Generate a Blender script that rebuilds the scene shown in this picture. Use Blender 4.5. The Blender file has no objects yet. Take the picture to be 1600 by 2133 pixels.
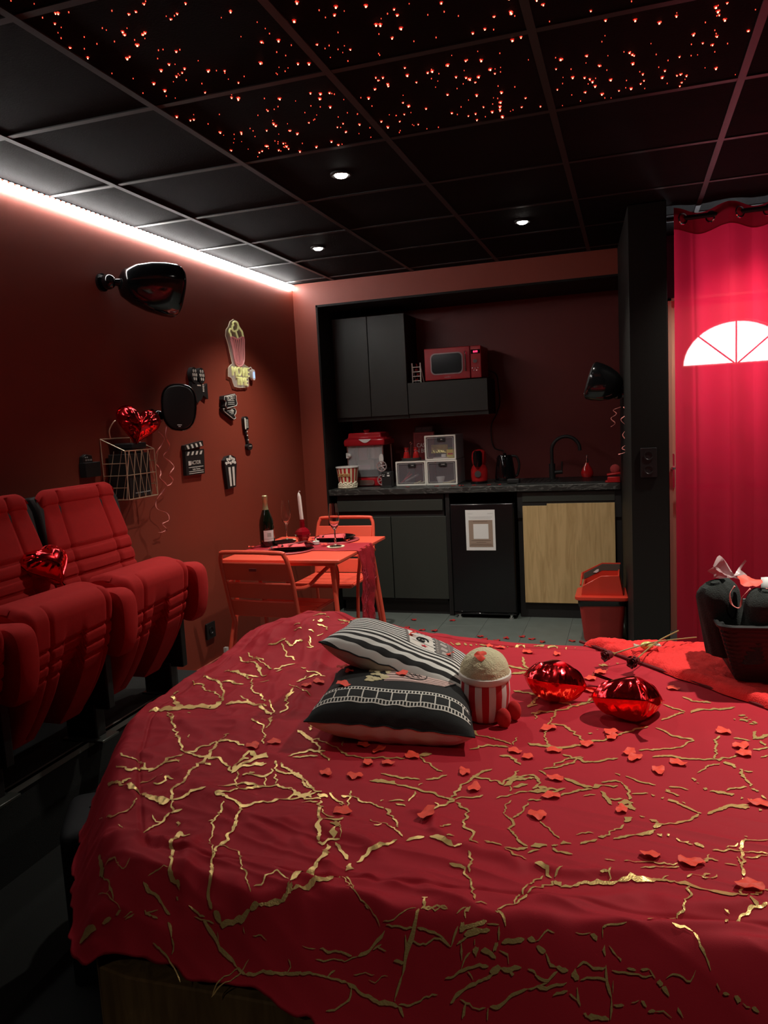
import bpy, math, random
import numpy as np
from mathutils import Vector, Matrix, Euler
random.seed(7)
SC = bpy.context.scene
COL = SC.collection
PI = math.pi
# ------------------------------------------------------------------ camera
def make_camera():
    f, p, r, w = 1602.5, .117186, .052996, -.313034
    cy, sy = math.cos(w), math.sin(w)
    fwd = Vector((sy*math.cos(p), cy*math.cos(p), -math.sin(p)))
    rt = Vector((cy, -sy, 0)); dn = fwd.cross(rt)
    a = rt*math.cos(r)+dn*math.sin(r); b = dn*math.cos(r)-rt*math.sin(r)
    cd = bpy.data.cameras.new('camera'); co = bpy.data.objects.new('camera', cd); COL.objects.link(co)
    m = Matrix((a, -b, -fwd)).transposed().to_4x4(); m.translation = (0, 0, 1.45)
    co.matrix_world = m
    cd.sensor_fit = 'HORIZONTAL'; cd.sensor_width = 36; cd.lens = 36*f/1600
    cd.clip_start = .02; cd.clip_end = 60
    SC.camera = co
make_camera()
# ------------------------------------------------------------------ world, exposure
wd = bpy.data.worlds.new('world'); SC.world = wd; wd.use_nodes = True
wd.node_tree.nodes['Background'].inputs[0].default_value = (.75, .85, 1, 1)
wd.node_tree.nodes['Background'].inputs[1].default_value = .6
vs = SC.view_settings
vs.view_transform = 'Standard'; vs.look = 'None'; vs.gamma = 1; vs.use_curve_mapping = False
vs.exposure = 0.0
LAMP_W = 41.0        # one ceiling spot or added fill
LED_E = 22.0         # LED strip
WIN_E = 33.0         # daylight through the fanlight
CEIL = 2.488
DOWNLIGHTS_AND_FILLS = [(-1.14, 3.18), (-1.74, 4.38), (-.54, 4.38), (.66, 4.14), (.66, 2.58), (.66, .78), (-.54, -1.02), (.62, 4.87)]  # the two nearest the camera are added fill for front-facing surfaces, out of view
def add_spot(x, y, k=1.0):
    ld = bpy.data.lights.new('spot_lamp', 'SPOT'); ld.energy = LAMP_W*k; ld.spot_size = math.radians(112); ld.spot_blend = 1
    ld.shadow_soft_size = .025; ld.color = (1, .93, .82)
    lo = bpy.data.objects.new('spot_lamp', ld); COL.objects.link(lo); lo.location = (x, y, CEIL-.012)
    return lo
# ------------------------------------------------------------------ materials
MATS = {}
def mat(name, col=(.5, .5, .5), rough=.5, metal=0, spec=.5, emit=None, es=0, trans=0, coat=0, sheen=0, alpha=1, bump=None, var=None, ior=1.45):
    if name in MATS: return MATS[name]
    m = bpy.data.materials.new(name); m.use_nodes = True
    nt = m.node_tree; b = nt.nodes['Principled BSDF']
    c = tuple(col)+(1,)
    b.inputs['Base Color'].default_value = c
    b.inputs['Roughness'].default_value = rough; b.inputs['Metallic'].default_value = metal
    b.inputs['Specular IOR Level'].default_value = spec; b.inputs['IOR'].default_value = ior
    b.inputs['Transmission Weight'].default_value = trans
    b.inputs['Coat Weight'].default_value = coat; b.inputs['Coat Roughness'].default_value = .08
    b.inputs['Sheen Weight'].default_value = sheen; b.inputs['Sheen Roughness'].default_value = .4
    b.inputs['Alpha'].default_value = alpha
    if sheen: b.inputs['Sheen Tint'].default_value = tuple(min(1, x*1.6+.05) for x in col)+(1,)
    if emit: b.inputs['Emission Color'].default_value = tuple(emit)+(1,); b.inputs['Emission Strength'].default_value = es
    tc = nt.nodes.new('ShaderNodeTexCoord')
    if var:      # (scale, amount) mottled base colour
        n = nt.nodes.new('ShaderNodeTexNoise'); n.inputs['Scale'].default_value = var[0]; n.inputs['Detail'].default_value = 5
        r = nt.nodes.new('ShaderNodeMapRange'); r.inputs['To Min'].default_value = 1-var[1]; r.inputs['To Max'].default_value = 1+var[1]
        x = nt.nodes.new('ShaderNodeMix'); x.data_type = 'RGBA'; x.blend_type = 'MULTIPLY'; x.inputs['Factor'].default_value = 1
        x.inputs['A'].default_value = c
        nt.links.new(tc.outputs['Object'], n.inputs['Vector']); nt.links.new(n.outputs['Fac'], r.inputs['Value'])
        nt.links.new(r.outputs['Result'], x.inputs['B']); nt.links.new(x.outputs['Result'], b.inputs['Base Color'])
    if bump:     # (scale, strength)
        n = nt.nodes.new('ShaderNodeTexNoise'); n.inputs['Scale'].default_value = bump[0]; n.inputs['Detail'].default_value = 3
        u = nt.nodes.new('ShaderNodeBump'); u.inputs['Strength'].default_value = bump[1]; u.inputs['Distance'].default_value = .003
        nt.links.new(tc.outputs['Object'], n.inputs['Vector']); nt.links.new(n.outputs['Fac'], u.inputs['Height'])
        nt.links.new(u.outputs['Normal'], b.inputs['Normal'])
    MATS[name] = m
    return m
def stripes_mat(name, c1, c2, axis, freq, rough=.6, duty=.5, phase=0., radial=0):
    "printed stripes: radial=n counts stripes round the z axis"
    m = mat(name, c1, rough); nt = m.node_tree; b = nt.nodes['Principled BSDF']
    tc = nt.nodes.new('ShaderNodeTexCoord'); sp = nt.nodes.new('ShaderNodeSeparateXYZ'); nt.links.new(tc.outputs['Object'], sp.inputs[0])
    def mth(op, a, v=None):
        n = nt.nodes.new('ShaderNodeMath'); n.operation = op
        for i, q in enumerate((a, v)):
            if q is None: continue
            if isinstance(q, (int, float)): n.inputs[i].default_value = q
            else: nt.links.new(q, n.inputs[i])
        return n.outputs[0]
    if radial:
        t = mth('ARCTAN2', sp.outputs['Y'], sp.outputs['X']); t = mth('MULTIPLY', t, radial/(2*PI))
    else: t = mth('MULTIPLY', sp.outputs[axis], freq)
    t = mth('ADD', t, 50+phase); t = mth('FRACT', t); t = mth('LESS_THAN', t, duty)
    x = nt.nodes.new('ShaderNodeMix'); x.data_type = 'RGBA'; nt.links.new(t, x.inputs['Factor'])
    x.inputs['A'].default_value = tuple(c1)+(1,); x.inputs['B'].default_value = tuple(c2)+(1,)
    nt.links.new(x.outputs['Result'], b.inputs['Base Color'])
    return m
BLK = mat('matte_black', (.012, .012, .012), .55)
BLKG = mat('gloss_black', (.004, .004, .005), .09, coat=.3)
CAB = mat('cabinet_black', (.031, .036, .030), .5, bump=(300, .05))
CEILT = mat('tile_black', (.0075, .0075, .008), .8, spec=.08, bump=(160, .35), var=(6, .35))
RAIL = mat('rail_black', (.022, .021, .022), .45)
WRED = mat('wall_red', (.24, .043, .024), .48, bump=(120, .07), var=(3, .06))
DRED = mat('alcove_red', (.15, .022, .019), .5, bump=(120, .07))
WBLK = mat('wall_black', (.0095, .0095, .0085), .6, spec=.25, bump=(160, .1))
NAVY = mat('wall_navy', (.03, .035, .06), .6)
SEATF = mat('seat_red_fabric', (.50, .013, .013), .9, sheen=.15, bump=(700, .35), var=(40, .12))
CHAIR = mat('red_lacquer', (.88, .11, .062), .36)
TILE = mat('slate_tile', (.11, .13, .118), .5, bump=(35, .12), var=(9, .22))
GROUT = mat('grout', (.16, .17, .17), .8)
CARP = mat('carpet_charcoal', (.011, .013, .0125), .95, bump=(500, .6))
COVER = mat('cover_red', (.38, .012, .024), .7, spec=.25, sheen=.0, bump=(900, .12), var=(5, .07))
GOLD = mat('gold_foil_print', (.78, .54, .20), .33, metal=.6, bump=(260, .25))
FOIL = mat('red_foil', (.92, .03, .04), .17, metal=1)
PETAL = mat('petal_orange', (.82, .065, .032), .6, var=(60, .2))
PETALR = mat('petal_dark', (.42, .02, .02), .6, var=(60, .2))
WHITE = mat('white_plastic', (.75, .75, .72), .4)
CREAM = mat('cream', (.8, .76, .58), .6)
CHROME = mat('chrome', (.8, .8, .8), .12, metal=1)
STEEL = mat('steel', (.55, .55, .55), .3, metal=1)
GLASS = mat('clear_glass', (1, 1, 1), .02, trans=1, ior=1.45)
RIBB = mat('rose_ribbon', (.85, .28, .25), .35, metal=.2)
BRASS = mat('brass_wire', (.85, .7, .48), .35, metal=.6)
PAPER = mat('paper_white', (.8, .8, .78), .7)
# ------------------------------------------------------------------ mesh building
class MB:
    def __init__(s): s.v = []; s.f = []; s.m = []; s.mi = 0
    def add(s, vs, fs):
        o = len(s.v); s.v += [tuple(map(float, q)) for q in vs]; s.f += [tuple(i+o for i in f) for f in fs]; s.m += [s.mi]*len(fs); return s
    def box(s, c, size, rz=0, rot=None):
        hx, hy, hz = [q/2 for q in size]
        R = rot.to_matrix() if rot is not None else Matrix.Rotation(rz, 3, 'Z')
        vs = [R @ Vector((x*hx, y*hy, z*hz))+Vector(c) for x in (-1, 1) for y in (-1, 1) for z in (-1, 1)]
        return s.add(vs, [(0, 1, 3, 2), (4, 6, 7, 5), (0, 4, 5, 1), (2, 3, 7, 6), (0, 2, 6, 4), (1, 5, 7, 3)])
    def bb(s, x0, x1, y0, y1, z0, z1): return s.box(((x0+x1)/2, (y0+y1)/2, (z0+z1)/2), (x1-x0, y1-y0, z1-z0))
    def ring(s, loops, closed=True, caps=True):
        n = len(loops[0]); vs = [p for l in loops for p in l]; fs = []
        for i in range(len(loops)-1):
            for j in range(n if closed else n-1):
                k = (j+1) % n; fs.append((i*n+j, i*n+k, (i+1)*n+k, (i+1)*n+j))
        if caps: fs.append(tuple(range(n-1, -1, -1))); fs.append(tuple((len(loops)-1)*n+j for j in range(n)))
        return s.add(vs, fs)
    def cyl(s, p0, p1, r0, r1=None, n=20):
        r1 = r0 if r1 is None else r1
        return s.tube([p0, p1], [r0, r1], n)
    def tube(s, pts, r, n=8, closed=False):
        P = [Vector(p) for p in pts]; N = len(P); rr = r if isinstance(r, (list, tuple)) else [r]*N
        loops = []; up = None
        for i in range(N):
            t = (P[(i+1) % N]-P[i-1]) if closed else (P[min(i+1, N-1)]-P[max(i-1, 0)])
            if t.length < 1e-9: t = Vector((0, 0, 1))
            t.normalize()
            if up is None: up = t.orthogonal().normalized()
            up = (up-t*up.dot(t)); up = up.normalized() if up.length > 1e-6 else t.orthogonal().normalized()
            b = t.cross(up)
            loops.append([P[i]+(up*math.cos(2*PI*k/n)+b*math.sin(2*PI*k/n))*rr[i] for k in range(n)])
        if closed: loops.append(loops[0])
        return s.ring(loops, caps=not closed)
    def lathe(s, prof, c=(0, 0, 0), n=28, axis='z', caps=True, sx=1, sy=1):
        loops = []
        for r, z in prof:
            l = []
            for k in range(n):
                a = 2*PI*k/n; x, y = r*math.cos(a)*sx, r*math.sin(a)*sy
                q = (x, y, z) if axis == 'z' else ((z, x, y) if axis == 'x' else (y, z, x))
                l.append((q[0]+c[0], q[1]+c[1], q[2]+c[2]))
            loops.append(l)
        return s.ring(loops, caps=caps)
    def ball(s, c, r, n=16, sx=1, sy=1, sz=1):
        return s.lathe([(max(r*math.sin(PI*k/(n//2)), 1e-5), -r*math.cos(PI*k/(n//2))*sz) for k in range(n//2+1)], c, n, sx=sx, sy=sy)
    def plate(s, poly, fr, w0, w1):
        "2d outline extruded from depth w0 to w1; fr(u,v,w) gives the point"
        n = len(poly); a = [fr(u, v, w0) for u, v in poly]; b = [fr(u, v, w1) for u, v in poly]
        return s.add(a+b, [tuple(range(n-1, -1, -1)), tuple(range(n, 2*n))]+[(j, (j+1) % n, (j+1) % n+n, j+n) for j in range(n)])
    def grid(s, F, nu, nv, cu=False):
        vs = [F(i/(nu if cu else nu-1), j/(nv-1)) for j in range(nv) for i in range(nu)]; fs = []
        for j in range(nv-1):
            for i in range(nu if cu else nu-1):
                k = (i+1) % nu; fs.append((j*nu+i, j*nu+k, (j+1)*nu+k, (j+1)*nu+i))
        return s.add(vs, fs)
ORG = {}
def mesh_obj(name, mb, mats, parent=None, bevel=0, smooth=True, local=False, subd=0):
    me = bpy.data.meshes.new(name)
    off = Vector((0, 0, 0)) if (local or parent is None) else ORG.get(parent.name, Vector((0, 0, 0)))
    me.from_pydata([(v[0]-off.x, v[1]-off.y, v[2]-off.z) for v in mb.v], [], mb.f)
    for m in (mats if isinstance(mats, (list, tuple)) else [mats]): me.materials.append(m)
    if any(mb.m): me.polygons.foreach_set('material_index', mb.m)
    me.validate()
    if smooth: me.shade_smooth(); me.set_sharp_from_angle(angle=math.radians(38))
    o = bpy.data.objects.new(name, me); COL.objects.link(o)
    if parent is not None:
        o.parent = parent
        ORG[o.name] = off if not local else Vector((0, 0, 0))
    if bevel:
        b = o.modifiers.new('bevel', 'BEVEL'); b.width = bevel; b.segments = 2; b.limit_method = 'ANGLE'; b.angle_limit = math.radians(40)
    if subd:
        b = o.modifiers.new('subd', 'SUBSURF'); b.levels = subd; b.render_levels = subd
    return o
part = mesh_obj
def struct(name, mb, m, parent=None, bevel=0, label=None, **k):
    o = mesh_obj(name, mb, m, parent, bevel, **k)
    if parent is None:
        o['kind'] = 'structure'
        if label: o['label'] = label
    return o
def tag(o, label, cat, group=None, kind=None):
    o['label'] = label; o['category'] = cat
    if group: o['group'] = group
    if kind: o['kind'] = kind
    return o
def thing(name, label, cat, loc=(0, 0, 0), rot=(0, 0, 0), group=None):
    o = bpy.data.objects.new(name, None); o.empty_display_size = .05; COL.objects.link(o)
    o.location = loc; o.rotation_euler = rot; ORG[o.name] = Vector(loc)
    return tag(o, label, cat, group)
def clone(root, loc=None, rot=None, label=None, group=None, scale=None):
    r = root.copy(); COL.objects.link(r)
    if loc is not None: r.location = loc
    if rot is not None: r.rotation_euler = rot
    if scale is not None: r.scale = scale
    if label: r['label'] = label
    if group: r['group'] = group
    for ch in list(root.children):
        c = ch.copy(); COL.objects.link(c); c.parent = r
        for g in ch.children:
            d = g.copy(); COL.objects.link(d); d.parent = c
    return r
def text(name, s, size, m, parent, loc, facing='front', extrude=.0012, align='CENTER', sx=1, tilt=0, world=True):
    cu = bpy.data.curves.new('t', 'FONT'); cu.body = s; cu.size = size; cu.extrude = extrude; cu.align_x = align; cu.align_y = 'CENTER'; cu.resolution_u = 3
    tmp = bpy.data.objects.new('t', cu); me = bpy.data.meshes.new_from_object(tmp)
    bpy.data.objects.remove(tmp); me.name = name; me.materials.clear(); me.materials.append(m)
    R = {'front': Matrix(((1, 0, 0), (0, 0, -1), (0, 1, 0))), 'left': Matrix(((0, 0, 1), (1, 0, 0), (0, 1, 0))), 'up': Matrix.Identity(3)}[facing]
    off = ORG.get(parent.name, Vector((0, 0, 0))) if world else Vector((0, 0, 0))
    M = Matrix.Translation(Vector(loc)-off) @ R.to_4x4() @ Matrix.Rotation(tilt, 4, 'Z') @ Matrix.Diagonal((sx, 1, 1, 1))
    me.transform(M)
    o = bpy.data.objects.new(name, me); COL.objects.link(o); o.parent = parent; ORG[o.name] = off
    return o
frL = lambda x0: (lambda u, v, w: (x0+w, u, v))          # on the left wall: u=y, v=z, depth into the room
frF = lambda y0: (lambda u, v, w: (u, y0-w, v))          # on a wall facing the camera
def rrect(x0, x1, z0, z1, r, n=5):
    P = []
    for cx, cz, a0 in ((x1-r, z1-r, 0), (x0+r, z1-r, 90), (x0+r, z0+r, 180), (x1-r, z0+r, 270)):
        for k in range(n+1):
            a = math.radians(a0+90*k/n); P.append((cx+r*math.cos(a), cz+r*math.sin(a)))
    return P
def smooth_path(P, k=6, closed=False):
    out = []; N = len(P)
    for i in range(N if closed else N-1):
        p0 = Vector(P[(i-1) % N] if closed or i > 0 else P[i]); p1 = Vector(P[i]); p2 = Vector(P[(i+1) % N])
        p3 = Vector(P[(i+2) % N] if closed or i+2 < N else P[i+1])
        for j in range(k):
            t = j/k
            out.append(.5*((2*p1)+(p2-p0)*t+(2*p0-5*p1+4*p2-p3)*t*t+(3*p1-p0-3*p2+p3)*t**3))
    if not closed: out.append(Vector(P[-1]))
    return out

# ================================================================== the room
# floor: dark sub-floor with slate tiles laid in running bond
b = MB(); b.bb(-2.45, 2.0, -1.7, 6.1, -.1, -.003)
floor = struct('floor', b, GROUT)
tb = MB(); tb.bb(-.1468, .1468, -.2968, .2968, -.008, 0)
tile0 = None
offs = [0.217, .0, .217, .03, .217, -.07, .2]
for i in range(15):
    cx = -2.48+.2955*i+.1477+.01
    y = 3.817-4.8+offs[(i+3) % 7]-(.0 if i % 2 else .3)
    while y < 6.0:
        if y > -1.5 and cx < 1.9 and y > 3.2:
            if tile0 is None:
                tile0 = mesh_obj('floor_tile', tb, TILE, floor, bevel=.0015); o = tile0
            else: o = tile0.copy(); COL.objects.link(o); o.parent = floor
            o.location = (cx, y, random.uniform(-.0006, .0006)); o.rotation_euler = (0, 0, PI if random.random() < .5 else 0)
        y += .5935
b = MB(); b.bb(-1.97, 1.9, -1.7, 3.15, -.003, .004); part('carpet', b, CARP, floor)
# walls
b = MB(); b.bb(-2.5, -2.37, -1.7, 6.1, 0, CEIL); struct('wall_left', b, WRED)
b = MB(); b.bb(-2.5, 2.0, -1.8, -1.7, 0, CEIL); struct('wall_front', b, WBLK)
b = MB(); b.bb(1.9, 2.0, -1.7, 5.3, 0, CEIL); struct('wall_right', b, WRED)
# partition with the kitchen opening: pier, header and right end
b = MB(); b.bb(-2.37, -2.195, 5.4, 6.02, 0, CEIL); b.bb(-2.195, -.06, 5.4, 5.52, 2.325, CEIL); struct('wall_partition', b, WRED)
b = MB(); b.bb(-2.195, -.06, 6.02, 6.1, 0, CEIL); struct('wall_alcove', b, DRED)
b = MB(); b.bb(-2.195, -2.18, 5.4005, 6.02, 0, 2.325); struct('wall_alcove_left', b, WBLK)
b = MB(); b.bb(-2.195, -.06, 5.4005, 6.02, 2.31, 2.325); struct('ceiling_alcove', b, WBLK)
b = MB(); b.plate([(.005, 4.33), (.193, 4.33), (.193, 6.1), (-.06, 6.1), (-.06, 5.4)], lambda u, v, w: (u, v, w), 0, CEIL)
struct('wall_pillar', b, WBLK, bevel=.002)
# entrance wall with door opening
b = MB()
DX0, DX1, DZ = .235, 1.06, 2.11
b.bb(.193, DX0, 5.2, 5.3, 0, CEIL); b.bb(DX1, 1.95, 5.2, 5.3, 0, CEIL); b.bb(DX0, DX1, 5.2, 5.3, DZ, CEIL)
struct('wall_entrance', b, NAVY)
TAN = mat('door_tan', (.62, .42, .3), .5)
dr = bpy.data.objects.new('door_1', None); COL.objects.link(dr); dr.location = (DX0, 5.2, 0); dr['kind'] = 'structure'; ORG['door_1'] = Vector((DX0, 5.2, 0))
FX, FZ, FR = .63, 1.685, .315
# leaf with a half-round opening
arc = [(FX+FR*math.cos(PI*k/24), FZ+FR*math.sin(PI*k/24)*.86) for k in range(25)]
b = MB(); L = frF(5.27)
b.plate([(DX0, 0), (DX1, 0), (DX1, FZ)]+[(arc[0][0], FZ)]+[(arc[24][0], FZ)]+[(DX0, FZ)], L, 0, .045)
for k in range(24):
    a, c = arc[k], arc[k+1]
    b.plate([a, (a[0], DZ-.01), (c[0], DZ-.01), c], L, 0, .045)
b.plate([(arc[0][0], FZ), (DX1, FZ), (DX1, DZ-.01), (arc[0][0], DZ-.01)], L, 0, .045)
b.plate([(DX0, FZ), (arc[24][0], FZ), (arc[24][0], DZ-.01), (DX0, DZ-.01)], L, 0, .045)
part('door_leaf', b, TAN, dr)
b = MB()
for x0, x1, z0, z1 in ((.33, .6, .2, .75), (.68, .95, .2, .75), (.33, .6, .95, 1.5), (.68, .95, .95, 1.5)):
    b.plate(rrect(x0, x1, z0, z1, .01, 2), frF(5.225), 0, .008)
part('door_panel', b, TAN, dr, bevel=.003)
b = MB(); b.bb(DX0, DX0+.02, 5.19, 5.24, 0, DZ); b.bb(DX1-.02, DX1, 5.19, 5.24, 0, DZ); b.bb(DX0, DX1, 5.19, 5.24, DZ-.015, DZ)
part('door_frame', b, TAN, dr)
b = MB(); b.plate(rrect(.238, .268, .93, 1.15, .01), frF(5.225), 0, .01); b.cyl((.253, 5.215, 1.06), (.253, 5.17, 1.06), .009); b.tube([(.253, 5.172, 1.06), (.3, 5.168, 1.06), (.36, 5.168, 1.058)], .009)
part('door_handle', b, CHROME, dr)
wn = bpy.data.objects.new('window_1', None); COL.objects.link(wn); wn.location = (FX, 5.25, FZ); wn['kind'] = 'structure'; ORG['window_1'] = Vector((FX, 5.25, FZ))
SKYM = mat('frosted_daylit_pane', (.8, .85, .9), .4, emit=(.86, .93, 1), es=WIN_E)
for k in range(4):      # four frosted panes lit from outside
    b = MB(); ks = range(k*6, k*6+7)
    b.plate([(FX, FZ)]+[arc[q] for q in ks], frF(5.262), 0, .004); part('pane', b, SKYM, wn)
b = MB()
for k in (6, 12, 18): b.cyl((FX, 5.25, FZ), (arc[k][0], 5.25, arc[k][1]), .005, n=6)
b.cyl((arc[0][0], 5.25, FZ), (arc[24][0], 5.25, FZ), .011, n=6); b.tube([(x, 5.25, z) for x, z in arc], .012, 6)
part('glazing_bar', b, TAN, wn)
# baseboard
BASEB = mat('baseboard_redbrown', (.42, .1, .07), .5)
b = MB(); b.bb(-2.37, -2.357, 3.15, 5.4, 0, .1); struct('baseboard_left', b, BASEB, bevel=.002)
# raised platform for the seats, with an edge trim
b = MB(); b.bb(-2.37, -1.975, -1.7, 3.15, 0, .3); pf = struct('platform', b, CARP, label='raised carpeted platform along the left wall under the cinema seats')
b = MB(); b.bb(-1.987, -1.968, -1.7, 3.152, .283, .3035); b.bb(-1.998, -1.968, -1.7, 3.152, .3, .3035)
struct('trim_1', b, mat('nosing_metal', (.16, .165, .15), .5, metal=.4))
# ceiling: grid of rails with lay-in panels, three columns of them pricked with fibre stars
X0, Y0, G = -2.04, 2.281, .6
b = MB(); b.bb(-2.5, 2.0, -1.8, 6.1, CEIL+.03, CEIL+.1); cl = struct('ceiling', b, WBLK)
xs = [-2.37]+[X0+G*i for i in range(7)]+[1.9]; ys = [-1.7]+[Y0+G*j for j in range(-6, 6)]+[5.4]
STAR = mat('fibre_star', (1, .1, .05), .4, emit=(1, .06, .03), es=3.2)
STARW = mat('fibre_star_core', (1, .5, .3), .4, emit=(1, .22, .13), es=7)
HALO = mat('fibre_star_glow', (.25, .0, .0), .4, emit=(1, .02, .012), es=.55)  # scattered glow round a star, made as a dim glowing disc
rng = random.Random(3)
for i in range(len(xs)-1):
    for j in range(len(ys)-1):
        x0, x1, y0, y1 = xs[i]+.001, xs[i+1]-.001, ys[j]+.001, ys[j+1]-.001
        if y1-y0 < .05 or x1-x0 < .05: continue
        if y0 > 4.35 and x0 > 0: 
            if x1 > 1.95: continue
        b = MB(); b.bb(x0, x1, y0, y1, CEIL+.004, CEIL+.018)
        t = part('ceiling_panel', b, CEILT, cl)
        if -1.5 < x0 < .3 and y1 < 2.9:
            b = MB()
            for q in range(92):
                while True:
                    x, y = rng.uniform(x0+.02, x1-.02), rng.uniform(y0+.02, y1-.02)
                    if rng.random() < .35+.65*(math.sin(x*9+y*4)*math.sin(y*11-x*5) > -.35): break
                s = rng.choice((.35, .45, .5, .6, .75, .95)); z = CEIL+.004
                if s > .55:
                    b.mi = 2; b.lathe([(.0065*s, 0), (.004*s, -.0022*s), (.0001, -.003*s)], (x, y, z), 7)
                    for w in range(rng.choice((1, 2, 2))):
                        a = rng.uniform(0, 6.28); rr = rng.uniform(.003, .0055)*s; b.mi = 0
                        b.lathe([(.0017*s, 0), (.0017*s, -.004*s), (.0002, -.0048*s)], (x+rr*math.cos(a), y+rr*math.sin(a), z), 5)
                b.mi = 1 if s > .55 else 0; b.lathe([(.0024*s, 0), (.0024*s, -.006*s), (.0002, -.007*s)], (x, y, z), 5)
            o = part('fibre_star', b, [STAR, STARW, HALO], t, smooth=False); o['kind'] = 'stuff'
for x in xs[1:-1]:
    b = MB(); y1 = 5.4 if x < 0 else (4.33 if x < .19 else 5.2)
    b.bb(x-.012, x+.012, -1.7, y1, CEIL-.001, CEIL+.006); b.bb(x-.001, x+.001, -1.7, y1, CEIL+.006, CEIL+.03); part('ceiling_rail', b, RAIL, cl)
for y in ys[1:-1]:
    b = MB(); x1 = 1.9
    if y > 4.33: x1 = .0
    b.bb(-2.37, x1, y-.012, y+.012, CEIL, CEIL+.0055); part('ceiling_rail', b, RAIL, cl)
    if y > 4.33 and y < 5.2:
        b = MB(); b.bb(.193, 1.9, y-.012, y+.012, CEIL, CEIL+.0055); part('ceiling_rail', b, RAIL, cl)
# downlights, and the added front fills that have no fitting
LENS = mat('lamp_lens', (1, 1, 1), .3, emit=(1, .95, .86), es=25)
names = {0: 'recessed ceiling spotlight nearest the star panels, largest of the three visible', 1: 'recessed ceiling spotlight near the left back corner of the ceiling',
         2: 'recessed ceiling spotlight above the kitchen sink side'}
for k, (x, y) in enumerate(DOWNLIGHTS_AND_FILLS):
    if k < 3:
        t = thing('downlight', names[k], 'ceiling light', (x, y, CEIL), group='recessed ceiling spotlights')
        b = MB(); b.lathe([(.045, .004), (.045, -.004), (.038, -.006), (.032, -.003), (.032, .003)], (x, y, CEIL), 24); part('bezel', b, BLK, t)
        b = MB(); b.ball((x, y, CEIL-.003), .028, 16, sz=.45); part('lens', b, LENS, t)
    lo = add_spot(x, y, [1.75, 2.3, 1.75, 1.7, 4.3, 1.0, 1.2, .9][k]); lo.location.z = CEIL-.03
# LED strip with its single diodes along the left wall
LEDM = mat('led_light', (1, 1, 1), .4, emit=(1, .97, .93), es=LED_E)
LEDH = mat('led_diode', (1, 1, 1), .4, emit=(1, .98, .95), es=LED_E*1.6)
t = thing('led_strip', 'glowing white LED light strip along the top of the left wall', 'light strip', (-2.36, 2, CEIL-.03))
b = MB(); b.bb(-2.369, -2.352, 1.2, 5.395, CEIL-.040, CEIL-.016); part('strip', b, LEDM, t)
b = MB(); y = 1.21
while y < 5.38: b.bb(-2.354, -2.346, y, y+.014, CEIL-.046, CEIL-.010); y += .033
o = part('diode', b, LEDH, t); o['kind'] = 'stuff'

# ================================================================== bed
# ---- bed cover as a height field (plan outline, roll-over edge, pillows beneath, folds) ----
def _h2(i, j, s):
    n = (i*374761393 + j*668265263 + s*974711) & 0x7fffffff
    n = ((n ^ (n >> 13))*1274126177) & 0x7fffffff
    return ((n ^ (n >> 16)) & 0xffff)/65535.0
def vnoise(x, y, s=0):
    x = np.asarray(x, float); y = np.asarray(y, float)
    i = np.floor(x).astype(np.int64); j = np.floor(y).astype(np.int64)
    u = x-i; v = y-j; u = u*u*(3-2*u); v = v*v*(3-2*v)
    return ((_h2(i, j, s)*(1-u)+_h2(i+1, j, s)*u)*(1-v)+(_h2(i, j+1, s)*(1-u)+_h2(i+1, j+1, s)*u)*v)*2-1
BED = np.array([(-.93,1.17),(-.985,1.18),(-1.065,1.265),(-1.165,1.40),(-1.295,1.58),(-1.415,1.80),(-1.465,1.92),(-1.475,2.12),(-1.475,2.45),
    (-1.475,2.72),(-1.44,2.80),(-1.36,2.835),(-1.1,2.835),(-.6,2.835),(0,2.835),(.6,2.835),(1.1,2.82),(1.2,2.72),(1.2,2.0),(1.2,1.4),(1.15,1.26),(1.0,1.22),(.6,1.215),(.1,1.195),(-.4,1.18),(-.7,1.175)])
def bed_d(x, y):
    "signed distance to the outline, negative inside"
    x = np.asarray(x, float); y = np.asarray(y, float)
    d = np.full(x.shape, 9.0); ins = np.zeros(x.shape, bool)
    n = len(BED)
    for k in range(n):
        ax, ay = BED[k]; bx, by = BED[(k+1) % n]
        ex, ey = bx-ax, by-ay
        t = np.clip(((x-ax)*ex+(y-ay)*ey)/(ex*ex+ey*ey), 0, 1)
        d = np.minimum(d, np.hypot(x-ax-t*ex, y-ay-t*ey))
        c = ((ay > y) != (by > y)) & (x < (bx-ax)*(y-ay)/((by-ay) if by != ay else 1e-9)+ax)
        ins ^= c
    return np.where(ins, -d, d)
def _ss(t): t = np.clip(t, 0, 1); return t*t*(3-2*t)
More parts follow.
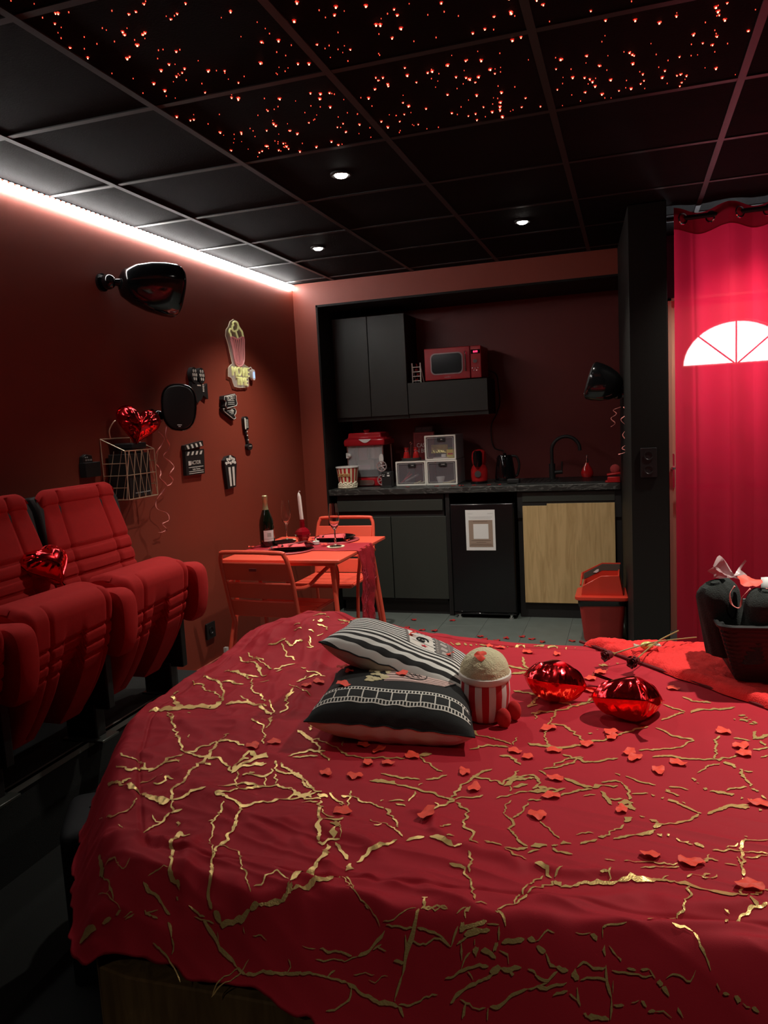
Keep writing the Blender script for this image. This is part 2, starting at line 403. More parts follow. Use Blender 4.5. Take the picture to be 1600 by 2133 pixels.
def bed_h(x, y, fine=True):
    x = np.asarray(x, float); y = np.asarray(y, float)
    d = bed_d(x, y)
    z = 0.6+0*x
    z = z+.105*np.exp(-((x+1.17)/.27)**2-((y-2.70)/.26)**2)
    z = z+.02*np.exp(-((x+.75)/.25)**2-((y-2.66)/.2)**2)
    D = .18+.10*_ss((x+.75)/.5)
    z = z-D*_ss((d+.035)/.135)**1.15
    z = z-.006*np.exp(-((d+.075)/.005)**2)+.003*_ss((d+.075)/.004)*_ss(-d/.03)*_ss((-.2-x)/.3)*_ss((y-1.25)/.2)   # seam of the plain border
    if fine:
        for (x0, y0, x1, y1, a, w) in FOLDS:
            ex, ey = x1-x0, y1-y0; L2 = ex*ex+ey*ey; L = L2**.5
            t = ((x-x0)*ex+(y-y0)*ey)/L2; s = ((x-x0)*-ey+(y-y0)*ex)/L
            s = s+.02*vnoise(t*3, t*0+x0*9, 5)
            z = z+a*np.exp(-(s/w)**2)*_ss(t*4+.3)*_ss((1-t)*4+.3)
        # left part: crumpled cotton; front: long folds along the edge; right: almost smooth
        m = _ss((-.25-x)/.9)
        xr = x*.8+y*.6; yr = -x*.6+y*.8
        r = lambda a: (1-np.abs(a))**2
        z = z+m*(.013*r(vnoise(x*5+3, y*4, 1))+.008*r(vnoise(xr*11, yr*6, 2))+.006*r(vnoise(x*19, y*23, 3)))
        f = _ss((1.75-y)/.5)
        z = z+f*(.014*r(vnoise(x*1.3, y*13+x*2.5, 4))+.006*r(vnoise(x*3, y*30+x*7, 6)))
        z = z+.0022*vnoise(x*9, y*9, 7)+.0006*vnoise(x*31, y*29, 8)
        h = np.exp(-((x+1.15)/.4)**2-((y-2.5)/.35)**2)
        z = z+h*.007*np.sin((x*1.0-y*.35)*42+2*vnoise(x*3, y*3, 9))
        s = _ss((d-.0)/.05)
        z = z+s*.012*vnoise(x*9+y*5, y*2, 11)
    return z

FOLDS = [[-1.017,1.527,-0.834,1.427,0.0088,0.02],[-0.834,1.427,-0.658,1.394,0.0073,0.013],[-0.658,1.394,-0.47,1.336,0.0112,0.018],[-0.464,1.527,-0.333,1.41,0.0103,0.014],[-0.333,1.41,-0.193,1.349,0.01,0.017],[-0.193,1.349,0.019,1.352,0.0099,0.013],[-0.608,1.186,-0.447,1.262,0.0092,0.015],[-0.447,1.262,-0.264,1.244,0.0106,0.02],[-1.16,1.444,-1.044,1.572,0.0087,0.016],[-1.044,1.572,-0.926,1.649,0.0062,0.014],[-0.866,1.442,-0.679,1.342,0.0072,0.012],[-0.679,1.342,-0.541,1.258,0.0093,0.015],[-1.324,1.895,-1.059,1.74,0.0059,0.019],[-1.059,1.74,-0.84,1.694,0.0066,0.016],[-1.203,2.679,-1.096,2.332,0.0052,0.012],[-1.096,2.332,-1.108,2.131,0.0056,0.013],[-1.047,2.528,-0.984,2.152,0.0066,0.02],[-0.984,2.152,-0.962,1.959,0.0074,0.013],[-1.112,1.286,-0.947,1.283,0.0085,0.018],[-0.947,1.283,-0.814,1.249,0.0077,0.019],[-0.514,1.185,-0.338,1.188,0.0108,0.018],[-0.338,1.188,-0.097,1.208,0.0088,0.02],[-0.097,1.208,0.201,1.276,0.0118,0.013],[-0.887,1.134,-0.717,1.166,0.0108,0.018],[-0.717,1.166,-0.555,1.169,0.0093,0.016],[-0.179,1.237,0.018,1.31,0.0095,0.019],[0.018,1.31,0.208,1.321,0.0095,0.019],[-0.998,1.272,-0.896,1.151,0.0058,0.019],[-0.867,1.32,-0.787,1.142,0.0115,0.016]]
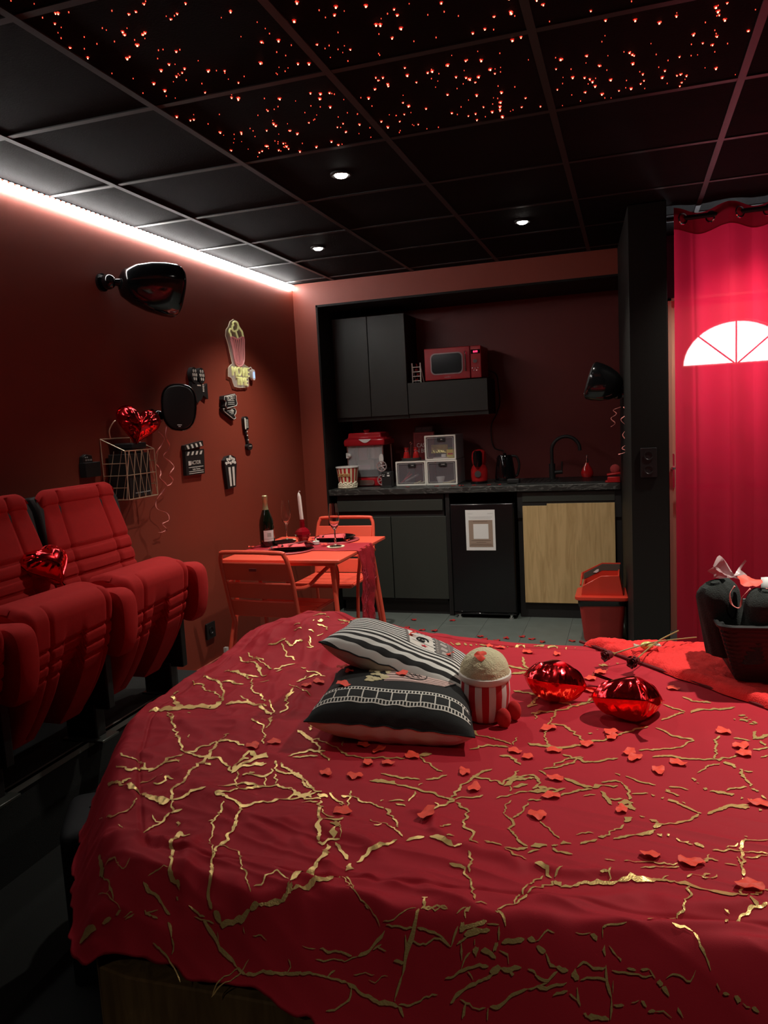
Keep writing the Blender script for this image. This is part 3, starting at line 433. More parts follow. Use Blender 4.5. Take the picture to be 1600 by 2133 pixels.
VEINS = [[0,-1399,1909,230,-1391,1939,305,-1375,1948,442,-1346,1961,294,-1331,1978,293,-1297,1984,287,-1271,2001,260,-1239,1988,268,-1228,2008,244,-1218,2042,232],[0,-1376,2015,161,-1356,1993,191,-1331,1978,236],[0,-1415,2060,106,-1376,2015,104],[0,-1349,1932,61,-1304,1875,60,-1275,1847,59,-1251,1813,58,-1221,1781,58,-1199,1755,57,-1176,1729,56,-1143,1692,55],[0,-1336,1928,35,-1283,1856,33],[0,-1218,1777,92,-1190,1746,90],[0,-1415,2094,73,-1414,2067,73],[0,-1287,1943,70,-1275,1939,70],[0,-1187,1793,37,-1177,1769,37],[0,-1403,2234,78,-1359,2208,120,-1324,2192,97,-1290,2156,73,-1263,2119,66,-1236,2071,65,-1218,2042,64],[0,-1409,2171,69,-1368,2165,61,-1332,2122,51,-1304,2113,66,-1262,2086,50,-1218,2042,43],[0,-1304,2181,117,-1278,2195,95,-1239,2174,88,-1225,2185,111],[0,-1361,2304,80,-1313,2281,78,-1258,2253,75,-1222,2232,46,-1166,2128,45,-1132,2114,65,-1084,2071,51,-1048,2027,45,-1008,1974,43],[0,-1196,2016,211,-1164,2034,211,-1137,2052,182,-1095,2031,114,-1053,1996,97,-1019,1966,94],[0,-1186,2086,59,-1146,2060,68,-1097,2043,65,-1056,2013,53],[0,-1058,1919,57,-1025,1892,61,-1002,1880,45,-974,1827,41,-948,1777,40],[0,-1009,1951,100,-988,1899,97],[0,-988,1899,41,-983,1873,54,-990,1868,88],[0,-1034,2156,49,-1020,2120,62,-1026,2087,51,-992,2025,52,-1002,1987,87],[0,-889,1869,104,-857,1849,89,-825,1815,78],[0,-1143,1692,89,-1115,1695,99,-1107,1718,94,-1090,1736,92,-1084,1762,80],[0,-1084,1762,73,-1069,1721,78,-1061,1676,89,-1059,1632,86,-1050,1591,78,-1045,1563,70,-1034,1538,70,-1029,1507,83,-1029,1485,80,-1023,1453,62,-1005,1422,54],[0,-1085,1822,37,-1073,1789,46,-1077,1758,58],[0,-1093,1816,92,-1076,1819,92],[0,-1077,1758,103,-1054,1770,100,-1032,1771,79,-998,1758,69],[0,-1133,1680,81,-1115,1679,78,-1086,1676,76,-1059,1672,75],[0,-1059,1672,113,-1030,1671,103,-1008,1664,70,-981,1639,57,-955,1610,54],[0,-1066,1680,159,-1048,1669,158],[0,-1054,1624,126,-1044,1635,120,-1025,1630,91],[0,-1128,1668,118,-1137,1643,119,-1147,1623,107,-1148,1593,92,-1149,1567,95,-1152,1550,102],[0,-1281,1610,59,-1238,1599,60,-1209,1596,26,-1171,1567,45,-1149,1567,67],[0,-1262,1570,42,-1230,1557,49,-1200,1546,74,-1189,1567,79,-1149,1567,67],[0,-1144,1606,111,-1118,1620,112,-1115,1630,95],[0,-1127,1627,37,-1107,1614,37],[0,-1258,1528,57,-1199,1485,75,-1171,1476,110,-1134,1461,107,-1109,1453,77,-1068,1429,98,-1038,1421,116,-1011,1417,142,-1005,1425,160],[0,-1176,1483,39,-1184,1489,81,-1167,1500,86],[0,-1145,1505,63,-1115,1505,70,-1098,1517,72,-1099,1532,48],[0,-1098,1489,72,-1080,1497,68,-1081,1524,72,-1064,1523,62],[0,-1005,1425,100,-997,1437,104,-983,1447,105,-965,1462,106,-946,1476,106],[0,-1091,1414,28,-1077,1392,38,-1083,1377,54,-1083,1361,59,-1096,1346,51,-1133,1361,40],[0,-1192,1407,15,-1164,1384,14],[0,-1005,1422,45,-984,1395,45,-974,1378,47],[0,-961,1399,69,-971,1385,68,-978,1377,63,-984,1353,64,-997,1337,62,-1000,1314,63,-1006,1292,56],[0,-1069,1316,28,-1042,1305,32,-1020,1298,33],[0,-1018,1368,27,-1002,1355,32,-984,1353,41],[1,-960,1364,53,-939,1347,51,-921,1326,49],[0,-916,1318,86,-910,1293,77,-896,1262,70,-883,1232,66,-862,1201,62,-851,1185,57,-839,1175,45,-827,1172,39,-822,1169,43],[0,-916,1318,47,-898,1310,54,-886,1311,65],[0,-859,1189,20,-874,1185,18,-886,1184,19,-897,1176,20],[0,-955,1610,66,-962,1651,75,-959,1678,87,-957,1714,88],[0,-951,1603,103,-946,1629,108,-936,1665,123,-921,1685,136,-905,1706,137],[0,-950,1628,87,-931,1640,88,-904,1654,88,-886,1666,88],[0,-953,1706,145,-921,1694,155,-893,1691,167],[0,-902,1600,200,-893,1614,201],[0,-938,1613,44,-914,1570,47,-912,1539,58],[0,-911,1586,99,-885,1599,95,-856,1597,98,-848,1623,56,-861,1641,45],[0,-870,1686,46,-852,1647,46,-826,1628,76,-804,1632,93,-787,1631,88],[0,-856,1597,36,-838,1562,35],[0,-839,1617,36,-815,1570,35],[0,-959,1669,181,-944,1681,182],[0,-920,1651,194,-895,1668,194],[0,-934,1508,107,-921,1522,102,-912,1543,110,-889,1551,105,-858,1554,103,-833,1559,103,-803,1561,97,-766,1558,92],[0,-914,1462,73,-890,1481,72,-878,1501,65,-872,1521,70,-853,1544,75,-836,1558,77],[0,-853,1681,63,-827,1656,67,-786,1628,66,-765,1608,57,-740,1578,57,-716,1557,60],[0,-800,1633,165,-777,1625,164],[0,-766,1558,35,-752,1535,45,-727,1529,70,-710,1543,71],[0,-903,1541,28,-885,1518,28],[0,-914,1462,83,-893,1459,73,-867,1447,71,-837,1440,92,-820,1457,94,-809,1473,98,-789,1484,99,-767,1503,96,-756,1519,95,-744,1533,92,-699,1517,77],[0,-878,1438,43,-866,1407,48,-864,1369,45,-846,1330,39,-832,1298,39],[0,-873,1361,52,-863,1366,52],[0,-836,1437,59,-818,1404,63,-813,1368,70,-808,1339,71,-806,1304,73,-804,1277,67,-799,1251,55,-778,1214,52,-766,1189,54,-763,1173,55,-760,1162,54],[0,-804,1285,58,-793,1293,49,-774,1283,41,-759,1281,32,-737,1254,27,-703,1206,27,-685,1185,25,-676,1174,25],[0,-832,1298,24,-809,1264,23,-798,1249,22],[0,-1072,1252,46,-1040,1221,53,-1021,1199,63],[0,-1027,1216,63,-1017,1218,31,-993,1207,18,-960,1186,16,-951,1198,39],[0,-1047,1227,84,-1026,1206,83],[0,-1021,1199,13,-985,1173,21,-978,1166,24,-966,1156,21],[0,-1018,1177,12,-984,1160,5,-978,1166,27],[0,-903,1169,29,-896,1164,22,-874,1160,20,-858,1156,21],[0,-675,1184,21,-660,1195,28,-653,1213,40,-644,1225,40,-619,1213,28,-611,1201,24],[0,-590,1257,80,-595,1226,110,-604,1206,100],[0,-608,1194,144,-601,1184,142],[0,-604,1182,65,-616,1175,61],[0,-597,1188,41,-577,1198,52,-567,1202,60],[0,-818,1646,90,-794,1638,74,-768,1615,59,-738,1582,56,-710,1551,64,-684,1542,79],[0,-691,1533,303,-665,1528,301],[0,-796,1633,173,-778,1629,172],[0,-670,1544,86,-661,1550,86],[0,-778,1559,47,-745,1536,52,-720,1530,68,-697,1539,72],[0,-755,1509,85,-729,1518,81,-701,1513,76,-676,1515,79],[0,-715,1493,54,-678,1501,54],[0,-674,1508,82,-656,1458,79,-638,1418,76,-615,1358,74],[0,-653,1466,36,-634,1444,43,-615,1442,56],[0,-641,1420,85,-603,1429,86,-596,1446,70],[0,-604,1422,159,-592,1392,156],[0,-593,1391,143,-587,1364,141],[0,-596,1427,25,-572,1367,24],[0,-617,1354,67,-572,1364,67],[0,-595,1351,92,-584,1320,96,-584,1293,109,-587,1267,115,-595,1241,178,-601,1220,116,-606,1197,90],[0,-578,1354,64,-559,1331,66,-536,1310,68],[0,-526,1299,191,-523,1271,188],[0,-532,1258,125,-536,1246,213],[0,-515,1304,91,-503,1322,90,-491,1343,95,-477,1357,97,-464,1377,97,-457,1384,102],[0,-536,1253,135,-541,1229,110,-553,1212,117,-568,1199,78,-583,1192,62],[0,-609,1188,88,-597,1188,86],[0,-523,1243,27,-502,1219,23,-485,1198,19],[0,-515,1246,49,-501,1228,25,-483,1197,23],[0,-485,1198,16,-464,1189,13,-452,1186,13,-440,1182,13,-427,1175,14],[0,-458,1187,22,-450,1185,21],[0,-667,1545,52,-634,1517,56,-618,1513,70],[0,-608,1502,42,-617,1541,42,-626,1575,43],[0,-638,1544,70,-616,1548,61,-589,1533,54,-550,1521,56,-526,1512,55],[0,-523,1513,112,-505,1484,110],[0,-505,1484,49,-489,1469,42,-469,1430,38],[0,-539,1458,35,-529,1448,48,-506,1449,45,-472,1424,35,-450,1399,32],[0,-522,1431,48,-506,1437,48],[0,-599,1630,151,-562,1637,146,-534,1631,134],[0,-534,1631,78,-503,1623,78,-464,1612,77,-438,1607,75,-407,1595,74,-385,1590,75],[0,-587,1679,69,-545,1668,70,-515,1666,74,-486,1668,75],[0,-472,1671,87,-450,1687,85,-429,1707,84],[0,-385,1590,68,-365,1608,72,-346,1615,74,-327,1626,73],[0,-400,1593,115,-384,1586,115],[0,-330,1763,94,-349,1743,85,-365,1712,74,-374,1687,69,-385,1654,62,-391,1617,57,-394,1598,56],[0,-365,1712,75,-339,1709,73,-313,1703,64,-293,1684,73,-283,1713,52,-265,1736,69,-241,1745,76],[0,-384,1586,64,-397,1566,67,-413,1550,67,-425,1530,63],[0,-424,1564,35,-410,1550,35],[0,-379,1577,73,-362,1560,71,-347,1544,54,-342,1513,51,-341,1482,50,-330,1466,66,-311,1453,52,-313,1430,51,-315,1407,51],[0,-480,1605,38,-479,1577,40,-483,1559,44],[0,-481,1635,42,-474,1651,43],[0,-507,1540,54,-483,1535,54],[0,-526,1546,54,-492,1559,54],[0,-544,1542,48,-538,1551,48],[0,-632,1514,56,-621,1506,56],[0,-438,1385,91,-424,1400,95,-407,1409,98],[0,-396,1411,108,-375,1405,103,-358,1395,100,-344,1390,103],[0,-344,1390,53,-325,1391,53],[0,-361,1411,84,-348,1419,84],[0,-386,1451,31,-381,1470,40,-367,1476,47],[0,-309,1376,47,-302,1352,47,-291,1329,45,-294,1309,49],[0,-336,1326,61,-320,1320,62,-304,1316,47,-294,1290,40,-283,1266,37,-274,1245,37,-268,1220,36],[0,-253,1532,70,-245,1503,68,-243,1468,66],[0,-243,1468,51,-224,1438,54,-201,1416,58],[0,-225,1609,43,-232,1568,45,-247,1533,48],[0,-268,1548,26,-270,1580,28,-262,1615,31],[0,-268,1548,30,-255,1525,30],[0,-891,1869,71,-853,1840,66,-810,1799,57,-773,1750,54,-735,1713,57],[0,-841,1832,66,-793,1812,64,-742,1788,58,-702,1759,63,-659,1756,75,-621,1760,77,-583,1767,77,-552,1770,77],[0,-851,1717,67,-835,1738,72,-805,1757,74,-764,1761,70],[0,-838,1717,80,-773,1732,79],[0,-404,1857,68,-385,1879,79,-344,1892,83,-309,1889,80],[0,-439,2009,43,-397,1945,56,-343,1930,68,-304,1909,62],[0,-300,1905,34,-295,1954,35],[0,-518,1790,54,-482,1754,55,-444,1724,57],[0,-523,1794,153,-493,1813,153],[0,-743,1831,40,-732,1804,39],[0,-870,1909,59,-855,1875,58],[0,-324,1837,102,-290,1835,82,-266,1797,57],[0,-289,1681,109,-266,1716,127,-240,1729,145],[0,-286,1712,68,-265,1764,69],[0,-267,1678,93,-236,1700,94],[0,-271,1656,34,-275,1684,34],[0,-263,1647,60,-232,1664,60],[0,-296,1619,50,-262,1643,50],[0,-245,1401,93,-222,1401,93,-200,1411,90],[0,-242,1396,44,-224,1374,53,-198,1372,59],[0,-284,1419,46,-250,1410,45],[0,-288,1424,38,-271,1417,38],[0,-315,1410,41,-296,1406,40],[0,-361,1216,70,-350,1216,70],[0,-354,1215,38,-353,1199,37,-357,1193,32],[0,-355,1194,18,-340,1198,19,-324,1201,21,-311,1200,20],[0,-294,2170,98,-271,2197,99],[0,-295,2181,56,-280,2233,57],[0,-280,2126,116,-248,2143,122,-215,2148,69,-218,2092,49,-226,2048,49,-229,1996,44,-225,1957,47,-206,1923,56],[0,-265,2140,38,-263,2084,37],[0,-215,2148,79,-176,2190,80,-137,2233,90,-99,2251,100],[0,-219,2059,103,-183,2056,87,-156,2019,61,-135,1984,56,-126,1966,52],[1,-131,1989,63,-114,2017,66,-92,2046,69],[0,-264,1926,106,-232,1918,108,-206,1918,109,-175,1915,107,-139,1935,95,-115,1959,95,-89,1973,103,-59,1988,90,-34,2022,84,4,2059,92,35,2085,95],[0,71,2138,65,99,2170,68,132,2203,70],[0,79,2257,76,110,2228,78,136,2210,81],[0,150,2212,89,181,2234,102,213,2240,109,256,2253,99,270,2267,75],[0,151,2201,57,173,2233,58],[0,136,2334,84,162,2301,95,186,2293,109,210,2291,109],[1,265,2230,118,284,2203,103,312,2140,93],[1,255,2176,120,280,2170,113,303,2149,100],[0,286,2053,84,300,2103,86],[0,286,2053,153,309,2066,131,326,2089,108],[0,302,2046,71,309,2020,70],[0,277,1988,63,314,2012,63],[0,288,1947,54,307,1963,54],[0,54,2083,74,93,2045,78,135,2024,81,145,2017,76],[0,10,1928,67,67,1947,64,107,1973,54,145,2017,49],[0,-172,1875,79,-146,1863,75,-116,1843,83,-74,1859,79,-39,1875,79],[0,-210,1783,69,-180,1797,63,-157,1822,56,-121,1867,56],[0,-188,1804,46,-169,1841,59,-125,1871,68],[0,41,1894,79,83,1911,85,106,1903,86,140,1905,84,184,1910,84],[0,240,2049,78,278,2042,77],[0,208,2057,59,194,2008,55,189,1953,54,183,1914,53],[1,183,1914,90,203,1897,89,229,1874,82,237,1860,69],[0,237,1860,84,238,1818,82],[0,238,1818,61,243,1782,59],[1,243,1782,65,254,1757,67,268,1732,69],[0,240,1860,64,259,1860,64],[1,111,1819,69,135,1786,63,153,1746,69,174,1737,86,186,1743,86,211,1724,83,240,1720,84],[0,138,1832,39,164,1865,44,192,1887,50],[0,184,1910,63,216,1928,61,238,1945,58],[0,191,1754,39,204,1767,49,236,1778,54],[0,-241,1745,120,-220,1741,83,-209,1705,56,-223,1680,79],[0,-232,1664,81,-206,1676,83,-177,1686,84,-151,1695,84],[0,-220,1773,57,-200,1753,57],[0,-225,1665,99,-189,1673,97,-160,1686,95],[0,-215,1696,161,-190,1687,160],[0,-240,1729,150,-226,1734,150],[0,-158,1746,113,-134,1735,104,-113,1717,106,-93,1714,115],[0,-92,1710,188,-70,1726,188],[0,-74,1740,71,-51,1748,73,-31,1749,75],[0,-70,1726,73,-37,1729,73],[0,-92,1703,80,-118,1691,77,-140,1676,71,-158,1658,67],[0,-198,1629,66,-226,1619,66],[0,-110,1664,51,-84,1676,51],[0,-74,1696,88,-65,1663,98,-49,1639,112],[0,-36,1649,170,-5,1655,170],[0,-11,1654,100,-1,1623,98],[0,-36,1635,92,1,1630,91],[1,-45,1792,63,-31,1771,50,-24,1735,43],[0,-24,1735,74,-15,1708,62,-13,1667,57],[0,-55,1665,61,-27,1668,61],[0,-8,1587,183,-22,1569,182],[0,-23,1557,51,-38,1539,47,-49,1519,46,-60,1505,49],[0,-57,1505,127,-72,1499,127],[0,-74,1488,87,-88,1473,86,-104,1456,85],[0,8,1600,97,18,1596,97],[0,27,1588,146,44,1577,145],[0,35,1557,208,56,1573,209],[0,52,1567,60,71,1586,66,91,1599,68,110,1615,59,126,1637,55],[0,122,1646,132,131,1640,131],[0,38,1549,109,17,1536,107,0,1524,105],[0,0,1524,73,-23,1513,69,-43,1497,65],[1,33,1704,68,51,1691,73,81,1683,72,104,1665,63,123,1643,59],[1,50,1747,71,68,1732,66,83,1714,55,102,1678,51],[0,65,1735,120,74,1727,119],[0,-8,1696,54,27,1706,54],[0,-21,1781,52,8,1757,56,44,1749,59],[0,72,1748,50,92,1759,59,113,1745,54],[0,143,1638,74,163,1661,75,180,1681,97,200,1684,118,229,1685,119],[0,177,1680,52,201,1692,56,228,1694,59],[1,235,1679,80,262,1676,80],[1,40,1535,69,65,1535,69,84,1522,65,103,1515,66,118,1508,58,128,1491,48],[0,95,1516,112,105,1513,112],[0,-115,1496,36,-101,1510,43,-81,1512,46],[0,-190,1533,40,-172,1506,43,-156,1492,39,-145,1466,34],[0,-195,1417,196,-165,1427,196],[0,-156,1428,170,-145,1434,170],[0,-140,1440,137,-121,1451,138],[0,-153,1421,52,-143,1408,68,-115,1406,71],[0,-198,1393,55,-177,1408,55],[0,-57,1407,40,-38,1408,40],[0,-22,1412,44,-1,1417,42,21,1429,45,47,1425,45,73,1431,43],[0,7,1394,47,33,1400,45,54,1412,43,75,1422,44],[0,112,1445,51,125,1463,75,145,1457,83],[0,119,1456,29,132,1479,29],[0,204,1554,52,195,1520,51,187,1476,50,182,1441,51,183,1413,54],[0,202,1543,36,223,1555,40,245,1560,43],[0,139,1499,42,163,1502,42,190,1505,42,211,1510,42,237,1510,43],[0,195,1486,45,213,1490,40,236,1505,37],[0,181,1485,26,183,1460,26],[0,155,1449,46,177,1447,46],[0,164,1513,31,188,1534,32],[0,203,1565,71,209,1563,71],[0,86,1381,36,97,1393,43,112,1399,45,127,1409,42],[0,111,1387,51,126,1388,39,138,1409,30],[0,-180,1361,86,-163,1351,77,-147,1330,69],[0,-141,1323,121,-129,1309,120],[0,-129,1305,101,-109,1314,101],[0,-109,1314,70,-91,1327,77,-70,1329,80,-53,1336,79,-32,1341,80],[0,-32,1341,84,-12,1350,88,9,1352,92,27,1352,88,44,1360,87,65,1363,91],[0,64,1360,121,84,1356,119,98,1348,117,117,1344,118],[0,117,1344,144,139,1342,143,157,1340,141,176,1340,134,184,1344,117],[0,184,1344,49,201,1365,54,217,1378,60],[0,172,1348,42,180,1407,44],[0,-47,1339,34,-40,1357,31,-43,1373,34],[0,-63,1352,37,-48,1354,37],[0,42,1362,29,55,1379,29],[0,-142,1332,37,-129,1354,37],[0,87,1348,46,88,1324,42,80,1302,42,79,1281,43,64,1272,31,49,1248,50,35,1237,57,16,1224,48],[0,-185,1287,38,-177,1312,41,-163,1334,45],[0,-182,1265,34,-163,1283,50,-144,1322,48],[0,182,1329,94,192,1308,93],[0,207,1329,54,182,1301,54,164,1282,47,150,1276,34,134,1251,47],[0,138,1293,47,145,1287,46],[0,-986,1174,25,-980,1166,20,-966,1157,21,-962,1151,28],[0,-1009,1171,10,-981,1159,12,-962,1151,12,-939,1141,12],[0,-937,1140,37,-948,1138,38],[0,-958,1136,36,-978,1134,36],[0,-991,1131,41,-1015,1134,89,-1039,1139,137],[0,-929,1135,13,-912,1141,13],[0,-925,1134,12,-908,1140,12],[0,-888,1146,34,-883,1142,22,-869,1141,18],[0,-869,1141,33,-855,1138,33],[0,-884,1144,14,-859,1147,14],[0,-903,1168,31,-886,1162,28,-868,1159,27,-852,1153,31,-843,1148,29,-832,1145,25],[0,-833,1137,50,-826,1132,54,-820,1126,58],[0,-820,1126,16,-813,1121,23,-816,1117,22],[0,-856,1119,12,-835,1117,12,-825,1116,15,-809,1109,16,-798,1105,18,-791,1100,21],[0,-857,1189,35,-847,1180,29,-829,1173,27,-821,1166,32],[0,-826,1161,33,-820,1157,33],[0,-786,1227,54,-770,1190,53,-763,1173,52,-756,1161,45,-747,1155,37],[0,-743,1153,56,-726,1148,55],[0,-728,1147,59,-708,1150,60,-688,1154,65,-672,1160,74],[0,-672,1161,51,-656,1165,52],[0,-656,1165,33,-633,1170,36,-612,1177,41],[0,-608,1182,153,-600,1193,167],[0,-603,1200,91,-598,1230,111],[0,-762,1146,31,-744,1141,30,-731,1137,32,-716,1131,31,-700,1128,29,-686,1124,31],[0,-732,1142,35,-728,1138,35],[0,-686,1124,25,-667,1120,25],[0,-667,1120,23,-647,1122,22,-625,1126,21,-591,1128,20,-564,1133,20],[0,-664,1130,14,-677,1122,13,-694,1113,13,-713,1107,14,-727,1098,17],[0,-680,1124,9,-710,1115,11,-722,1107,17,-726,1099,20],[0,-591,1129,15,-584,1135,22,-590,1138,15],[0,-797,1154,17,-781,1152,17,-760,1149,17],[0,-782,1148,11,-759,1147,11,-740,1146,11],[0,-682,1149,22,-677,1145,22],[0,-661,1145,9,-640,1146,9,-634,1145,10],[0,-353,1198,35,-355,1203,37,-355,1213,38],[0,-355,1195,21,-340,1198,22,-327,1201,25,-310,1199,22],[0,-360,1192,53,-366,1183,58,-365,1179,60,-370,1172,49,-377,1165,46,-381,1159,50,-384,1154,53],[0,-384,1154,26,-390,1147,26,-396,1141,26],[0,-396,1141,46,-395,1140,46],[0,-368,1179,34,-362,1180,34],[0,-416,1176,12,-395,1177,12,-368,1178,12],[0,-422,1178,8,-401,1180,8,-391,1185,9,-365,1192,10],[0,-361,1179,14,-344,1180,14,-331,1179,15,-315,1177,16,-301,1173,17],[0,-370,1171,10,-351,1172,11,-338,1176,11,-325,1177,12,-312,1174,12,-301,1173,11],[0,-381,1173,46,-378,1166,47,-381,1161,39],[0,-400,1159,16,-381,1160,16],[0,-301,1173,24,-294,1180,26,-290,1185,27],[0,-287,1183,80,-280,1188,82],[0,-281,1198,57,-272,1205,65],[0,-281,1198,53,-278,1192,52],[0,-294,1194,16,-279,1203,19],[0,-287,1182,31,-262,1188,34,-242,1193,36],[0,-279,1181,38,-254,1185,40,-236,1187,41],[0,-291,1175,19,-274,1180,20],[0,-264,1174,48,-254,1176,48],[0,-268,1173,16,-278,1168,18,-283,1164,23],[0,-250,1175,28,-235,1175,29,-225,1174,32],[0,-284,1176,40,-282,1168,40],[0,-261,1180,36,-261,1177,36],[0,-230,1177,60,-222,1181,61],[0,-221,1183,50,-221,1191,50],[0,-242,1191,11,-221,1192,12],[0,-216,1182,26,-198,1185,26,-179,1188,28],[0,-220,1178,12,-205,1177,16,-204,1173,33],[0,-310,1158,13,-295,1160,14,-282,1164,14,-265,1166,13,-237,1169,14],[0,-235,1167,38,-217,1170,38],[0,-217,1170,26,-198,1172,26,-183,1173,26],[0,-230,1166,17,-247,1163,17,-264,1159,18,-277,1155,18,-292,1151,20,-300,1148,23],[0,-202,1169,26,-195,1169,26],[0,-272,1164,12,-262,1161,11],[0,-284,1151,9,-271,1150,9,-254,1149,8,-241,1151,8],[0,-173,1164,18,-197,1160,18,-216,1155,18,-234,1152,18],[0,-237,1151,82,-238,1146,82],[0,-274,1150,33,-280,1143,32],[0,-226,1206,32,-215,1200,34,-210,1192,37],[0,-229,1203,43,-221,1203,43],[0,-265,1211,24,-256,1219,34,-245,1216,28],[0,-200,1222,45,-217,1215,34,-226,1207,26],[0,-185,1287,34,-193,1251,35,-200,1222,32],[0,-181,1252,115,-192,1242,39,-200,1222,34],[0,-418,1173,24,-431,1167,23,-446,1160,19,-464,1155,17],[0,-423,1166,11,-438,1162,11],[0,-430,1164,9,-414,1163,8],[0,-475,1154,15,-511,1153,16,-534,1152,16],[0,-542,1151,8,-567,1149,8],[0,-540,1144,9,-515,1146,9,-483,1151,9,-464,1155,9],[0,-590,1129,17,-571,1132,16,-543,1133,16,-518,1135,15,-497,1138,15,-480,1138,15],[0,-480,1138,26,-464,1136,25,-447,1136,23,-426,1136,22,-405,1137,21,-389,1138,21],[0,-516,1136,14,-503,1142,14],[0,-472,1137,31,-470,1133,26,-478,1127,14,-493,1121,12,-514,1116,12],[0,-389,1138,30,-379,1134,30],[0,-389,1139,10,-366,1143,10,-343,1147,10,-322,1150,10],[0,-470,1144,7,-449,1147,6,-433,1149,6],[0,-443,1145,7,-430,1146,8,-420,1151,8,-409,1151,7],[0,-174,1189,41,-161,1189,40],[0,-161,1189,11,-147,1193,13,-142,1196,13,-130,1197,13],[0,-159,1186,37,-144,1185,36],[0,-144,1184,26,-137,1179,19,-127,1178,15],[0,-127,1178,28,-108,1178,27],[0,-103,1176,66,-91,1176,65],[0,-94,1181,15,-82,1184,15,-68,1184,16,-59,1183,15,-49,1185,16],[0,-89,1175,12,-73,1177,12,-59,1178,12,-47,1178,13],[0,-173,1164,9,-158,1166,9,-141,1169,9],[0,-158,1166,16,-134,1168,16,-110,1172,17],[0,-161,1171,16,-149,1170,15,-139,1171,17,-125,1176,19],[0,-173,1173,11,-163,1173,14,-158,1171,20],[1,-73,1203,33,-59,1200,34,-53,1195,45,-50,1191,50,-49,1186,51],[0,-49,1186,51,-48,1182,50,-46,1176,46,-41,1171,43],[0,-41,1171,46,-40,1167,45,-43,1161,41],[0,-38,1179,22,-39,1173,22],[0,-38,1168,11,-22,1169,11],[0,-54,1202,21,-54,1209,21],[0,-52,1210,13,-16,1215,15],[0,-97,1202,11,-73,1204,10],[0,-54,1209,35,-48,1210,37],[1,-44,1198,20,-31,1193,18,-19,1189,19],[0,-17,1187,15,-3,1187,15],[0,4,1188,17,17,1189,17],[0,17,1189,16,26,1185,16],[0,-40,1184,10,-19,1185,10,3,1185,10,22,1186,10],[0,28,1183,37,37,1183,36],[0,35,1181,35,46,1178,34],[1,50,1178,17,55,1175,16,61,1173,15,66,1170,15],[0,42,1186,12,46,1188,9,57,1190,9,68,1188,10,79,1186,8,86,1192,14],[1,85,1223,42,94,1211,34,100,1203,33,106,1196,32,110,1190,28,120,1184,24],[0,124,1183,13,133,1183,13],[0,140,1183,31,149,1182,31],[0,151,1181,10,162,1180,10],[0,164,1180,21,174,1179,21],[0,53,1227,31,69,1225,28,84,1224,25],[0,-94,1171,61,-93,1166,56,-89,1163,46],[0,-84,1160,46,-78,1159,45],[0,-78,1159,26,-45,1161,26],[0,-106,1167,13,-94,1165,13],[0,-132,1164,15,-120,1166,16,-109,1168,16],[0,4,1173,25,12,1171,24],[0,14,1169,16,25,1170,16],[0,25,1170,8,41,1170,9,49,1169,9],[0,-11,1171,7,1,1173,7],[0,-1358,2407,62,-1313,2370,65,-1277,2350,67,-1244,2326,55,-1212,2286,57,-1177,2264,71],[0,-1252,2334,78,-1218,2294,79],[0,-1361,2308,77,-1346,2304,76],[0,-1322,2282,68,-1283,2271,63,-1246,2256,75,-1209,2264,83],[0,-1337,2433,43,-1301,2406,41,-1263,2374,43,-1235,2358,49],[0,-1310,2399,41,-1260,2366,39,-1220,2336,38,-1181,2306,39],[0,-1277,2483,71,-1247,2466,89,-1220,2474,106,-1208,2486,102],[0,-1208,2486,42,-1243,2515,42],[0,-1204,2476,65,-1183,2457,82,-1167,2461,107],[0,-1169,2464,55,-1158,2490,60,-1142,2492,56],[0,-1213,2464,46,-1188,2431,46,-1168,2405,56,-1141,2401,64,-1130,2388,48],[0,-1173,2307,103,-1153,2326,98,-1134,2347,96,-1113,2354,93],[0,-1158,2292,68,-1142,2311,65],[0,-1222,2599,64,-1189,2584,57],[0,-1201,2550,58,-1169,2547,55],[0,-1147,2558,58,-1126,2558,57],[0,-1108,2545,57,-1089,2563,58],[0,-1133,2611,85,-1104,2615,69,-1084,2590,48,-1079,2581,45],[0,-1133,2528,39,-1114,2496,39],[0,-1116,2461,66,-1091,2471,40,-1126,2500,43],[1,-1060,2449,173,-1040,2457,173,-1026,2464,173],[0,-1355,3759,25,-1034,2768,27,-1029,2691,64],[1,-1156,2624,108,-1133,2632,97,-1118,2673,115,-1091,2695,147],[0,-1053,2676,105,-1028,2678,86,-1002,2652,59],[1,-1053,2638,99,-1025,2656,109,-987,2683,127],[0,-1189,2703,225,-1165,2712,182,-1129,2689,95],[0,-1078,2683,106,-1028,2678,101],[0,-1056,2232,99,-1039,2258,102,-1019,2275,107,-998,2288,107],[0,-1039,2258,47,-1041,2280,47],[0,-1178,2209,87,-1147,2218,85],[0,-1078,2320,75,-1061,2327,74],[0,-1053,2308,64,-1010,2299,58,-968,2271,52],[0,-1067,2198,44,-1012,2160,46,-963,2131,48],[0,-1018,2058,56,-1027,2102,72,-1018,2131,98],[1,-743,2640,202,-675,2654,213,-621,2694,239,-513,2733,250],[1,-469,2738,215,-403,2768,118,-334,2780,189,-197,2771,151],[0,-372,2631,79,-354,2556,82,-337,2521,98],[1,-150,2527,151,-107,2583,180,-46,2618,204],[1,-139,2446,119,-82,2550,123],[0,-412,2532,156,-336,2509,157],[0,-384,2453,149,-333,2485,152],[0,-354,2300,133,-293,2279,119,-231,2229,115,-174,2209,124],[0,-141,2215,70,-110,2289,72],[0,-294,2170,69,-272,2282,73],[1,-868,2627,194,-824,2635,209,-771,2641,224],[0,-642,2626,72,-613,2540,69,-602,2510,69],[0,-696,2632,104,-626,2559,95],[0,-307,2396,186,-260,2381,185],[0,-434,2467,94,-385,2406,93],[0,-63,2348,112,-8,2296,110,12,2280,113]]  # folds, gold lines and most petals: image pixels projected onto the bed beforehand
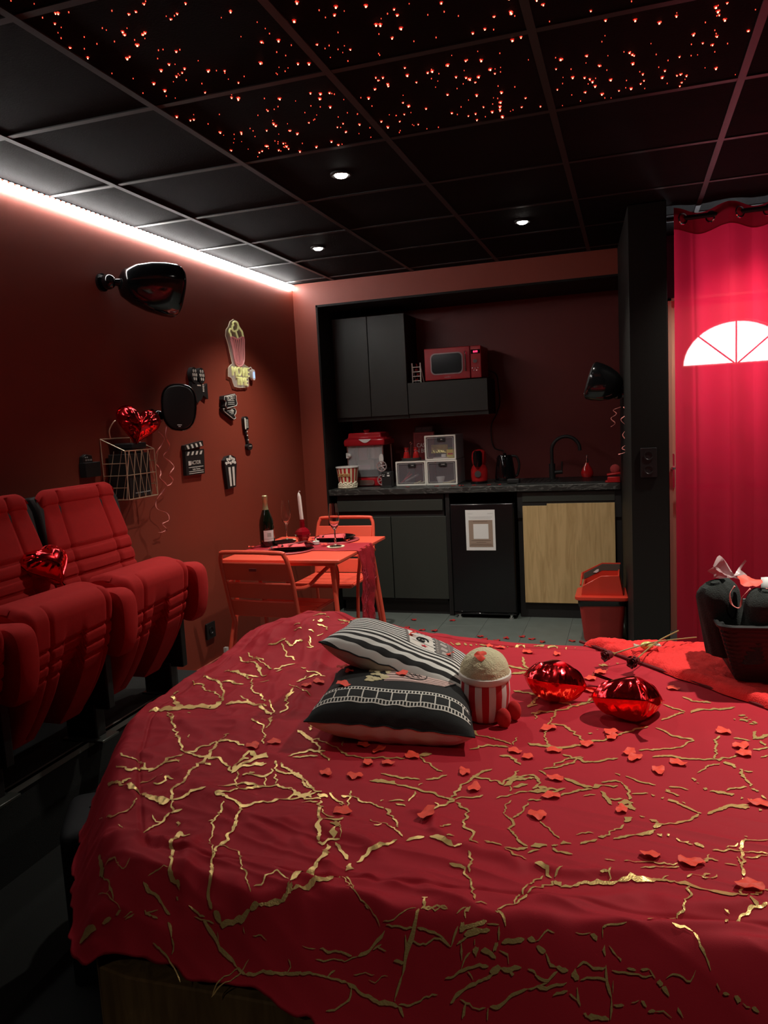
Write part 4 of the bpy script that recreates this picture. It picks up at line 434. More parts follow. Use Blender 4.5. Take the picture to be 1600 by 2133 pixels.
OAK_SHADED = mat('oak_panel_shaded', (.42, .27, .12), .6, spec=.2)
def wood(m, scale=(1, 1, 12), base=(.48, .31, .14), dark=(.30, .18, .075)):
    nt = m.node_tree; b = nt.nodes['Principled BSDF']
    tc = nt.nodes.new('ShaderNodeTexCoord'); mp = nt.nodes.new('ShaderNodeMapping'); mp.inputs['Scale'].default_value = scale
    n = nt.nodes.new('ShaderNodeTexNoise'); n.inputs['Scale'].default_value = 3; n.inputs['Detail'].default_value = 8; n.inputs['Distortion'].default_value = 1.2
    r = nt.nodes.new('ShaderNodeValToRGB'); r.color_ramp.elements[0].position = .3; r.color_ramp.elements[1].position = .62
    r.color_ramp.elements[0].color = dark+(1,); r.color_ramp.elements[1].color = base+(1,)
    nt.links.new(tc.outputs['Object'], mp.inputs[0]); nt.links.new(mp.outputs[0], n.inputs['Vector']); nt.links.new(n.outputs['Fac'], r.inputs[0]); nt.links.new(r.outputs[0], b.inputs['Base Color'])
wood(OAK_SHADED, (9, 9, 1.2), (.26, .165, .065), (.15, .09, .035))  # grain tones set darker, shade of the bed base put into the colour
bed = thing('bed', 'large bed with oak sides under a red and gold bedspread', 'bed', (-.2, 2.0, 0))
def offset_poly(P, d):
    out = []; n = len(P)
    for k in range(n):
        e1 = P[k]-P[k-1]; e2 = P[(k+1) % n]-P[k]
        n1 = np.array([-e1[1], e1[0]])/np.hypot(*e1); n2 = np.array([-e2[1], e2[0]])/np.hypot(*e2)
        m = n1+n2; m /= np.hypot(*m); out.append(P[k]+m*d/max(.5, m@n1))
    return out
sgn = 1 if np.sum(BED[:, 0]*np.roll(BED[:, 1], -1)-np.roll(BED[:, 0], -1)*BED[:, 1]) > 0 else -1
b = MB(); b.plate([tuple(p) for p in offset_poly(BED, -.04*sgn)], lambda u, v, w: (u, v, w), 0, .42); part('bed_base', b, OAK_SHADED, bed, bevel=.004)
b = MB(); b.plate([tuple(p) for p in offset_poly(BED, .06*sgn)], lambda u, v, w: (u, v, w), .42, .52); part('mattress', b, mat('mattress_white', (.7, .68, .64), .8), bed, bevel=.02)
cov = tag(mesh_obj('bedspread', MB().box((0, 0, 0), (.1, .1, .1)), COVER), 'deep red bedspread printed with gold cracks, draped over the bed', 'bedspread')
def bed_cover():
    # radial grid from the centre to beyond the edge
    NT, NR = 900, 330
    c = np.array([-.15, 2.0])
    th = np.linspace(0, 2*PI, NT, endpoint=False)
    n = len(BED); rad = np.zeros(NT)
    for k in range(NT):
        dx, dy = math.cos(th[k]), math.sin(th[k])
        best = 0
        for i in range(n):
            a = BED[i]-c; e = BED[(i+1) % n]-BED[i]
            den = dx*e[1]-dy*e[0]
            if abs(den) < 1e-12: continue
            t = (a[0]*e[1]-a[1]*e[0])/den; s = (a[0]*dy-a[1]*dx)/den
            if t > 0 and -1e-9 <= s <= 1+1e-9: best = max(best, t)
        rad[k] = best
    k9 = np.ones(9)/9; rs = np.convolve(np.r_[rad[-4:], rad, rad[:4]], k9, 'valid'); rad = rs
    s = np.linspace(0.002, 1, NR)
    # rings: even on top, then out over the edge
    R = s[None, :]*(rad[:, None]-.06)
    ex = np.linspace(0, 1, 46)[None, 1:]
    hem = .085+.006*vnoise(th*14, th*0, 31)[:, None]+.008*vnoise(th*40, th*0, 32)[:, None]
    R = np.concatenate([R, rad[:, None]-.06+ex*(.06+hem)], 1)
    X = c[0]+np.cos(th)[:, None]*R; Y = c[1]+np.sin(th)[:, None]*R
    Z = bed_h(X, Y)
    nt_, nr = X.shape
    V = np.stack([X, Y, Z], -1).reshape(-1, 3)
    i = np.arange(nt_)[:, None]; j = np.arange(nr-1)[None, :]
    a = i*nr+j; b_ = ((i+1) % nt_)*nr+j
    F = np.stack([a, a+1, b_+1, b_], -1).reshape(-1, 4)
    me = bpy.data.meshes.new('bedspread')
    me.vertices.add(len(V)); me.vertices.foreach_set('co', V.ravel())
    me.loops.add(len(F)*4); me.loops.foreach_set('vertex_index', F.ravel().astype(np.int32))
    me.polygons.add(len(F)); me.polygons.foreach_set('loop_start', np.arange(0, len(F)*4, 4, dtype=np.int32))
    me.update(calc_edges=True); me.validate(); me.materials.append(COVER); me.shade_smooth()
    return me
cov.data = bed_cover()
sd = cov.modifiers.new('thick', 'SOLIDIFY'); sd.thickness = .003; sd.offset = -1
def veins():
    rg = np.random.default_rng(5)
    VV = []; FF = []; base = 0
    for L in VEINS:
        dash = L[0]; P = np.array(L[1:], float).reshape(-1, 3)*[.001, .001, .0001]
        seg = np.hypot(*(P[1:, :2]-P[:-1, :2]).T); s = np.r_[0, np.cumsum(seg)]
        n = max(5, int(s[-1]/.0045)); t = np.linspace(0, s[-1], n)
        x = np.interp(t, s, P[:, 0]); y = np.interp(t, s, P[:, 1]); w = np.interp(t, s, P[:, 2])
        if n > 7:
            k = np.ones(3)/3
            x[1:-1] = np.convolve(x, k, 'valid'); y[1:-1] = np.convolve(y, k, 'valid')
        sd_ = rg.integers(0, 999); o = sd_*7.3
        jit = .0045*vnoise(t*70+o, t*0, 2)+.0022*vnoise(t*190+o, t*0, 3)
        dx = np.gradient(x); dy = np.gradient(y); l = np.hypot(dx, dy)+1e-9; nx, ny = -dy/l, dx/l
        env = np.clip(np.minimum(t, s[-1]-t)/.01, 0, 1)*(1-.75*_ss((bed_d(x, y)+.03)/.03))
        x = x+nx*jit*env; y = y+ny*jit*env
        wl = w*(1+.45*vnoise(t*90+o, t*0, 4)); wr = w*(1+.45*vnoise(t*90+o, t*0+5, 5))
        if dash: 
            q = np.clip(vnoise(t*150+o, t*0, 6)*2.2+.75, .0, 1.15); wl *= q; wr *= q
        tip = np.clip(np.minimum(t, s[-1]-t)/(.6*w+.002), .25, 1); wl *= tip; wr *= tip
        m = 3
        for q in range(m):
            f = q/(m-1)
            off = (-wl*.5)*(1-f)+(wr*.5)*f
            VV.append(np.stack([x+nx*off, y+ny*off], 1))
        for a in range(n-1):
            if dash and (wl[a] < w[a]*.12 or wl[a+1] < w[a]*.12): continue
            for q in range(m-1):
                FF.append((base+q*n+a, base+q*n+a+1, base+(q+1)*n+a+1, base+(q+1)*n+a))
        base += m*n
    XY = np.concatenate(VV); x, y = XY.T
    e = .002; z = bed_h(x, y); zx = (bed_h(x+e, y)-z)/e; zy = (bed_h(x, y+e)-z)/e
    N = np.stack([-zx, -zy, np.ones_like(zx)], 1); N /= np.linalg.norm(N, axis=1)[:, None]
    P = np.stack([x, y, z], 1)+N*.0021
    d = bed_d(x, y); ok = d < .08
    FF = [f for f in FF if ok[list(f)].all()]
    b = MB(); b.v = [tuple(p) for p in P.tolist()]; b.f = FF; b.m = [0]*len(FF)
    return b
part('gold_print', veins(), GOLD, cov).data.shade_smooth()
# petals: each its own object, three shapes shared
def petal_mesh(seed, m, size=.017):
    r = random.Random(seed); b = MB(); a0 = r.uniform(0, 6); e = r.uniform(.65, .85); kx, ky = r.uniform(-9, 9), r.uniform(-9, 9)
    n = 16; ring = []
    for j in range(5):
        l = []
        for k in range(n):
            a = 2*PI*k/n; rr = size*(j/4)*(1+.14*math.sin(3*a+a0)+.1*math.sin(2*a+2*a0)+.05*math.sin(7*a))
            x, y = rr*math.cos(a), rr*math.sin(a)*e
            l.append((x, y, .0035+kx*x*x+ky*y*y*.8+.0022*math.sin(4*a+a0)*(j/4)**2))
        ring.append(l)
    zmin = min(p[2] for l in ring for p in l); ring = [[(p[0], p[1], p[2]-zmin+.0006) for p in l] for l in ring]
    b.ring(ring[:1]+ring[1:], caps=False)
    me = mesh_obj('rose_petal', b, m); d = me.data; bpy.data.objects.remove(me); return d
PMESH = [petal_mesh(k, PETAL) for k in range(6)]; PMESHR = [petal_mesh(k+9, PETALR) for k in range(3)]
def petal(x, y, z, label, group, rot=None, sc=1., dark=False, k=None):
    o = bpy.data.objects.new('rose_petal', random.choice(PMESHR if dark else PMESH) if k is None else PMESH[k]); COL.objects.link(o)
    o.location = (x, y, z); o.rotation_euler = rot or (0, 0, random.uniform(0, 6.28)); o.scale = (sc, sc, sc)
    return tag(o, label, 'petal', group)
PET = [(-0.972, 1.76), (-0.923, 1.788), (-0.681, 1.824), (-0.631, 1.804), (-0.635, 1.723), (-0.586, 1.733), (-0.538, 1.787), (-0.713, 1.641), (-0.641, 1.641), (-0.609, 1.475), (-0.392, 1.731), (-0.352, 1.653), (-0.422, 1.494), (-0.291, 1.869), (-0.254, 1.842), (-0.247, 2.252), (-0.222, 2.027), (-0.059, 2.028), (-0.056, 1.997), (-0.117, 1.943), (-0.196, 1.893), (-0.012, 1.911), (-0.001, 1.88), (0.053, 1.823), (0.097, 1.873), (0.219, 2.082), (0.253, 2.001), (0.253, 1.956), (-0.176, 1.739), (-0.179, 1.65), (-0.028, 1.617), (-0.198, 1.554), (0.026, 1.445), (0.096, 1.436), (0.252, 1.705), (-0.358, 2.685), (-0.257, 2.686), (-0.104, 2.512), (-0.131, 2.447), (0.113, 2.398), (-0.133, 2.337), (-0.501, 2.718), (-0.462, 2.718), (-1.05, 2.72), (-1.0, 2.7), (-0.974, 2.224), (-1.0, 2.191)]
ORD = 'leftmost second third fourth fifth sixth seventh eighth ninth tenth eleventh twelfth thirteenth fourteenth fifteenth'.split()
PLAB = ['left one of two orange petals side by side, left of the cushions', 'right, rounder one of two orange petals side by side, left of the cushions', 'orange petal tucked just below the front edge of the black cushion', 'narrow orange petal right of the one tucked below the black cushion', 'left one of two petals a hand below the black cushion', 'right, folded one of two petals a hand below the black cushion', 'orange petal on a gold vein below the right half of the black cushion', 'oval petal, left one of a pair on the creased left part of the bed', 'large round petal, right one of a pair on the creased left part of the bed', 'crumpled orange petal beside the thickest gold crack of the bedspread', 'flat orange petal on a gold branch below the popcorn plush', 'orange petal just below the gold branch under the popcorn plush', 'notched orange petal alone in the plain red centre of the bed', 'left one of two petals right below the popcorn plush', 'right, oval one of two petals right below the popcorn plush', 'orange petal half under the front of the left bed heart', 'orange petal at the top of a gold loop between plush and near heart', 'upper one of two overlapping petals below the near foil heart', 'lower one of two overlapping petals below the near foil heart', 'orange petal on the right end of a gold loop below the hearts', 'small petal at the left foot of a gold loop below the hearts', 'upper one of two stacked petals in the middle right of the bed', 'lower one of two stacked petals in the middle right of the bed', 'largest, double orange petal in the middle right of the bed', 'folded petal touching the upper right of the double petal', 'oval petal at the top of a gold vein, right of the near heart', 'upper one of two petals near the right edge of the bed', 'lower, rounder one of two petals near the right edge of the bed', 'orange petal on the dense gold patch in the middle of the bed', 'orange petal on the gold line under the dense gold patch', 'orange petal on the heavy gold knot right of the bed centre', 'pinched orange petal left of the round gold loop on the bed', 'long orange petal above the heavy gold crack at the right front', 'broad orange petal right of the long one at the right front', 'orange petal cut by the right picture edge on the bed', 'orange petal on the far part of the bed behind the left bed heart', 'orange petal at the far edge between left bed heart and throw', 'small orange petal between the left bed heart and the roses', 'orange petal touching the dark tail of the left bed heart', 'orange petal lying in front of the throw, right of the near heart', 'orange petal in the gap between the two bed hearts', 'left one of two petals behind the plush at the far bed edge', 'right one of two petals behind the plush at the far bed edge', 'left one of two petals on the raised crest at the head of the bed', 'right one of two petals on the raised crest at the head of the bed', 'orange petal touching the upper left corner of the black cushion', 'orange petal just left of the one at the corner of the black cushion']
for (x, y), plab in zip(PET, PLAB):
    z = float(bed_h(np.array([x]), np.array([y]))[0])
    zx = (float(bed_h(x+.01, y))-z)/.01; zy = (float(bed_h(x, y+.01))-z)/.01
    q = Vector((-zx, -zy, 1)).normalized().to_track_quat('Z', 'Y') @ Euler((0, 0, random.uniform(0, 6.28))).to_quaternion()
    petal(x, y, z+.003, plab, 'petals on the bedspread', q.to_euler(), random.uniform(1.0, 1.3))
o = petal(.188, 1.375, float(bed_h(.188, 1.375))+.004, 'largest, sheer orange petal near the right edge of the bed front', 'petals on the bedspread', sc=1.35)
for k, (x, y) in enumerate(sorted([(-1.52, 5.265), (-1.756, 5.106), (-1.509, 5.059), (-1.388, 5.011), (-1.299, 4.998), (-1.235, 5.283), (-0.964, 4.899), (-0.841, 4.826), (-0.788, 4.887), (-0.691, 4.933), (-0.623, 4.886), (-0.369, 4.876), (-0.923, 4.848), (-0.55, 4.831)])):
    petal(x, y, .0012, ORD[k]+' red petal'+(' from the left' if k else '')+' on the grey floor tiles before the kitchen', 'petals on the tiled floor', sc=1.35, dark=True)
for k, (x, y) in enumerate(sorted([(-1.571, 5.308), (-1.352, 5.291), (-1.227, 5.261), (-1.172, 5.423), (-1.072, 5.397), (-0.969, 5.301), (-0.893, 5.351), (-1.164, 5.179)])):
    petal(x, max(y, 5.43)+.02, .957, ORD[k]+' red petal'+(' from the left' if k else '')+' on the dark stone worktop', 'petals on the worktop', sc=1.0, dark=True)
petal(-2.30, 1.97, .3012, 'dark red rose petal on the black seat platform at the left edge', 'petal on the platform', sc=1.6, dark=True)

# ================================================================== kitchen
def vein_stone(m):
    nt = m.node_tree; b = nt.nodes['Principled BSDF']
    tc = nt.nodes.new('ShaderNodeTexCoord'); mp = nt.nodes.new('ShaderNodeMapping'); mp.inputs['Scale'].default_value = (3, 9, 9)
    n = nt.nodes.new('ShaderNodeTexNoise'); n.inputs['Scale'].default_value = 2.2; n.inputs['Detail'].default_value = 7; n.inputs['Distortion'].default_value = 1.6
    r = nt.nodes.new('ShaderNodeValToRGB'); e = r.color_ramp.elements; e[0].position = .40; e[0].color = (.02, .022, .021, 1); e[1].position = .62; e[1].color = (.03, .032, .03, 1)
    x = e.new(.5); x.color = (.13, .135, .125, 1); x = e.new(.47); x.color = (.03, .032, .03, 1); x = e.new(.53); x.color = (.035, .037, .035, 1)
    nt.links.new(tc.outputs['Object'], mp.inputs[0]); nt.links.new(mp.outputs[0], n.inputs['Vector']); nt.links.new(n.outputs['Fac'], r.inputs[0]); nt.links.new(r.outputs[0], b.inputs['Base Color'])
STONE = mat('dark_stone_worktop', (.03, .03, .03), .42, bump=(40, .5)); vein_stone(STONE)
WT = .955
t = thing('worktop', 'dark grey veined stone-effect worktop across the kitchen alcove', 'worktop', (-1.1, 5.7, .91))
b = MB()
b.bb(-2.18, -.76, 5.40, 6.02, .91, WT); b.bb(-.76, -.062, 5.40, 5.50, .91, WT); b.bb(-.76, -.062, 5.93, 6.02, .91, WT); b.bb(-.105, -.062, 5.50, 5.93, .91, WT)
part('slab', b, STONE, t, bevel=.004)
SINKM = mat('sink_composite', (.012, .012, .012), .5)
t = thing('sink', 'black composite sink with draining board set into the worktop', 'sink', (-.43, 5.7, WT))
b = MB(); b.bb(-.775, -.09, 5.485, 5.945, WT, WT+.006); part('rim', b, SINKM, t, bevel=.002)
b = MB(); b.bb(-.48, -.12, 5.52, 5.9, WT-.002, WT+.0075); part('basin', b, mat('sink_dark', (.005, .005, .005), .4), t)
b = MB()
for k in range(7): b.bb(-.74+.035*k, -.725+.035*k, 5.53, 5.89, WT+.006, WT+.0085)
part('drainer_ribs', b, SINKM, t)
t = thing('faucet', 'tall matte black swan-neck kitchen faucet behind the sink', 'faucet', (-.55, 5.78, WT+.006))
b = MB(); b.cyl((-.55, 5.78, WT+.006), (-.55, 5.78, WT+.014), .03); b.cyl((-.55, 5.78, WT+.012), (-.55, 5.78, WT+.12), .023); part('base', b, BLK, t)
b = MB(); P = [(-.55, 5.78, WT+.1), (-.55, 5.78, 1.16)]+[(-.449-.101*math.cos(math.radians(a)), 5.78-.0*a, 1.17+.101*math.sin(math.radians(a))) for a in range(0, 176, 8)]+[(-.349, 5.78, 1.165)]
b.tube(P, .0125, 12); part('spout', b, BLK, t)
b = MB(); b.cyl((-.55, 5.78, WT+.055), (-.475, 5.775, WT+.058), .014); b.cyl((-.48, 5.775, WT+.055), (-.478, 5.77, WT+.135), .005); part('lever', b, BLK, t)
# base units
t = thing('base_cabinet', 'black handleless base cabinet with one drawer behind the red chair', 'cabinet', (-1.72, 5.7, 0))
b = MB(); b.bb(-2.13, -1.30, 5.44, 6.0, .1, .905); part('carcass', b, BLK, t)
b = MB(); b.bb(-2.125, -1.305, 5.42, 5.44, .785, .865); part('drawer_front', b, CAB, t, bevel=.002)
b = MB(); b.bb(-2.125, -1.708, 5.42, 5.44, .125, .742); part('door', b, CAB, t, bevel=.002)
b = MB(); b.bb(-1.702, -1.285, 5.42, 5.44, .125, .742); part('door', b, CAB, t, bevel=.002)
b = MB(); b.bb(-2.12, -1.29, 5.47, 5.49, 0, .1); part('plinth', b, BLK, t)
FR = mat('fridge_black', (.008, .008, .009), .22)
t = thing('mini_fridge', 'black undercounter mini fridge with a paper notice on its door', 'fridge', (-1.01, 5.6, 0))
b = MB(); b.bb(-1.238, -.785, 5.40, 5.92, .028, .825); part('body', b, FR, t, bevel=.004)
b = MB(); b.bb(-1.238, -.785, 5.365, 5.397, .045, .835); part('door', b, FR, t, bevel=.008)
b = MB(); b.bb(-1.236, -.787, 5.37, 5.40, .028, .04); part('kick_strip', b, BLKG, t, bevel=.002)
for x in (-1.20, -.825):
    b = MB(); b.lathe([(.018, 0), (.018, .012), (.011, .014), (.011, .03)], (x, 5.385, 0), 14); part('foot', b, CHROME, t)
t = thing('paper_notice', 'white paper notice with a tan panel taped on the mini fridge door', 'notice', (-1.02, 5.363, .645))
b = MB(); b.bb(-1.128, -.917, 5.3625, 5.3648, .5, .791); part('sheet', b, PAPER, t)
b = MB(); b.bb(-1.106, -.935, 5.3612, 5.3625, .525, .718); part('tan_panel', b, mat('tan_card', (.34, .25, .19), .7), t)
b = MB(); b.bb(-1.073, -.965, 5.3604, 5.3612, .583, .69); part('white_square', b, PAPER, t)
INK = mat('grey_ink', (.3, .3, .3), .7); INKB = mat('brown_ink', (.1, .06, .045), .7)
b = MB()
b.bb(-1.11, -1.075, 5.362, 5.3625, .7635, .7645); b.bb(-.97, -.93, 5.362, 5.3625, .7645, .7655)
b.bb(-1.108, -.935, 5.362, 5.3625, .742, .7428); b.bb(-1.105, -.937, 5.362, 5.3625, .735, .7358); b.bb(-1.1, -.945, 5.362, 5.3625, .728, .7288); part('printed_lines', b, INK, t)
b = MB()
for z, a, c in ((.708, -1.075, -.97), (.571, -1.09, -.95), (.558, -1.055, -.985), (.545, -1.095, -.945), (.535, -1.1, -.94)): b.bb(a, c, 5.3607, 5.3612, z, z+.0022)
o = part('caption_lines', b, INKB, t); o['kind'] = 'stuff'
t = thing('sink_cabinet', 'base cabinet with a light oak door under the sink', 'cabinet', (-.41, 5.7, 0))
b = MB(); b.bb(-.765, -.062, 5.445, 6.0, .0, .72); b.bb(-.765, -.062, 5.43, 5.48, .72, .905); part('carcass', b, BLK, t)
b = MB(); b.plate([(-.728, .112), (-.105, .112), (-.105, .82), (-.56, .82), (-.56, .806), (-.728, .806)], frF(5.44), 0, .02)
OAKD = mat('oak_door', (.45, .3, .14), .45); wood(OAKD, (10, 10, 1.0), (.62, .44, .21), (.46, .31, .135)); part('door', b, OAKD, t, bevel=.0015)
b = MB(); b.bb(-.728, -.105, 5.425, 5.43, .835, .9); part('top_rail', b, CAB, t)
b = MB(); b.bb(-1.285, -1.255, 5.425, 6.0, 0, .905); tag(mesh_obj('end_panel', b, BLK, bevel=.001), 'narrow black end panel between base cabinet and mini fridge', 'panel')
# wall units
t = thing('wall_cabinet', 'tall black two-door wall cabinet at the left of the alcove', 'cabinet', (-1.9, 5.85, 1.85))
b = MB(); b.bb(-2.18, -1.60, 5.69, 6.01, 1.465, 2.245); part('carcass', b, BLK, t)
b = MB(); b.bb(-2.178, -1.897, 5.67, 5.688, 1.49, 2.247); part('door', b, CAB, t, bevel=.0015)
b = MB(); b.bb(-1.892, -1.60, 5.67, 5.688, 1.49, 2.247); part('door', b, CAB, t, bevel=.0015)
b = MB(); b.bb(-2.178, -1.60, 5.69, 5.71, 1.462, 1.484); part('grip_rail', b, CAB, t)
t = thing('flap_cabinet', 'low black wall cabinet with a flap door carrying the microwave', 'cabinet', (-1.29, 5.85, 1.6))
b = MB(); b.bb(-1.596, -.99, 5.69, 6.01, 1.465, 1.722); part('carcass', b, BLK, t)
b = MB(); b.bb(-1.594, -.99, 5.67, 5.688, 1.493, 1.726); part('flap_door', b, CAB, t, bevel=.0015)
b = MB(); b.bb(-1.594, -.99, 5.69, 5.71, 1.462, 1.486); part('grip_rail', b, CAB, t)
# microwave
MWR = mat('microwave_red', (.37, .014, .02), .35)
t = thing('microwave', 'retro red microwave oven on top of the low wall cabinet', 'microwave', (-1.245, 5.85, 1.722))
b = MB(); b.bb(-1.457, -1.03, 5.70, 5.98, 1.735, 1.966); part('body', b, MWR, t, bevel=.008)
b = MB(); b.bb(-1.457, -1.112, 5.675, 5.70, 1.733, 1.968); part('door', b, MWR, t, bevel=.005)
b = MB(); b.bb(-1.110, -1.03, 5.68, 5.70, 1.733, 1.966); part('control_panel', b, MWR, t, bevel=.005)
o = rrect(-1.410, -1.165, 1.772, 1.930, .035); i_ = rrect(-1.402, -1.173, 1.780, 1.922, .03)
b = MB(); b.ring([[(x, 5.675, z) for x, z in o], [(x, 5.669, z) for x, z in o], [(x, 5.669, z) for x, z in i_], [(x, 5.675, z) for x, z in i_]], caps=False); part('window_trim', b, mat('trim_dull', (.28, .2, .2), .3, metal=.6), t)
b = MB(); b.plate(i_, frF(5.676), 0, .004); part('window', b, mat('dark_glass', (.012, .016, .017), .15), t)
b = MB(); b.cyl((-1.143, 5.655, 1.785), (-1.143, 5.655, 1.93), .0065); b.cyl((-1.143, 5.676, 1.79), (-1.143, 5.655, 1.79), .004); b.cyl((-1.143, 5.676, 1.925), (-1.143, 5.655, 1.925), .004); part('handle', b, CHROME, t)
b = MB(); b.plate(rrect(-1.105, -1.036, 1.908, 1.938, .004), frF(5.681), 0, .003); part('display', b, BLKG, t)
text('display_digits', '0:00', .019, mat('display_glow', (1, .05, .08), .5, emit=(1, .03, .1), es=5), t, (-1.07, 5.677, 1.922))
b = MB(); b.lathe([(.017, 0), (.017, -.01), (.014, -.016), (.0001, -.016)], (-1.073, 5.68, 1.853), 20, axis='y'); part('dial', b, CHROME, t)
for r, (z, xsb) in enumerate(((1.803, (-1.094, -1.073, -1.052)), (1.786, (-1.083, -1.062)))):
    for x in xsb: 
        b = MB(); b.lathe([(.005, 0), (.005, -.004), (.0001, -.005)], (x, 5.68, z), 10, axis='y'); part('button', b, CHROME, t)
text('brand_lettering', 'comfee', .016, mat('dull_silver', (.5, .4, .4), .4), t, (-1.285, 5.674, 1.752))
for x in (-1.44, -1.05):
    b = MB(); b.cyl((x, 5.72, 1.7235), (x, 5.72, 1.735), .012); part('foot', b, BLK, t)
b = MB(); b.tube(smooth_path([(-1.04, 5.99, 1.80), (-.975, 6.0, 1.76), (-.962, 6.005, 1.65), (-.955, 6.005, 1.55), (-.985, 6.0, 1.46), (-1.025, 6.0, 1.38), (-1.03, 6.0, 1.27), (-1.012, 6.0, 1.20), (-.98, 5.99, 1.185), (-.935, 5.96, 1.176), (-.925, 5.88, 1.166)]), .004, 6)
tag(mesh_obj('power_cable', b, BLK), 'thin black power cable hanging from the microwave down to the kettle', 'cable')
# little ladder ornament
t = thing('ladder_ornament', 'small white wooden ladder ornament between wall cabinet and microwave', 'ornament', (-1.53, 5.75, 1.7235))
LW = mat('white_wood', (.66, .65, .6), .5)
for x in (-1.567, -1.503):
    b = MB(); b.bb(x-.004, x+.004, 5.72, 5.728, 1.7235, 1.875); part('rail', b, LW, t)
    b = MB(); b.tube([(x, 5.727, 1.866), (x+.012, 5.77, 1.7265)], .003, 6); part('rear_leg', b, LW, t)
for k in range(4):
    b = MB(); z = 1.742+.034*k; b.bb(-1.567, -1.503, 5.717, 5.731, z-.003, z+.003); part('rung', b, LW, t)
b = MB()
for k, (x, z, r) in enumerate(((-1.54, 1.75, .011), (-1.525, 1.79, .01), (-1.54, 1.825, .012), (-1.535, 1.86, .006))): b.ball((x, 5.745, z), r, 10, sx=1.2, sz=.8)
b.tube([(-1.535, 5.745, 1.75), (-1.54, 5.745, 1.873)], .0025, 6)
part('red_figures', b, mat('dark_red_plastic', (.35, .02, .02), .4), t)
# popcorn bucket
t = thing('popcorn_bucket', 'red and cream striped paper popcorn bucket at the left end of the worktop', 'bucket', (-2.055, 5.50, WT+.001))
SB = stripes_mat('bucket_stripes', (.78, .70, .45), (.50, .02, .02), 'X', 0, radial=16)
b = MB(); b.lathe([(.066, 0), (.086, .16), (.083, .16), (.063, .003), (.0001, .003)], n=40); part('cup', b, SB, t, local=True)
b = MB(); b.lathe([(.0865, .158), (.090, .160), (.090, .167), (.0865, .1685), (.083, .166), (.083, .160)], n=40, caps=False); part('rim', b, WHITE, t, local=True)
b = MB()
for k in range(13):
    a = -2.6+.18*k*1.1; r0 = .0675
    for q in range(3): b.ball((r0*math.cos(a+.06*q)*1.02, r0*math.sin(a+.06*q)*1.02, .012+.011*q*(1+(k % 3)*.3)), .0125, 8, sz=.9)
part('printed_popcorn', b, CREAM, t, local=True)
b = MB(); b.add([( .0795*math.cos(a)*1.02, .0795*math.sin(a)*1.02, z) for a in np.linspace(-2.25, -1.05, 9) for z in (.095, .118)], [(2*k, 2*k+2, 2*k+3, 2*k+1) for k in range(8)]); part('name_band', b, mat('band_yellow', (.7, .55, .2), .6), t, local=True)
text('bucket_lettering', 'POPCORN', .021, mat('dark_red_ink', (.3, .02, .02), .6), t, (0, -.0835, .106), world=False)
# popcorn machine
t = thing('popcorn_machine', 'red tabletop popcorn machine with clear cabinet and two cart wheels', 'popcorn machine', (-1.95, 5.72, WT+.001))
PR = mat('machine_red', (.40, .012, .02), .2); CL = mat('clear_plastic', (.9, .9, .92), .05, trans=.0, alpha=.22)
b = MB(); b.bb(-.14, .155, -.115, .115, 0, .075); part('base', b, PR, t, bevel=.012, local=True)
b = MB(); b.plate(rrect(-.075, .075, .012, .052, .018), lambda u, v, w: (u, -.116-w, v), 0, .012); part('drawer_handle', b, STEEL, t, local=True)
b = MB()
for x, y in ((-.135, -.11), (.15, -.11), (-.135, .11), (.15, .11)): b.bb(x-.004, x+.004, y-.004, y+.004, .07, .325)
part('post', b, STEEL, t, local=True)
b = MB(); b.bb(-.135, .15, -.112, -.108, .075, .32); part('front_pane', b, CL, t, local=True)
b = MB(); b.bb(-.137, -.133, -.11, .11, .075, .32); part('side_pane', b, CL, t, local=True)
b = MB(); b.bb(-.10, .03, .02, .03, .12, .315); part('back_card', b, mat('grey_card', (.3, .27, .25), .5), t, local=True)
b = MB(); b.bb(-.1, .0, .012, .018, .12, .16); b.bb(-.09, -.02, .012, .018, .2, .3); part('leaflet', b, mat('pink_card', (.5, .3, .36), .6), t, local=True)
b = MB(); b.lathe([(.0001, .30), (.045, .30), (.052, .22), (.035, .215), (.0001, .215)], (.03, .05, -.01), 20); part('kettle', b, STEEL, t, local=True)
b = MB(); b.bb(-.12, .14, -.125, .1, .078, .13); part('crumb_drawer', b, mat('drawer_grey', (.18, .2, .21), .2, alpha=.6), t, local=True)
b = MB(); b.ring([[(x*k1, y*k1, z) for x, y in ((-.155, -.13), (.17, -.13), (.17, .13), (-.155, .13))] for k1, z in ((1, .315), (1.02, .34), (1, .365), (.84, .375), (.80, .415))]); part('lid', b, PR, t, bevel=.008, local=True)
b = MB(); b.lathe([(.02, .414), (.02, .424), (.026, .434), (.0001, .438)], (-.01, 0, 0), 16); part('lid_knob', b, PR, t, local=True)
b = MB(); b.plate([(-.05+.1*k/10, -.028*math.sin(PI*k/10)) for k in range(11)], lambda u, v, w: (u+.02, -.134-w, .366+v), 0, .004); part('badge', b, WHITE, t, local=True)
b = MB(); b.lathe([(.03, 0), (.03, -.006), (.0001, -.008)], (.138, -.115, .21), 20, axis='y', sx=1.3, sy=.6); part('side_latch', b, WHITE, t, local=True)
b = MB(); b.bb(-.145, -.12, -.125, -.112, .225, .265); b.ball((-.118, -.12, .245), .016, 10); part('door_latch', b, WHITE, t, local=True)
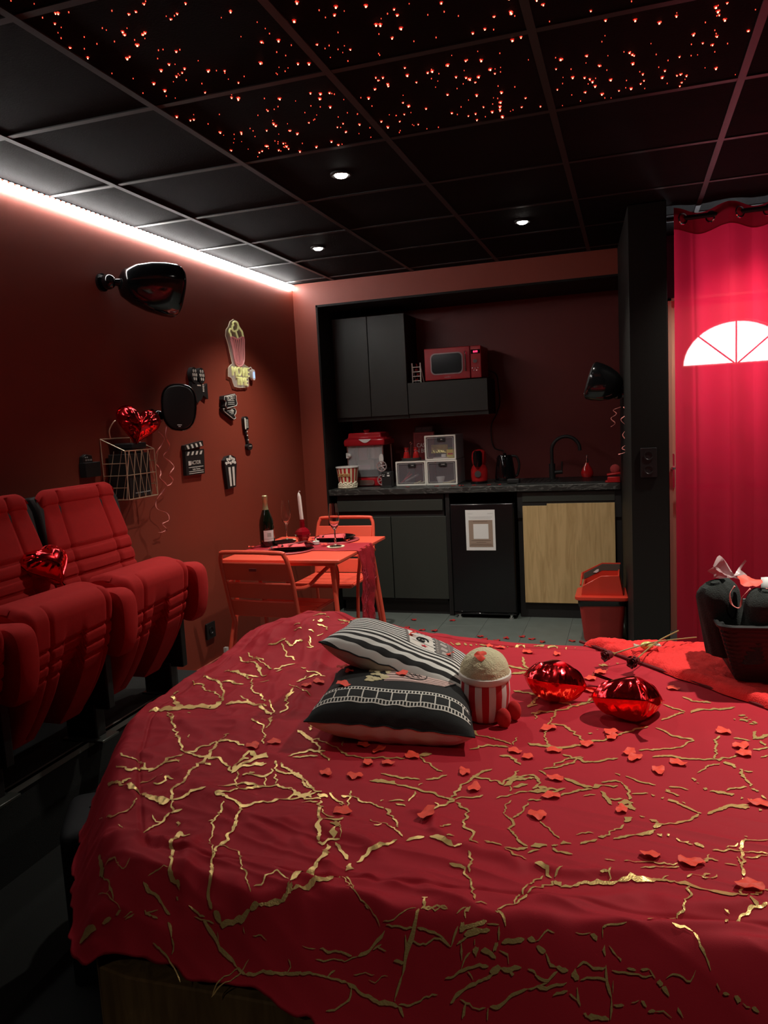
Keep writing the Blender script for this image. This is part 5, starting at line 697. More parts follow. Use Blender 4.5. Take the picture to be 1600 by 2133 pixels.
for z, nm in ((.155, 0), (.05, 1)):
    b = MB(); cx, cy = .148, -.15; R_ = .037
    b.tube([(cx+R_*math.cos(a), cy, z+R_*math.sin(a)) for a in np.linspace(0, 2*PI, 20, endpoint=False)], .0045, 6, closed=True)
    for k in range(6):
        a = k*PI/3+.3; b.tube([(cx, cy, z), (cx+R_*math.cos(a), cy, z+R_*math.sin(a))], .0035, 5)
    b.ball((cx, cy, z), .008, 8); b.cyl((cx, cy, z), (cx, -.11, z), .003)
    part('wheel', b, mat('pale_metal', (.62, .55, .55), .35, metal=.6), t, local=True)
# black flat device with white marks beside storage boxes
t = thing('switch_box', 'small black gadget box with white symbols left of the storage boxes', 'gadget', (-1.755, 5.56, WT+.001))
b = MB(); b.bb(-.04, .04, -.03, .03, 0, .115); b.bb(-.05, .045, -.05, .035, 0, .008); part('case', b, BLK, t, bevel=.006, local=True)
b = MB()
for x, z, w_, h_ in ((-.024, .083, .016, .006), (.014, .086, .02, .012), (-.03, .094, .005, .006), (-.018, .094, .005, .006), (.014, .104, .016, .007)): b.plate(rrect(x-w_/2, x+w_/2, z-h_/2, z+h_/2, .002, 2), lambda u, v, w: (u, -.0305-w, v), 0, .0012)
part('symbols', b, WHITE, t, local=True)
# storage boxes
BX = mat('box_white', (.88, .88, .80), .4); PANE = mat('smoky_pane', (.55, .5, .55), .08, alpha=.14); BLUEG = mat('box_side', (.4, .38, .4), .3, alpha=.45)
def storage_box(x, z, label, s):
    t = thing('storage_box', label, 'storage box', (x, 5.60, z), group=None)
    w, h, d = .236, .184, .30; k = .011
    b = MB(); o = rrect(-w/2, w/2, 0, h, .006, 3); i_ = rrect(-w/2+k, w/2-k, k, h-k, .004, 3)
    b.ring([[(u, y, v) for u, v in P] for P, y in ((o, 0), (o, .02), (i_, .02), (i_, 0), (o, 0))], caps=False); part('front_frame', b, BX, t, local=True)
    b = MB(); b.bb(-w/2+.003, w/2-.003, .02, d, .002, .005); b.bb(-w/2+.003, w/2-.003, .02, d, h-.005, h-.002); b.bb(-w/2+.003, -w/2+.006, .02, d, .005, h-.005); b.bb(w/2-.006, w/2-.003, .02, d, .005, h-.005); b.bb(-w/2+.006, w/2-.006, d-.003, d, .005, h-.005); part('shell', b, BLUEG, t, local=True)
    b = MB(); b.bb(-w/2+k, w/2-k, .006, .009, k, h-k); part('door_pane', b, PANE, t, local=True)
    i2 = rrect(-w/2+k+.008, w/2-k-.008, k+.008, h-k-.008, .006, 3); i3 = rrect(-w/2+k+.011, w/2-k-.011, k+.011, h-k-.011, .005, 3)
    b = MB(); b.ring([[(u, y, v) for u, v in P] for P, y in ((i2, .006), (i2, .002), (i3, .002), (i3, .006))], caps=False); part('pane_rib', b, mat('rib_grey', (.45, .45, .45), .3), t, local=True)
    b = MB(); b.plate(rrect(-.02, .04, h-.045, h-.02, .003, 2), lambda u, v, w_: (u, .004-w_, v), 0, .006); part('label_plate', b, BLK, t, local=True)
    text('label_lettering', s, .012, WHITE, t, (.014, -.0035, h-.0325), world=False)
    return t
storage_box(-1.583, WT+.001, 'white-framed clear storage box at lower left of the three, holding cutlery', 'THE')
storage_box(-1.345, WT+.001, 'white-framed clear storage box at lower right of the three, holding a small glass', 'CAFE')
storage_box(-1.348, WT+.187, 'white-framed clear storage box stacked on top, holding yellow packets', 'SEL')
YEL = mat('packet_yellow', (.72, .58, .08), .5)
t = thing('tea_carton', 'small yellow carton with red print inside the top storage box', 'carton', (-1.28, 5.66, WT+.1925)); b = MB(); b.bb(-.028, .028, -.02, .02, 0, .068); part('carton', b, YEL, t, local=True)
b = MB(); b.bb(-.02, .02, -.021, -.02, .03, .042); part('red_band', b, mat('band_red', (.5, .03, .02), .5), t, local=True)
b = MB(); b.bb(-.02, .018, -.015, .015, 0, .02); o = mesh_obj('green_packet', b, mat('packet_green', (.15, .4, .12), .5), bevel=.003); o.location = (-1.29, 5.71, WT+.2615-.069+.001); o.scale = (1, 1, 4); tag(o, 'small green packet behind the yellow carton in the top storage box', 'packet')
b = MB(); b.grid(lambda u, v: ((u-.5)*.125, .012*math.sin(v*3)+.004*math.sin(u*19+v*9), v*.062), 14, 8); b.grid(lambda u, v: ((u-.5)*.125, .03+.004*math.sin(u*15+v*9), v*.062), 14, 8)
o = mesh_obj('cellophane_packet', b, mat('gold_wrapper', (.55, .48, .15), .25, metal=.3)); o.location = (-1.375, 5.68, WT+.235); tag(o, 'crinkled golden packet leaning in the top storage box', 'packet')
b = MB(); b.bb(-.06, .06, -.02, .03, 0, .01); o = mesh_obj('sachet_stack', b, mat('sachet_pink', (.7, .6, .6), .5), bevel=.003); o.location = (-1.355, 5.65, WT+.1925); tag(o, 'flat pale sachets at the bottom of the top storage box', 'sachets')
b = MB(); b.bb(-.018, .018, -.015, .015, 0, .024); o = mesh_obj('milk_pot', b, WHITE, bevel=.004); o.location = (-1.335, 5.66, WT+.204); tag(o, 'little white tub standing on the sachets in the top storage box', 'tub')
b = MB(); b.bb(-.04, .03, -.02, .03, 0, .045); o = mesh_obj('grey_pouch', b, mat('pouch_grey', (.12, .13, .14), .5), bevel=.01); o.location = (-1.38, 5.74, WT+.1925); tag(o, 'dark grey pouch at the back of the top storage box', 'pouch')
b = MB(); b.grid(lambda u, v: (-.07+.11*u+.01*v, .01+.02*v, .012+.055*u+.02*math.sin(PI*v)*(1-.3*u)), 10, 6); o = mesh_obj('silver_spoon', b, STEEL); sdm = o.modifiers.new('s', 'SOLIDIFY'); sdm.thickness = .004; o.location = (-1.59, 5.66, WT+.006); tag(o, 'silver serving spoon lying diagonally in the lower left storage box', 'spoon')
b = MB(); b.tube([(-.09, 0, .006), (.0, .01, .075)], .006, 6); b.tube([(-.08, .01, .006), (-.02, .02, .09)], .005, 6); o = mesh_obj('red_scoop', b, mat('pink_plastic', (.5, .12, .14), .4)); o.location = (-1.60, 5.68, WT+.008); tag(o, 'red plastic tongs standing in the lower left storage box', 'tongs')
b = MB()
for k in range(7): b.tube([(-.05+.014*k, .0, .005), (-.02+.012*k, .012, .012+.006*(k % 3))], .004, 5)
o = mesh_obj('wooden_sticks', b, mat('straw', (.6, .5, .25), .6)); o.location = (-1.53, 5.66, WT+.006); tag(o, 'pile of pale wooden stirrers in the lower left storage box', 'stirrers')
b = MB(); b.lathe([(.018, 0), (.03, .03), (.034, .052), (.032, .052), (.0001, .01)], n=18); o = mesh_obj('tumbler', b, mat('frost_glass', (.8, .8, .8), .15, alpha=.6)); o.location = (-1.37, 5.67, WT+.007); tag(o, 'small glass tumbler in the lower right storage box', 'glass')
b = MB()
for k in range(6): b.tube([(-.04+.01*k, .0, .005), (.03+.008*k, .012, .014+.005*(k % 3))], .003, 5)
o = mesh_obj('cutlery', b, mat('bamboo', (.6, .5, .28), .5)); o.location = (-1.31, 5.66, WT+.006); tag(o, 'wooden cutlery lying in the lower right storage box', 'cutlery')
# condiment set on the left box
t = thing('condiment_tray', 'dark round-ended tray with a steel handle holding two red shakers', 'tray', (-1.60, 5.70, WT+.1865))
b = MB(); b.lathe([(.0001, 0), (.075, 0), (.078, .02), (.072, .02), (.070, .006), (.0001, .006)], n=28, sy=.6); part('tray', b, mat('tray_dark', (.05, .055, .05), .4), t, local=True)
b = MB(); b.cyl((-.008, 0, .006), (.0, 0, .125), .0025); b.tube([(.008*math.cos(a), 0, .132+.008*math.sin(a)) for a in np.linspace(-PI/2, 1.4*PI, 12)], .0025, 6); part('handle', b, CHROME, t, local=True)
RG = mat('red_glass', (.55, .02, .02), .15, coat=.5)
for x, lb in ((-1.638, 'left red glass shaker on the small tray'), (-1.562, 'right red glass shaker on the small tray')):
    t = thing('shaker', lb, 'shaker', (x, 5.70, WT+.1935), group='red shakers')
    b = MB(); b.lathe([(.0001, 0), (.027, 0), (.029, .01), (.018, .055), (.015, .062)], n=20); part('body', b, RG, t, local=True)
    b = MB(); b.lathe([(.0165, .062), (.0165, .068), (.0001, .068)], n=20); part('collar', b, CHROME, t, local=True)
    b = MB(); b.lathe([(.017, .068), (.014, .078), (.021, .092), (.0001, .093)], n=20); part('cap', b, RG, t, local=True)
# red box-sign behind
t = thing('cash_box_sign', 'dark red upright sign behind the shakers with pale lettering', 'sign', (-1.55, 5.86, WT+.001))
CR = mat('sign_darkred', (.17, .012, .014), .45)
b = MB(); b.bb(-1.622, -1.45, 5.85, 5.87, WT+.001, 1.352); part('front_panel', b, CR, t, bevel=.003)
b = MB(); b.bb(-1.612, -1.468, 5.875, 5.885, WT+.001, 1.395); part('back_panel', b, mat('sign_black', (.03, .01, .01), .5), t, bevel=.003)
o = rrect(-1.612, -1.46, 1.19, 1.343, .004, 2); i_ = rrect(-1.609, -1.463, 1.193, 1.340, .004, 2)
b = MB(); b.ring([[(u, y, v) for u, v in P] for P, y in ((o, 5.85), (o, 5.8485), (i_, 5.8485), (i_, 5.85))], caps=False); part('outline', b, mat('sign_line', (.35, .06, .06), .5), t)
b = MB(); b.tube([(-1.60, 5.848, 1.275), (-1.555, 5.848, 1.283), (-1.55, 5.848, 1.297), (-1.555, 5.848, 1.308), (-1.548, 5.848, 1.318)], .0022, 5); part('hanger_emblem', b, mat('sign_line', (1, 1, 1)), t)
LG = mat('sign_letter', (.6, .55, .5), .5)
text('sign_lettering', 'CASH', .046, LG, t, (-1.548, 5.849, 1.247), sx=.8)
text('sign_lettering', 'N BOX', .046, LG, t, (-1.543, 5.849, 1.205), sx=.8)
text('top_lettering', 'HOT SUNSET', .02, mat('dim_letter', (.2, .14, .14), .5), t, (-1.54, 5.874, 1.375), sx=1.0)
# capsule coffee machine
t = thing('coffee_machine', 'small red and black capsule coffee machine beside the kettle', 'coffee machine', (-1.075, 5.66, WT+.001))
CM = mat('coffee_red', (.40, .012, .014), .3)
b = MB(); b.lathe([(.0001, 0), (.062, 0), (.064, .016), (.0001, .018)], n=24, sy=1.1); part('drip_base', b, BLKG, t, local=True)
b = MB(); b.ring([rr for rr in [[(x, y, z) for x, y in [(wd_*math.cos(a), .02+.055*math.sin(a)) for a in np.linspace(0, 2*PI, 24, endpoint=False)]] for z, wd_ in ((.018, .058), (.05, .063), (.10, .062), (.125, .05), (.14, .038))]]); part('body', b, CM, t, local=True)
b = MB(); b.lathe([(.062, -.02), (.066, 0), (.062, .02)], (0, .03, .185), 26, axis='x', sx=1, sy=1); part('side_cheeks', b, CM, t, local=True)
b = MB(); b.lathe([(.05, -.045), (.06, -.03), (.062, .03), (.05, .045)], (0, .03, .185), 26, axis='x'); part('side_cheeks', b, CM, t, local=True)
b = MB(); b.ring([[(wd_*math.cos(a), -.02+.045*math.sin(a), z) for a in np.linspace(0, 2*PI, 20, endpoint=False)] for z, wd_ in ((.125, .022), (.14, .032), (.19, .036), (.225, .034), (.243, .02))]); part('head', b, BLKG, t, local=True)
b = MB(); b.lathe([(.024, 0), (.024, -.006), (.0001, -.007)], (0, -.037, .07), 22, axis='y'); part('dial', b, mat('dial_grey', (.06, .06, .06), .4), t, local=True)
# kettle
t = thing('kettle', 'glossy black electric kettle to the right of the coffee machine', 'kettle', (-.885, 5.70, WT+.001))
b = MB(); b.lathe([(.0001, 0), (.078, 0), (.080, .014), (.0001, .016)], n=28); part('power_base', b, BLK, t, local=True)
b = MB(); b.lathe([(.0001, .017), (.073, .017), (.076, .04), (.066, .12), (.056, .185), (.048, .2), (.0001, .206)], n=32); part('body', b, BLKG, t, local=True)
b = MB(); b.lathe([(.012, .204), (.012, .214), (.0001, .217)], n=14); part('lid_knob', b, BLKG, t, local=True)
b = MB(); b.tube(smooth_path([(.045, .02, .19), (.085, .03, .18), (.1, .035, .12), (.085, .035, .05), (.065, .02, .04)]), .009, 8); part('handle', b, BLK, t, local=True)
b = MB(); b.ring([[(-.055-.02*k, -.014*(1-k), .17+.02*k), (-.055-.02*k, .014*(1-k), .17+.02*k), (-.05-.01*k, 0, .15+.03*k)] for k in (0, .9)]); part('spout', b, BLKG, t, local=True)
b = MB(); b.bb(.02, .11, -.07, .0, 0, .035); o = mesh_obj('kettle_stand', b, BLK, bevel=.008); o.location = (-.87, 5.60, WT+.001)
tag(o, 'small black block at the right foot of the kettle', 'box')
# heart-shaped soap bottle and red sponge holder
t = thing('soap_bottle', 'red glass drop-shaped soap bottle with a chrome neck behind the sink', 'bottle', (-.305, 5.86, WT+.001))
b = MB(); b.lathe([(.0001, 0), (.03, 0), (.043, .018), (.046, .04), (.036, .068), (.016, .10), (.011, .115)], n=28, sy=.7); part('bottle', b, mat('soap_red_glass', (.5, .01, .012), .06, coat=1), t, local=True)
b = MB(); b.lathe([(.010, .113), (.010, .14), (.006, .142), (.005, .165), (.007, .17), (.0001, .172)], n=14); part('neck', b, CHROME, t, local=True)
t = thing('sponge_holder', 'red plastic sponge holder at the right end of the worktop', 'holder', (-.10, 5.47, WT+.001))
RP = mat('red_plastic', (.42, .012, .014), .35)
b = MB(); b.bb(-.065, .035, -.04, .04, 0, .012); b.bb(-.05, .035, -.045, -.035, 0, .04); part('tray', b, RP, t, bevel=.004, local=True)
b = MB(); b.box((-.01, .02, .055), (.09, .03, .012), rot=Euler((.2, -.12, 0))); part('shelf', b, RP, t, bevel=.004, local=True)
b = MB(); b.ball((.0, .03, .085), .034, 14, sy=.5); part('sponge', b, mat('sponge_red', (.3, .03, .03), .9), t, local=True)
# double sockets on the pillar, low outlet on the left wall
t = thing('light_switch', 'black double wall switch on the front of the black pillar', 'switch', (.093, 4.328, 1.158))
SWM = mat('switch_black', (.02, .02, .021), .35)
b = MB(); b.plate(rrect(.051, .135, 1.08, 1.236, .006), frF(4.3295), 0, .009); part('frame', b, SWM, t, bevel=.001)
for z in (1.195, 1.12):
    b = MB(); b.lathe([(.026, 0), (.026, -.003), (.02, -.003), (.018, -.0005), (.0001, -.0005)], (.093, 4.3205, z), 24, axis='y'); part('round_insert', b, SWM, t)
t = thing('power_outlet', 'black wall socket low on the left wall near the chair', 'outlet', (-2.368, 3.875, .285))
b = MB(); b.plate(rrect(3.83, 3.925, .237, .332, .006), frL(-2.369), 0, .01); part('frame', b, SWM, t, bevel=.001)
b = MB(); b.lathe([(.022, 0), (.022, .004), (.018, .004), (.016, .001), (.0001, .001)], (-2.359, 3.877, .285), 20, axis='x'); part('round_insert', b, SWM, t)
# pedal-less swing bin
t = thing('waste_bin', 'red plastic swing-lid waste bin standing before the pillar', 'bin', (-.18, 4.98, 0))
BINR = mat('bin_red', (.42, .03, .025), .38); BINL = mat('bin_lid_red', (.62, .045, .025), .25)
def rr3(w, d, z, r=.03): return [(x, y, z) for x, y in rrect(-w/2, w/2, -d/2, d/2, r, 4)]
b = MB(); b.ring([rr3(.225, .19, 0), rr3(.235, .20, .02), rr3(.285, .25, .275)]); part('body', b, BINR, t, local=True)
b = MB(); b.ring([[(x, y, z+.006*math.sin(x*60+y*45)) for x, y, z in L_] for L_ in (rr3(.288, .253, .235), rr3(.296, .262, .262), rr3(.292, .258, .278))], caps=False); part('bin_liner', b, BLKG, t, local=True)
b = MB(); b.ring([rr3(.31, .275, .272), rr3(.328, .292, .280), rr3(.328, .292, .296), rr3(.30, .265, .302), rr3(.27, .235, .302)]); part('lid_rim', b, BINL, t, local=True)
# hood: long side faces the camera, sloping at the left
hood = [(-.125, .30), (-.118, .36), (-.005, .425), (.105, .428), (.128, .30)]
b = MB(); b.plate(hood, lambda u, v, w: (u, -.105+w, v), 0, .012); b.plate(hood, lambda u, v, w: (u, .095+w, v), 0, .012)
b.plate([(-.125, .30), (-.118, .36), (-.106, .36), (-.113, .30)], lambda u, v, w: (u, -.1+w, v), 0, .2)
b.plate([(.105, .428), (.128, .30), (.116, .30), (.095, .428)], lambda u, v, w: (u, -.1+w, v), 0, .2)
part('hood', b, BINL, t, bevel=.003, local=True)
fr_ = [(-.135, .36), (-.128, .405), (-.005, .468), (.11, .468), (.11, .460), (-.002, .460), (-.12, .398), (-.122, .36)]
b = MB(); b.plate(fr_, lambda u, v, w: (u, .10+w, v), 0, .012); b.tube([(-.128, -.1, .365), (-.13, .106, .4)], .006, 6); part('back_frame', b, BINL, t, local=True)
b = MB(); b.plate([(-.12, .36), (-.118, .40), (-.003, .462), (.106, .462), (.106, .42), (-.004, .42)], lambda u, v, w: (u, .094+w, v), 0, .006); part('flap', b, mat('flap_grey', (.09, .085, .07), .3), t, local=True)
b = MB(); b.plate([(-.06, .408), (-.04, .425), (-.025, .43), (-.025, .415), (-.04, .405)], lambda u, v, w: (u, .093-w, v), 0, .002); part('lid_sticker', b, WHITE, t, local=True)

# ================================================================== curtain
def cloth_mat(m, col, tr=.35, transp=.0):
    nt = m.node_tree; b = nt.nodes['Principled BSDF']; out = nt.nodes['Material Output']
    t = nt.nodes.new('ShaderNodeBsdfTranslucent'); t.inputs[0].default_value = tuple(col)+(1,)
    mx = nt.nodes.new('ShaderNodeMixShader'); mx.inputs[0].default_value = tr
    nt.links.new(b.outputs[0], mx.inputs[1]); nt.links.new(t.outputs[0], mx.inputs[2])
    last = mx
    if transp:
        tp = nt.nodes.new('ShaderNodeBsdfTransparent'); tp.inputs[0].default_value = (1, .75, .78, 1)
        m2 = nt.nodes.new('ShaderNodeMixShader'); m2.inputs[0].default_value = transp
        nt.links.new(mx.outputs[0], m2.inputs[1]); nt.links.new(tp.outputs[0], m2.inputs[2]); last = m2
    nt.links.new(last.outputs[0], out.inputs['Surface'])
CURT = mat('curtain_red', (.50, .006, .032), .8, sheen=.1, bump=(900, .1)); cloth_mat(CURT, (.62, .014, .05), .5, .05)
CURTH = mat('curtain_hem', (.30, .004, .018), .8); cloth_mat(CURTH, (.5, .01, .03), .15)
t = thing('curtain', 'long bright red eyelet curtain hanging in front of the entrance door', 'curtain', (.9, 4.52, 2.43))
def curt_y(x, z):
    k = min(1, max(0, (2.5-z)/2.4))
    y = 4.52+(.038-.012*k)*math.sin((x-.30)/.275*2*PI)
    for xs_, w, a in ((.332, .008, -.012), (.50, .006, -.010), (.62, .008, .006), (.80, .01, -.01), (1.05, .01, .012)):
        y += a*math.exp(-((x-xs_-.01*math.sin(z*1.3))/w)**2)*(.3+.7*k)
    y += .004*math.sin(x*31+z*5)*k+.003*math.sin(z*23+x*14)*math.exp(-((z-1.35)/.6)**2)
    for zz in (1.28, .95): y += -.004*math.exp(-((z-zz-.004*math.sin(x*20))/.006)**2)
    return y
x0, x1 = .236, 1.42
def cz(x, v): return .03+(2.47-.012*math.sin((x-.30)/.275*2*PI)-.03)*v
nz = 160
b = MB(); b.grid(lambda u, v: (x0+(x1-x0)*u+.012*(1-v)*math.sin(u*7), curt_y(x0+(x1-x0)*u, cz(0, v)), cz(x0+(x1-x0)*u, v*.957)), 240, nz); part('drape', b, CURT, t)
b = MB(); b.grid(lambda u, v: (x0+(x1-x0)*u, curt_y(x0+(x1-x0)*u, 2.4)-.0015, cz(x0+(x1-x0)*u, .955+.045*v)), 200, 6); part('header_band', b, CURTH, t)
for k in range(8):
    x = .282+.1375*k
    y = curt_y(x, 2.4); b = MB(); s = 1 if k % 2 == 0 else -1
    n_ = Vector(((curt_y(x+.01, 2.4)-y)/.01, -1, 0)).normalized(); a_ = n_.cross(Vector((0, 0, 1)))
    b.tube([Vector((x, y-.003, 2.425))+a_*.026*math.cos(q)+Vector((0, 0, .026*math.sin(q))) for q in np.linspace(0, 2*PI, 20, endpoint=False)], .0055, 6, closed=True); part('eyelet', b, CHROME, t)
t = thing('curtain_rod', 'black curtain rod running through the eyelets of the red curtain', 'curtain rod', (.2, 4.52, 2.43))
b = MB(); b.cyl((.196, 4.52, 2.432), (1.88, 4.52, 2.432), .0125, n=14); part('rod', b, BLK, t)
b = MB(); b.lathe([(.022, 0), (.022, .006), (.014, .008)], (.1935, 4.52, 2.432), 16, axis='x'); part('end_socket', b, STEEL, t)
# ================================================================== cinema seats
def seat(yc, label):
    px, pz = -2.37, .3
    t = thing('cinema_seat', label, 'cinema seat', (px+.12, yc, pz), group='cinema seats on the platform')
    hw = .252
    def groove(a, c, w, d): return -d*math.exp(-((a-c)/w)**2)
    def back(u, v):      # v 0..1 front bottom -> top -> behind
        y = (u-.5)*2
        if v < .62: k = v/.62; z = .40+.50*k; x = .20-.095*k+.018*math.sin(PI*k*1.1)
        elif v < .78: k = (v-.62)/.16; a = k*PI/2; z = .90+.055*math.sin(a); x = .105-.03*(1-math.cos(a))
        else: k = (v-.78)/.22; z = .955-.5*k; x = .075-.06*min(1, k*4)+.06*k
        ey = abs(y); w = hw*(1 if z < .7 else 1-.07*_sm((z-.7)/.25)); rnd = 1-max(0, (ey-.86)/.14)**2.2
        z2 = z-.03*max(0, (ey-.75)/.25)**2*max(0, (z-.8)/.15)
        if v < .7: x = x-.05*(1-rnd)
        g = 0
        if v < .72:
            g += groove(y, -.52, .03, .010)+groove(y, .52, .03, .010)
            for zz in (.72, .665, .61, .50): g += groove(z, zz, .007, .010)
            g += .006*math.sin(PI*min(1, max(0, (y+.5)/1.0)))
        return (x+g, y*w*(.97+.03*rnd), z2)
    b = MB(); b.grid(back, 60, 110); part('backrest', b, SEATF, t, local=True)
    b = MB(); b.ring([[(x, y, z) for x, z in ((.19, .40), (.04, .42), (.0, .9), (.03, .93), (.07, .93), (.10, .88))] for y in (-hw+.01, hw-.01)]); part('back_shell', b, mat('seat_shell', (.02, .02, .02), .6), t, local=True, bevel=.01)
    # tipped-up cushion with a notch at its lower edge
    cw = .213
    def cush(u, v):
        y = (u-.5)*2; ey = abs(y)
        zb = .13+.16*_sm((.30-abs(y+.02))/.12)+.10*max(0, (ey-.72)/.28)**2.5
        rnd = max(0, (ey-.86)/.14)**2.2
        if v < .12: k = v/.12; x = .27+.13*k; z = .615+.012*math.sin(PI*k)-.0*k        # top, back to front
        elif v < .2: k = (v-.12)/.08; a = k*PI/2; x = .40+.055*math.sin(a); z = .615-.055*(1-math.cos(a))
        elif v < .9: k = (v-.2)/.7; z = .56+(zb-.56)*k; x = .455-.02*k-.15*k**2.2*1.0
        else: k = (v-.9)/.1; z = zb+.0*k; x = .285-.08*k
        if v >= .2: x -= .0
        x -= .035*rnd if v >= .1 else 0; z -= .02*rnd if v < .2 else 0
        g = 0
        if .14 < v < .88:
            g += groove(y, -.55, .03, .009)+groove(y, .78, .03, .009)
            for zz in (.475, .425, .38): g += groove(z-.012*y, zz, .006, .009)
        return (x+g, y*cw, z)
    b = MB(); b.grid(cush, 64, 120)
    b.grid(lambda u, v: (cush(u, 0)[0]*(1-v)+cush(u, 1)[0]*v, (u-.5)*2*cw, cush(u, 0)[2]*(1-v)+cush(u, 1)[2]*v), 64, 4)
    for u in (0, 1):     # sides
        L_ = [cush(u, k/60) for k in range(61)]; b.add(L_, [tuple(range(61))])
    part('seat_cushion', b, SEATF, t, local=True)
    return t
def _sm(t): t = min(1, max(0, t)); return t*t*(3-2*t)
def arm(t, ya):
    b = MB()
    def sec(y, k):      # side outline of the arm pad (x, z)
        P = [(.12, .55), (.20, .565), (.40, .585), (.455, .582), (.482, .555), (.488, .50), (.482, .42), (.462, .36), (.43, .335), (.38, .35), (.30, .38), (.15, .40)]
        return [(x+(.02 if x < .3 else -.02)*(1-k), y, z+(-.012 if z > .45 else .012)*(1-k)) for x, z in smooth_path([(a, c) for a, c in P], 3, closed=True)]
    def smooth2(P, k): return P
    b.ring([sec(ya+d, k) for d, k in ((-.046, .0), (-.040, .7), (-.028, 1), (.028, 1), (.040, .7), (.046, .0))]); part('armrest', b, SEATF, t, local=True)
    b = MB(); b.bb(.14, .36, ya-.02, ya+.02, .12, .42); b.bb(.16, .30, ya-.028, ya+.028, .0, .14); part('pedestal', b, BLK, t, local=True, bevel=.006)
    b = MB(); b.bb(.16, .30, ya-.055, ya+.045, 0, .008); part('foot_plate', b, mat('foot_metal', (.05, .055, .055), .35, metal=.5), t, local=True, bevel=.003)
    b = MB(); b.bb(.302, .345, ya-.055, ya+.045, 0, .012); part('foot_plate', b, mat('foot_metal2', (.09, .1, .09), .3, metal=.5), t, local=True, bevel=.003)
s1 = seat(2.615, 'right-hand red tip-up cinema seat, nearest the dining table'); arm(s1, .255); arm(s1, -.255)
s2 = seat(2.105, 'middle red tip-up cinema seat left of the foil heart, cut by the picture edge'); arm(s2, -.255)
s3 = seat(1.595, 'leftmost red cinema seat, only its arm showing at the left picture edge')
# ottoman between platform and bed
b = MB(); 
def otto(u, v):
    a = 2*PI*u; x = max(-1, min(1, 1.25*math.cos(a))); y = max(-1, min(1, 1.25*math.sin(a)))
    l = (abs(x)**6+abs(y)**6)**(1/6); x, y = x/l, y/l
    if v < .5: k = 1; z = .46*v/.5
    else: q = (v-.5)/.5; k = max(.001, math.cos(q*PI/2))**.5; z = .46+.035*math.sin(q*PI/2)
    a_ = math.radians(32); lx_, ly_ = .07*x*k, .13*y*k; return (-1.435+lx_*math.cos(a_)-ly_*math.sin(a_), 1.66+lx_*math.sin(a_)+ly_*math.cos(a_), z*.88)
b.grid(otto, 40, 20, cu=True); tag(mesh_obj('ottoman', b, mat('charcoal_vinyl', (.014, .017, .018), .6, spec=.2)), 'charcoal padded ottoman squeezed between the seat platform and the bed', 'ottoman')
# ================================================================== speakers
SPK = mat('speaker_gloss', (.004, .004, .0045), .12, coat=.4); GRL = mat('speaker_grille', (.009, .009, .009), .5)
def speaker(label, mount, direction, body_at, roll=0, s=1., wall='left', lx=1.):
    t = thing('wall_speaker', label, 'speaker', mount)
    d = Vector(direction).normalized(); z = Vector((0, 0, 1)); y = z.cross(d).normalized(); z = d.cross(y)
    R = Matrix((d, y, z)).transposed() @ Matrix.Rotation(roll, 3, 'X')
    O = Vector(body_at)-Vector(mount)
    def sec(x, hy, hz, n=36, e=2.6):
        L = []
        for k in range(n):
            a = 2*PI*k/n; c, q = math.cos(a), math.sin(a)
            yy = hy*math.copysign(abs(c)**(2/e), c); zz = hz*math.copysign(abs(q)**(2/e), q)
            yy *= 1-.12*(zz/hz if hz else 0)*-1*.6
            L.append(O+R @ (Vector((x*lx, yy, zz))*s))
        return L
    b = MB(); b.ring([sec(0, .02, .03, e=2), sec(.012, .045, .06, e=2.1), sec(.05, .068, .088, e=2.2), sec(.10, .082, .108, e=2.4), sec(.15, .088, .118), sec(.185, .088, .12), sec(.195, .084, .116)]); part('cabinet', b, SPK, t, local=True)
    b = MB(); b.ring([sec(.194, .080, .112), sec(.204, .074, .106), sec(.209, .05, .08), sec(.211, .01, .01)]); part('grille', b, GRL, t, local=True)
    b = MB(); c0 = O+R @ (Vector((.209*lx, 0, -.088))*s); b.box(c0, (.004, .022, .004), rot=R.to_quaternion()); b.box(c0+Vector((0, 0, -.008)), (.004, .012, .004), rot=R.to_quaternion()); part('logo', b, WHITE, t, local=True)
    W = Vector((1, 0, 0)) if wall == 'left' else Vector((-1, 0, 0))
    b = MB(); b.tube([Vector((0, 0, 0)), W*.012], .042, 20); part('wall_plate', b, SPK, t, local=True)
    b = MB(); b.ball(W*.04, .036, 18); part('ball_joint', b, SPK, t, local=True)
    b = MB(); b.tube([W*.04, O+R @ Vector((.02, 0, 0))], [.014, .02], 12); part('arm', b, SPK, t, local=True)
    return t
speaker('upper black wall speaker near the LED strip, turned away towards the back', (-2.369, 3.17, 2.17), (.50, .86, -.08), (-2.285, 3.195, 2.168), roll=.35, s=1.08, lx=1.35)
speaker('lower black wall speaker beside the movie camera plaque, facing the room', (-2.369, 3.47, 1.535), (.50, -.80, -.04), (-2.275, 3.60, 1.583), roll=-.05, s=1.0)
speaker('black speaker on the side of the pillar above the sink', (-.03, 5.0, 1.545), (-.93, .06, .30), (-.045, 4.96, 1.575), roll=.0, s=.98, wall='right')
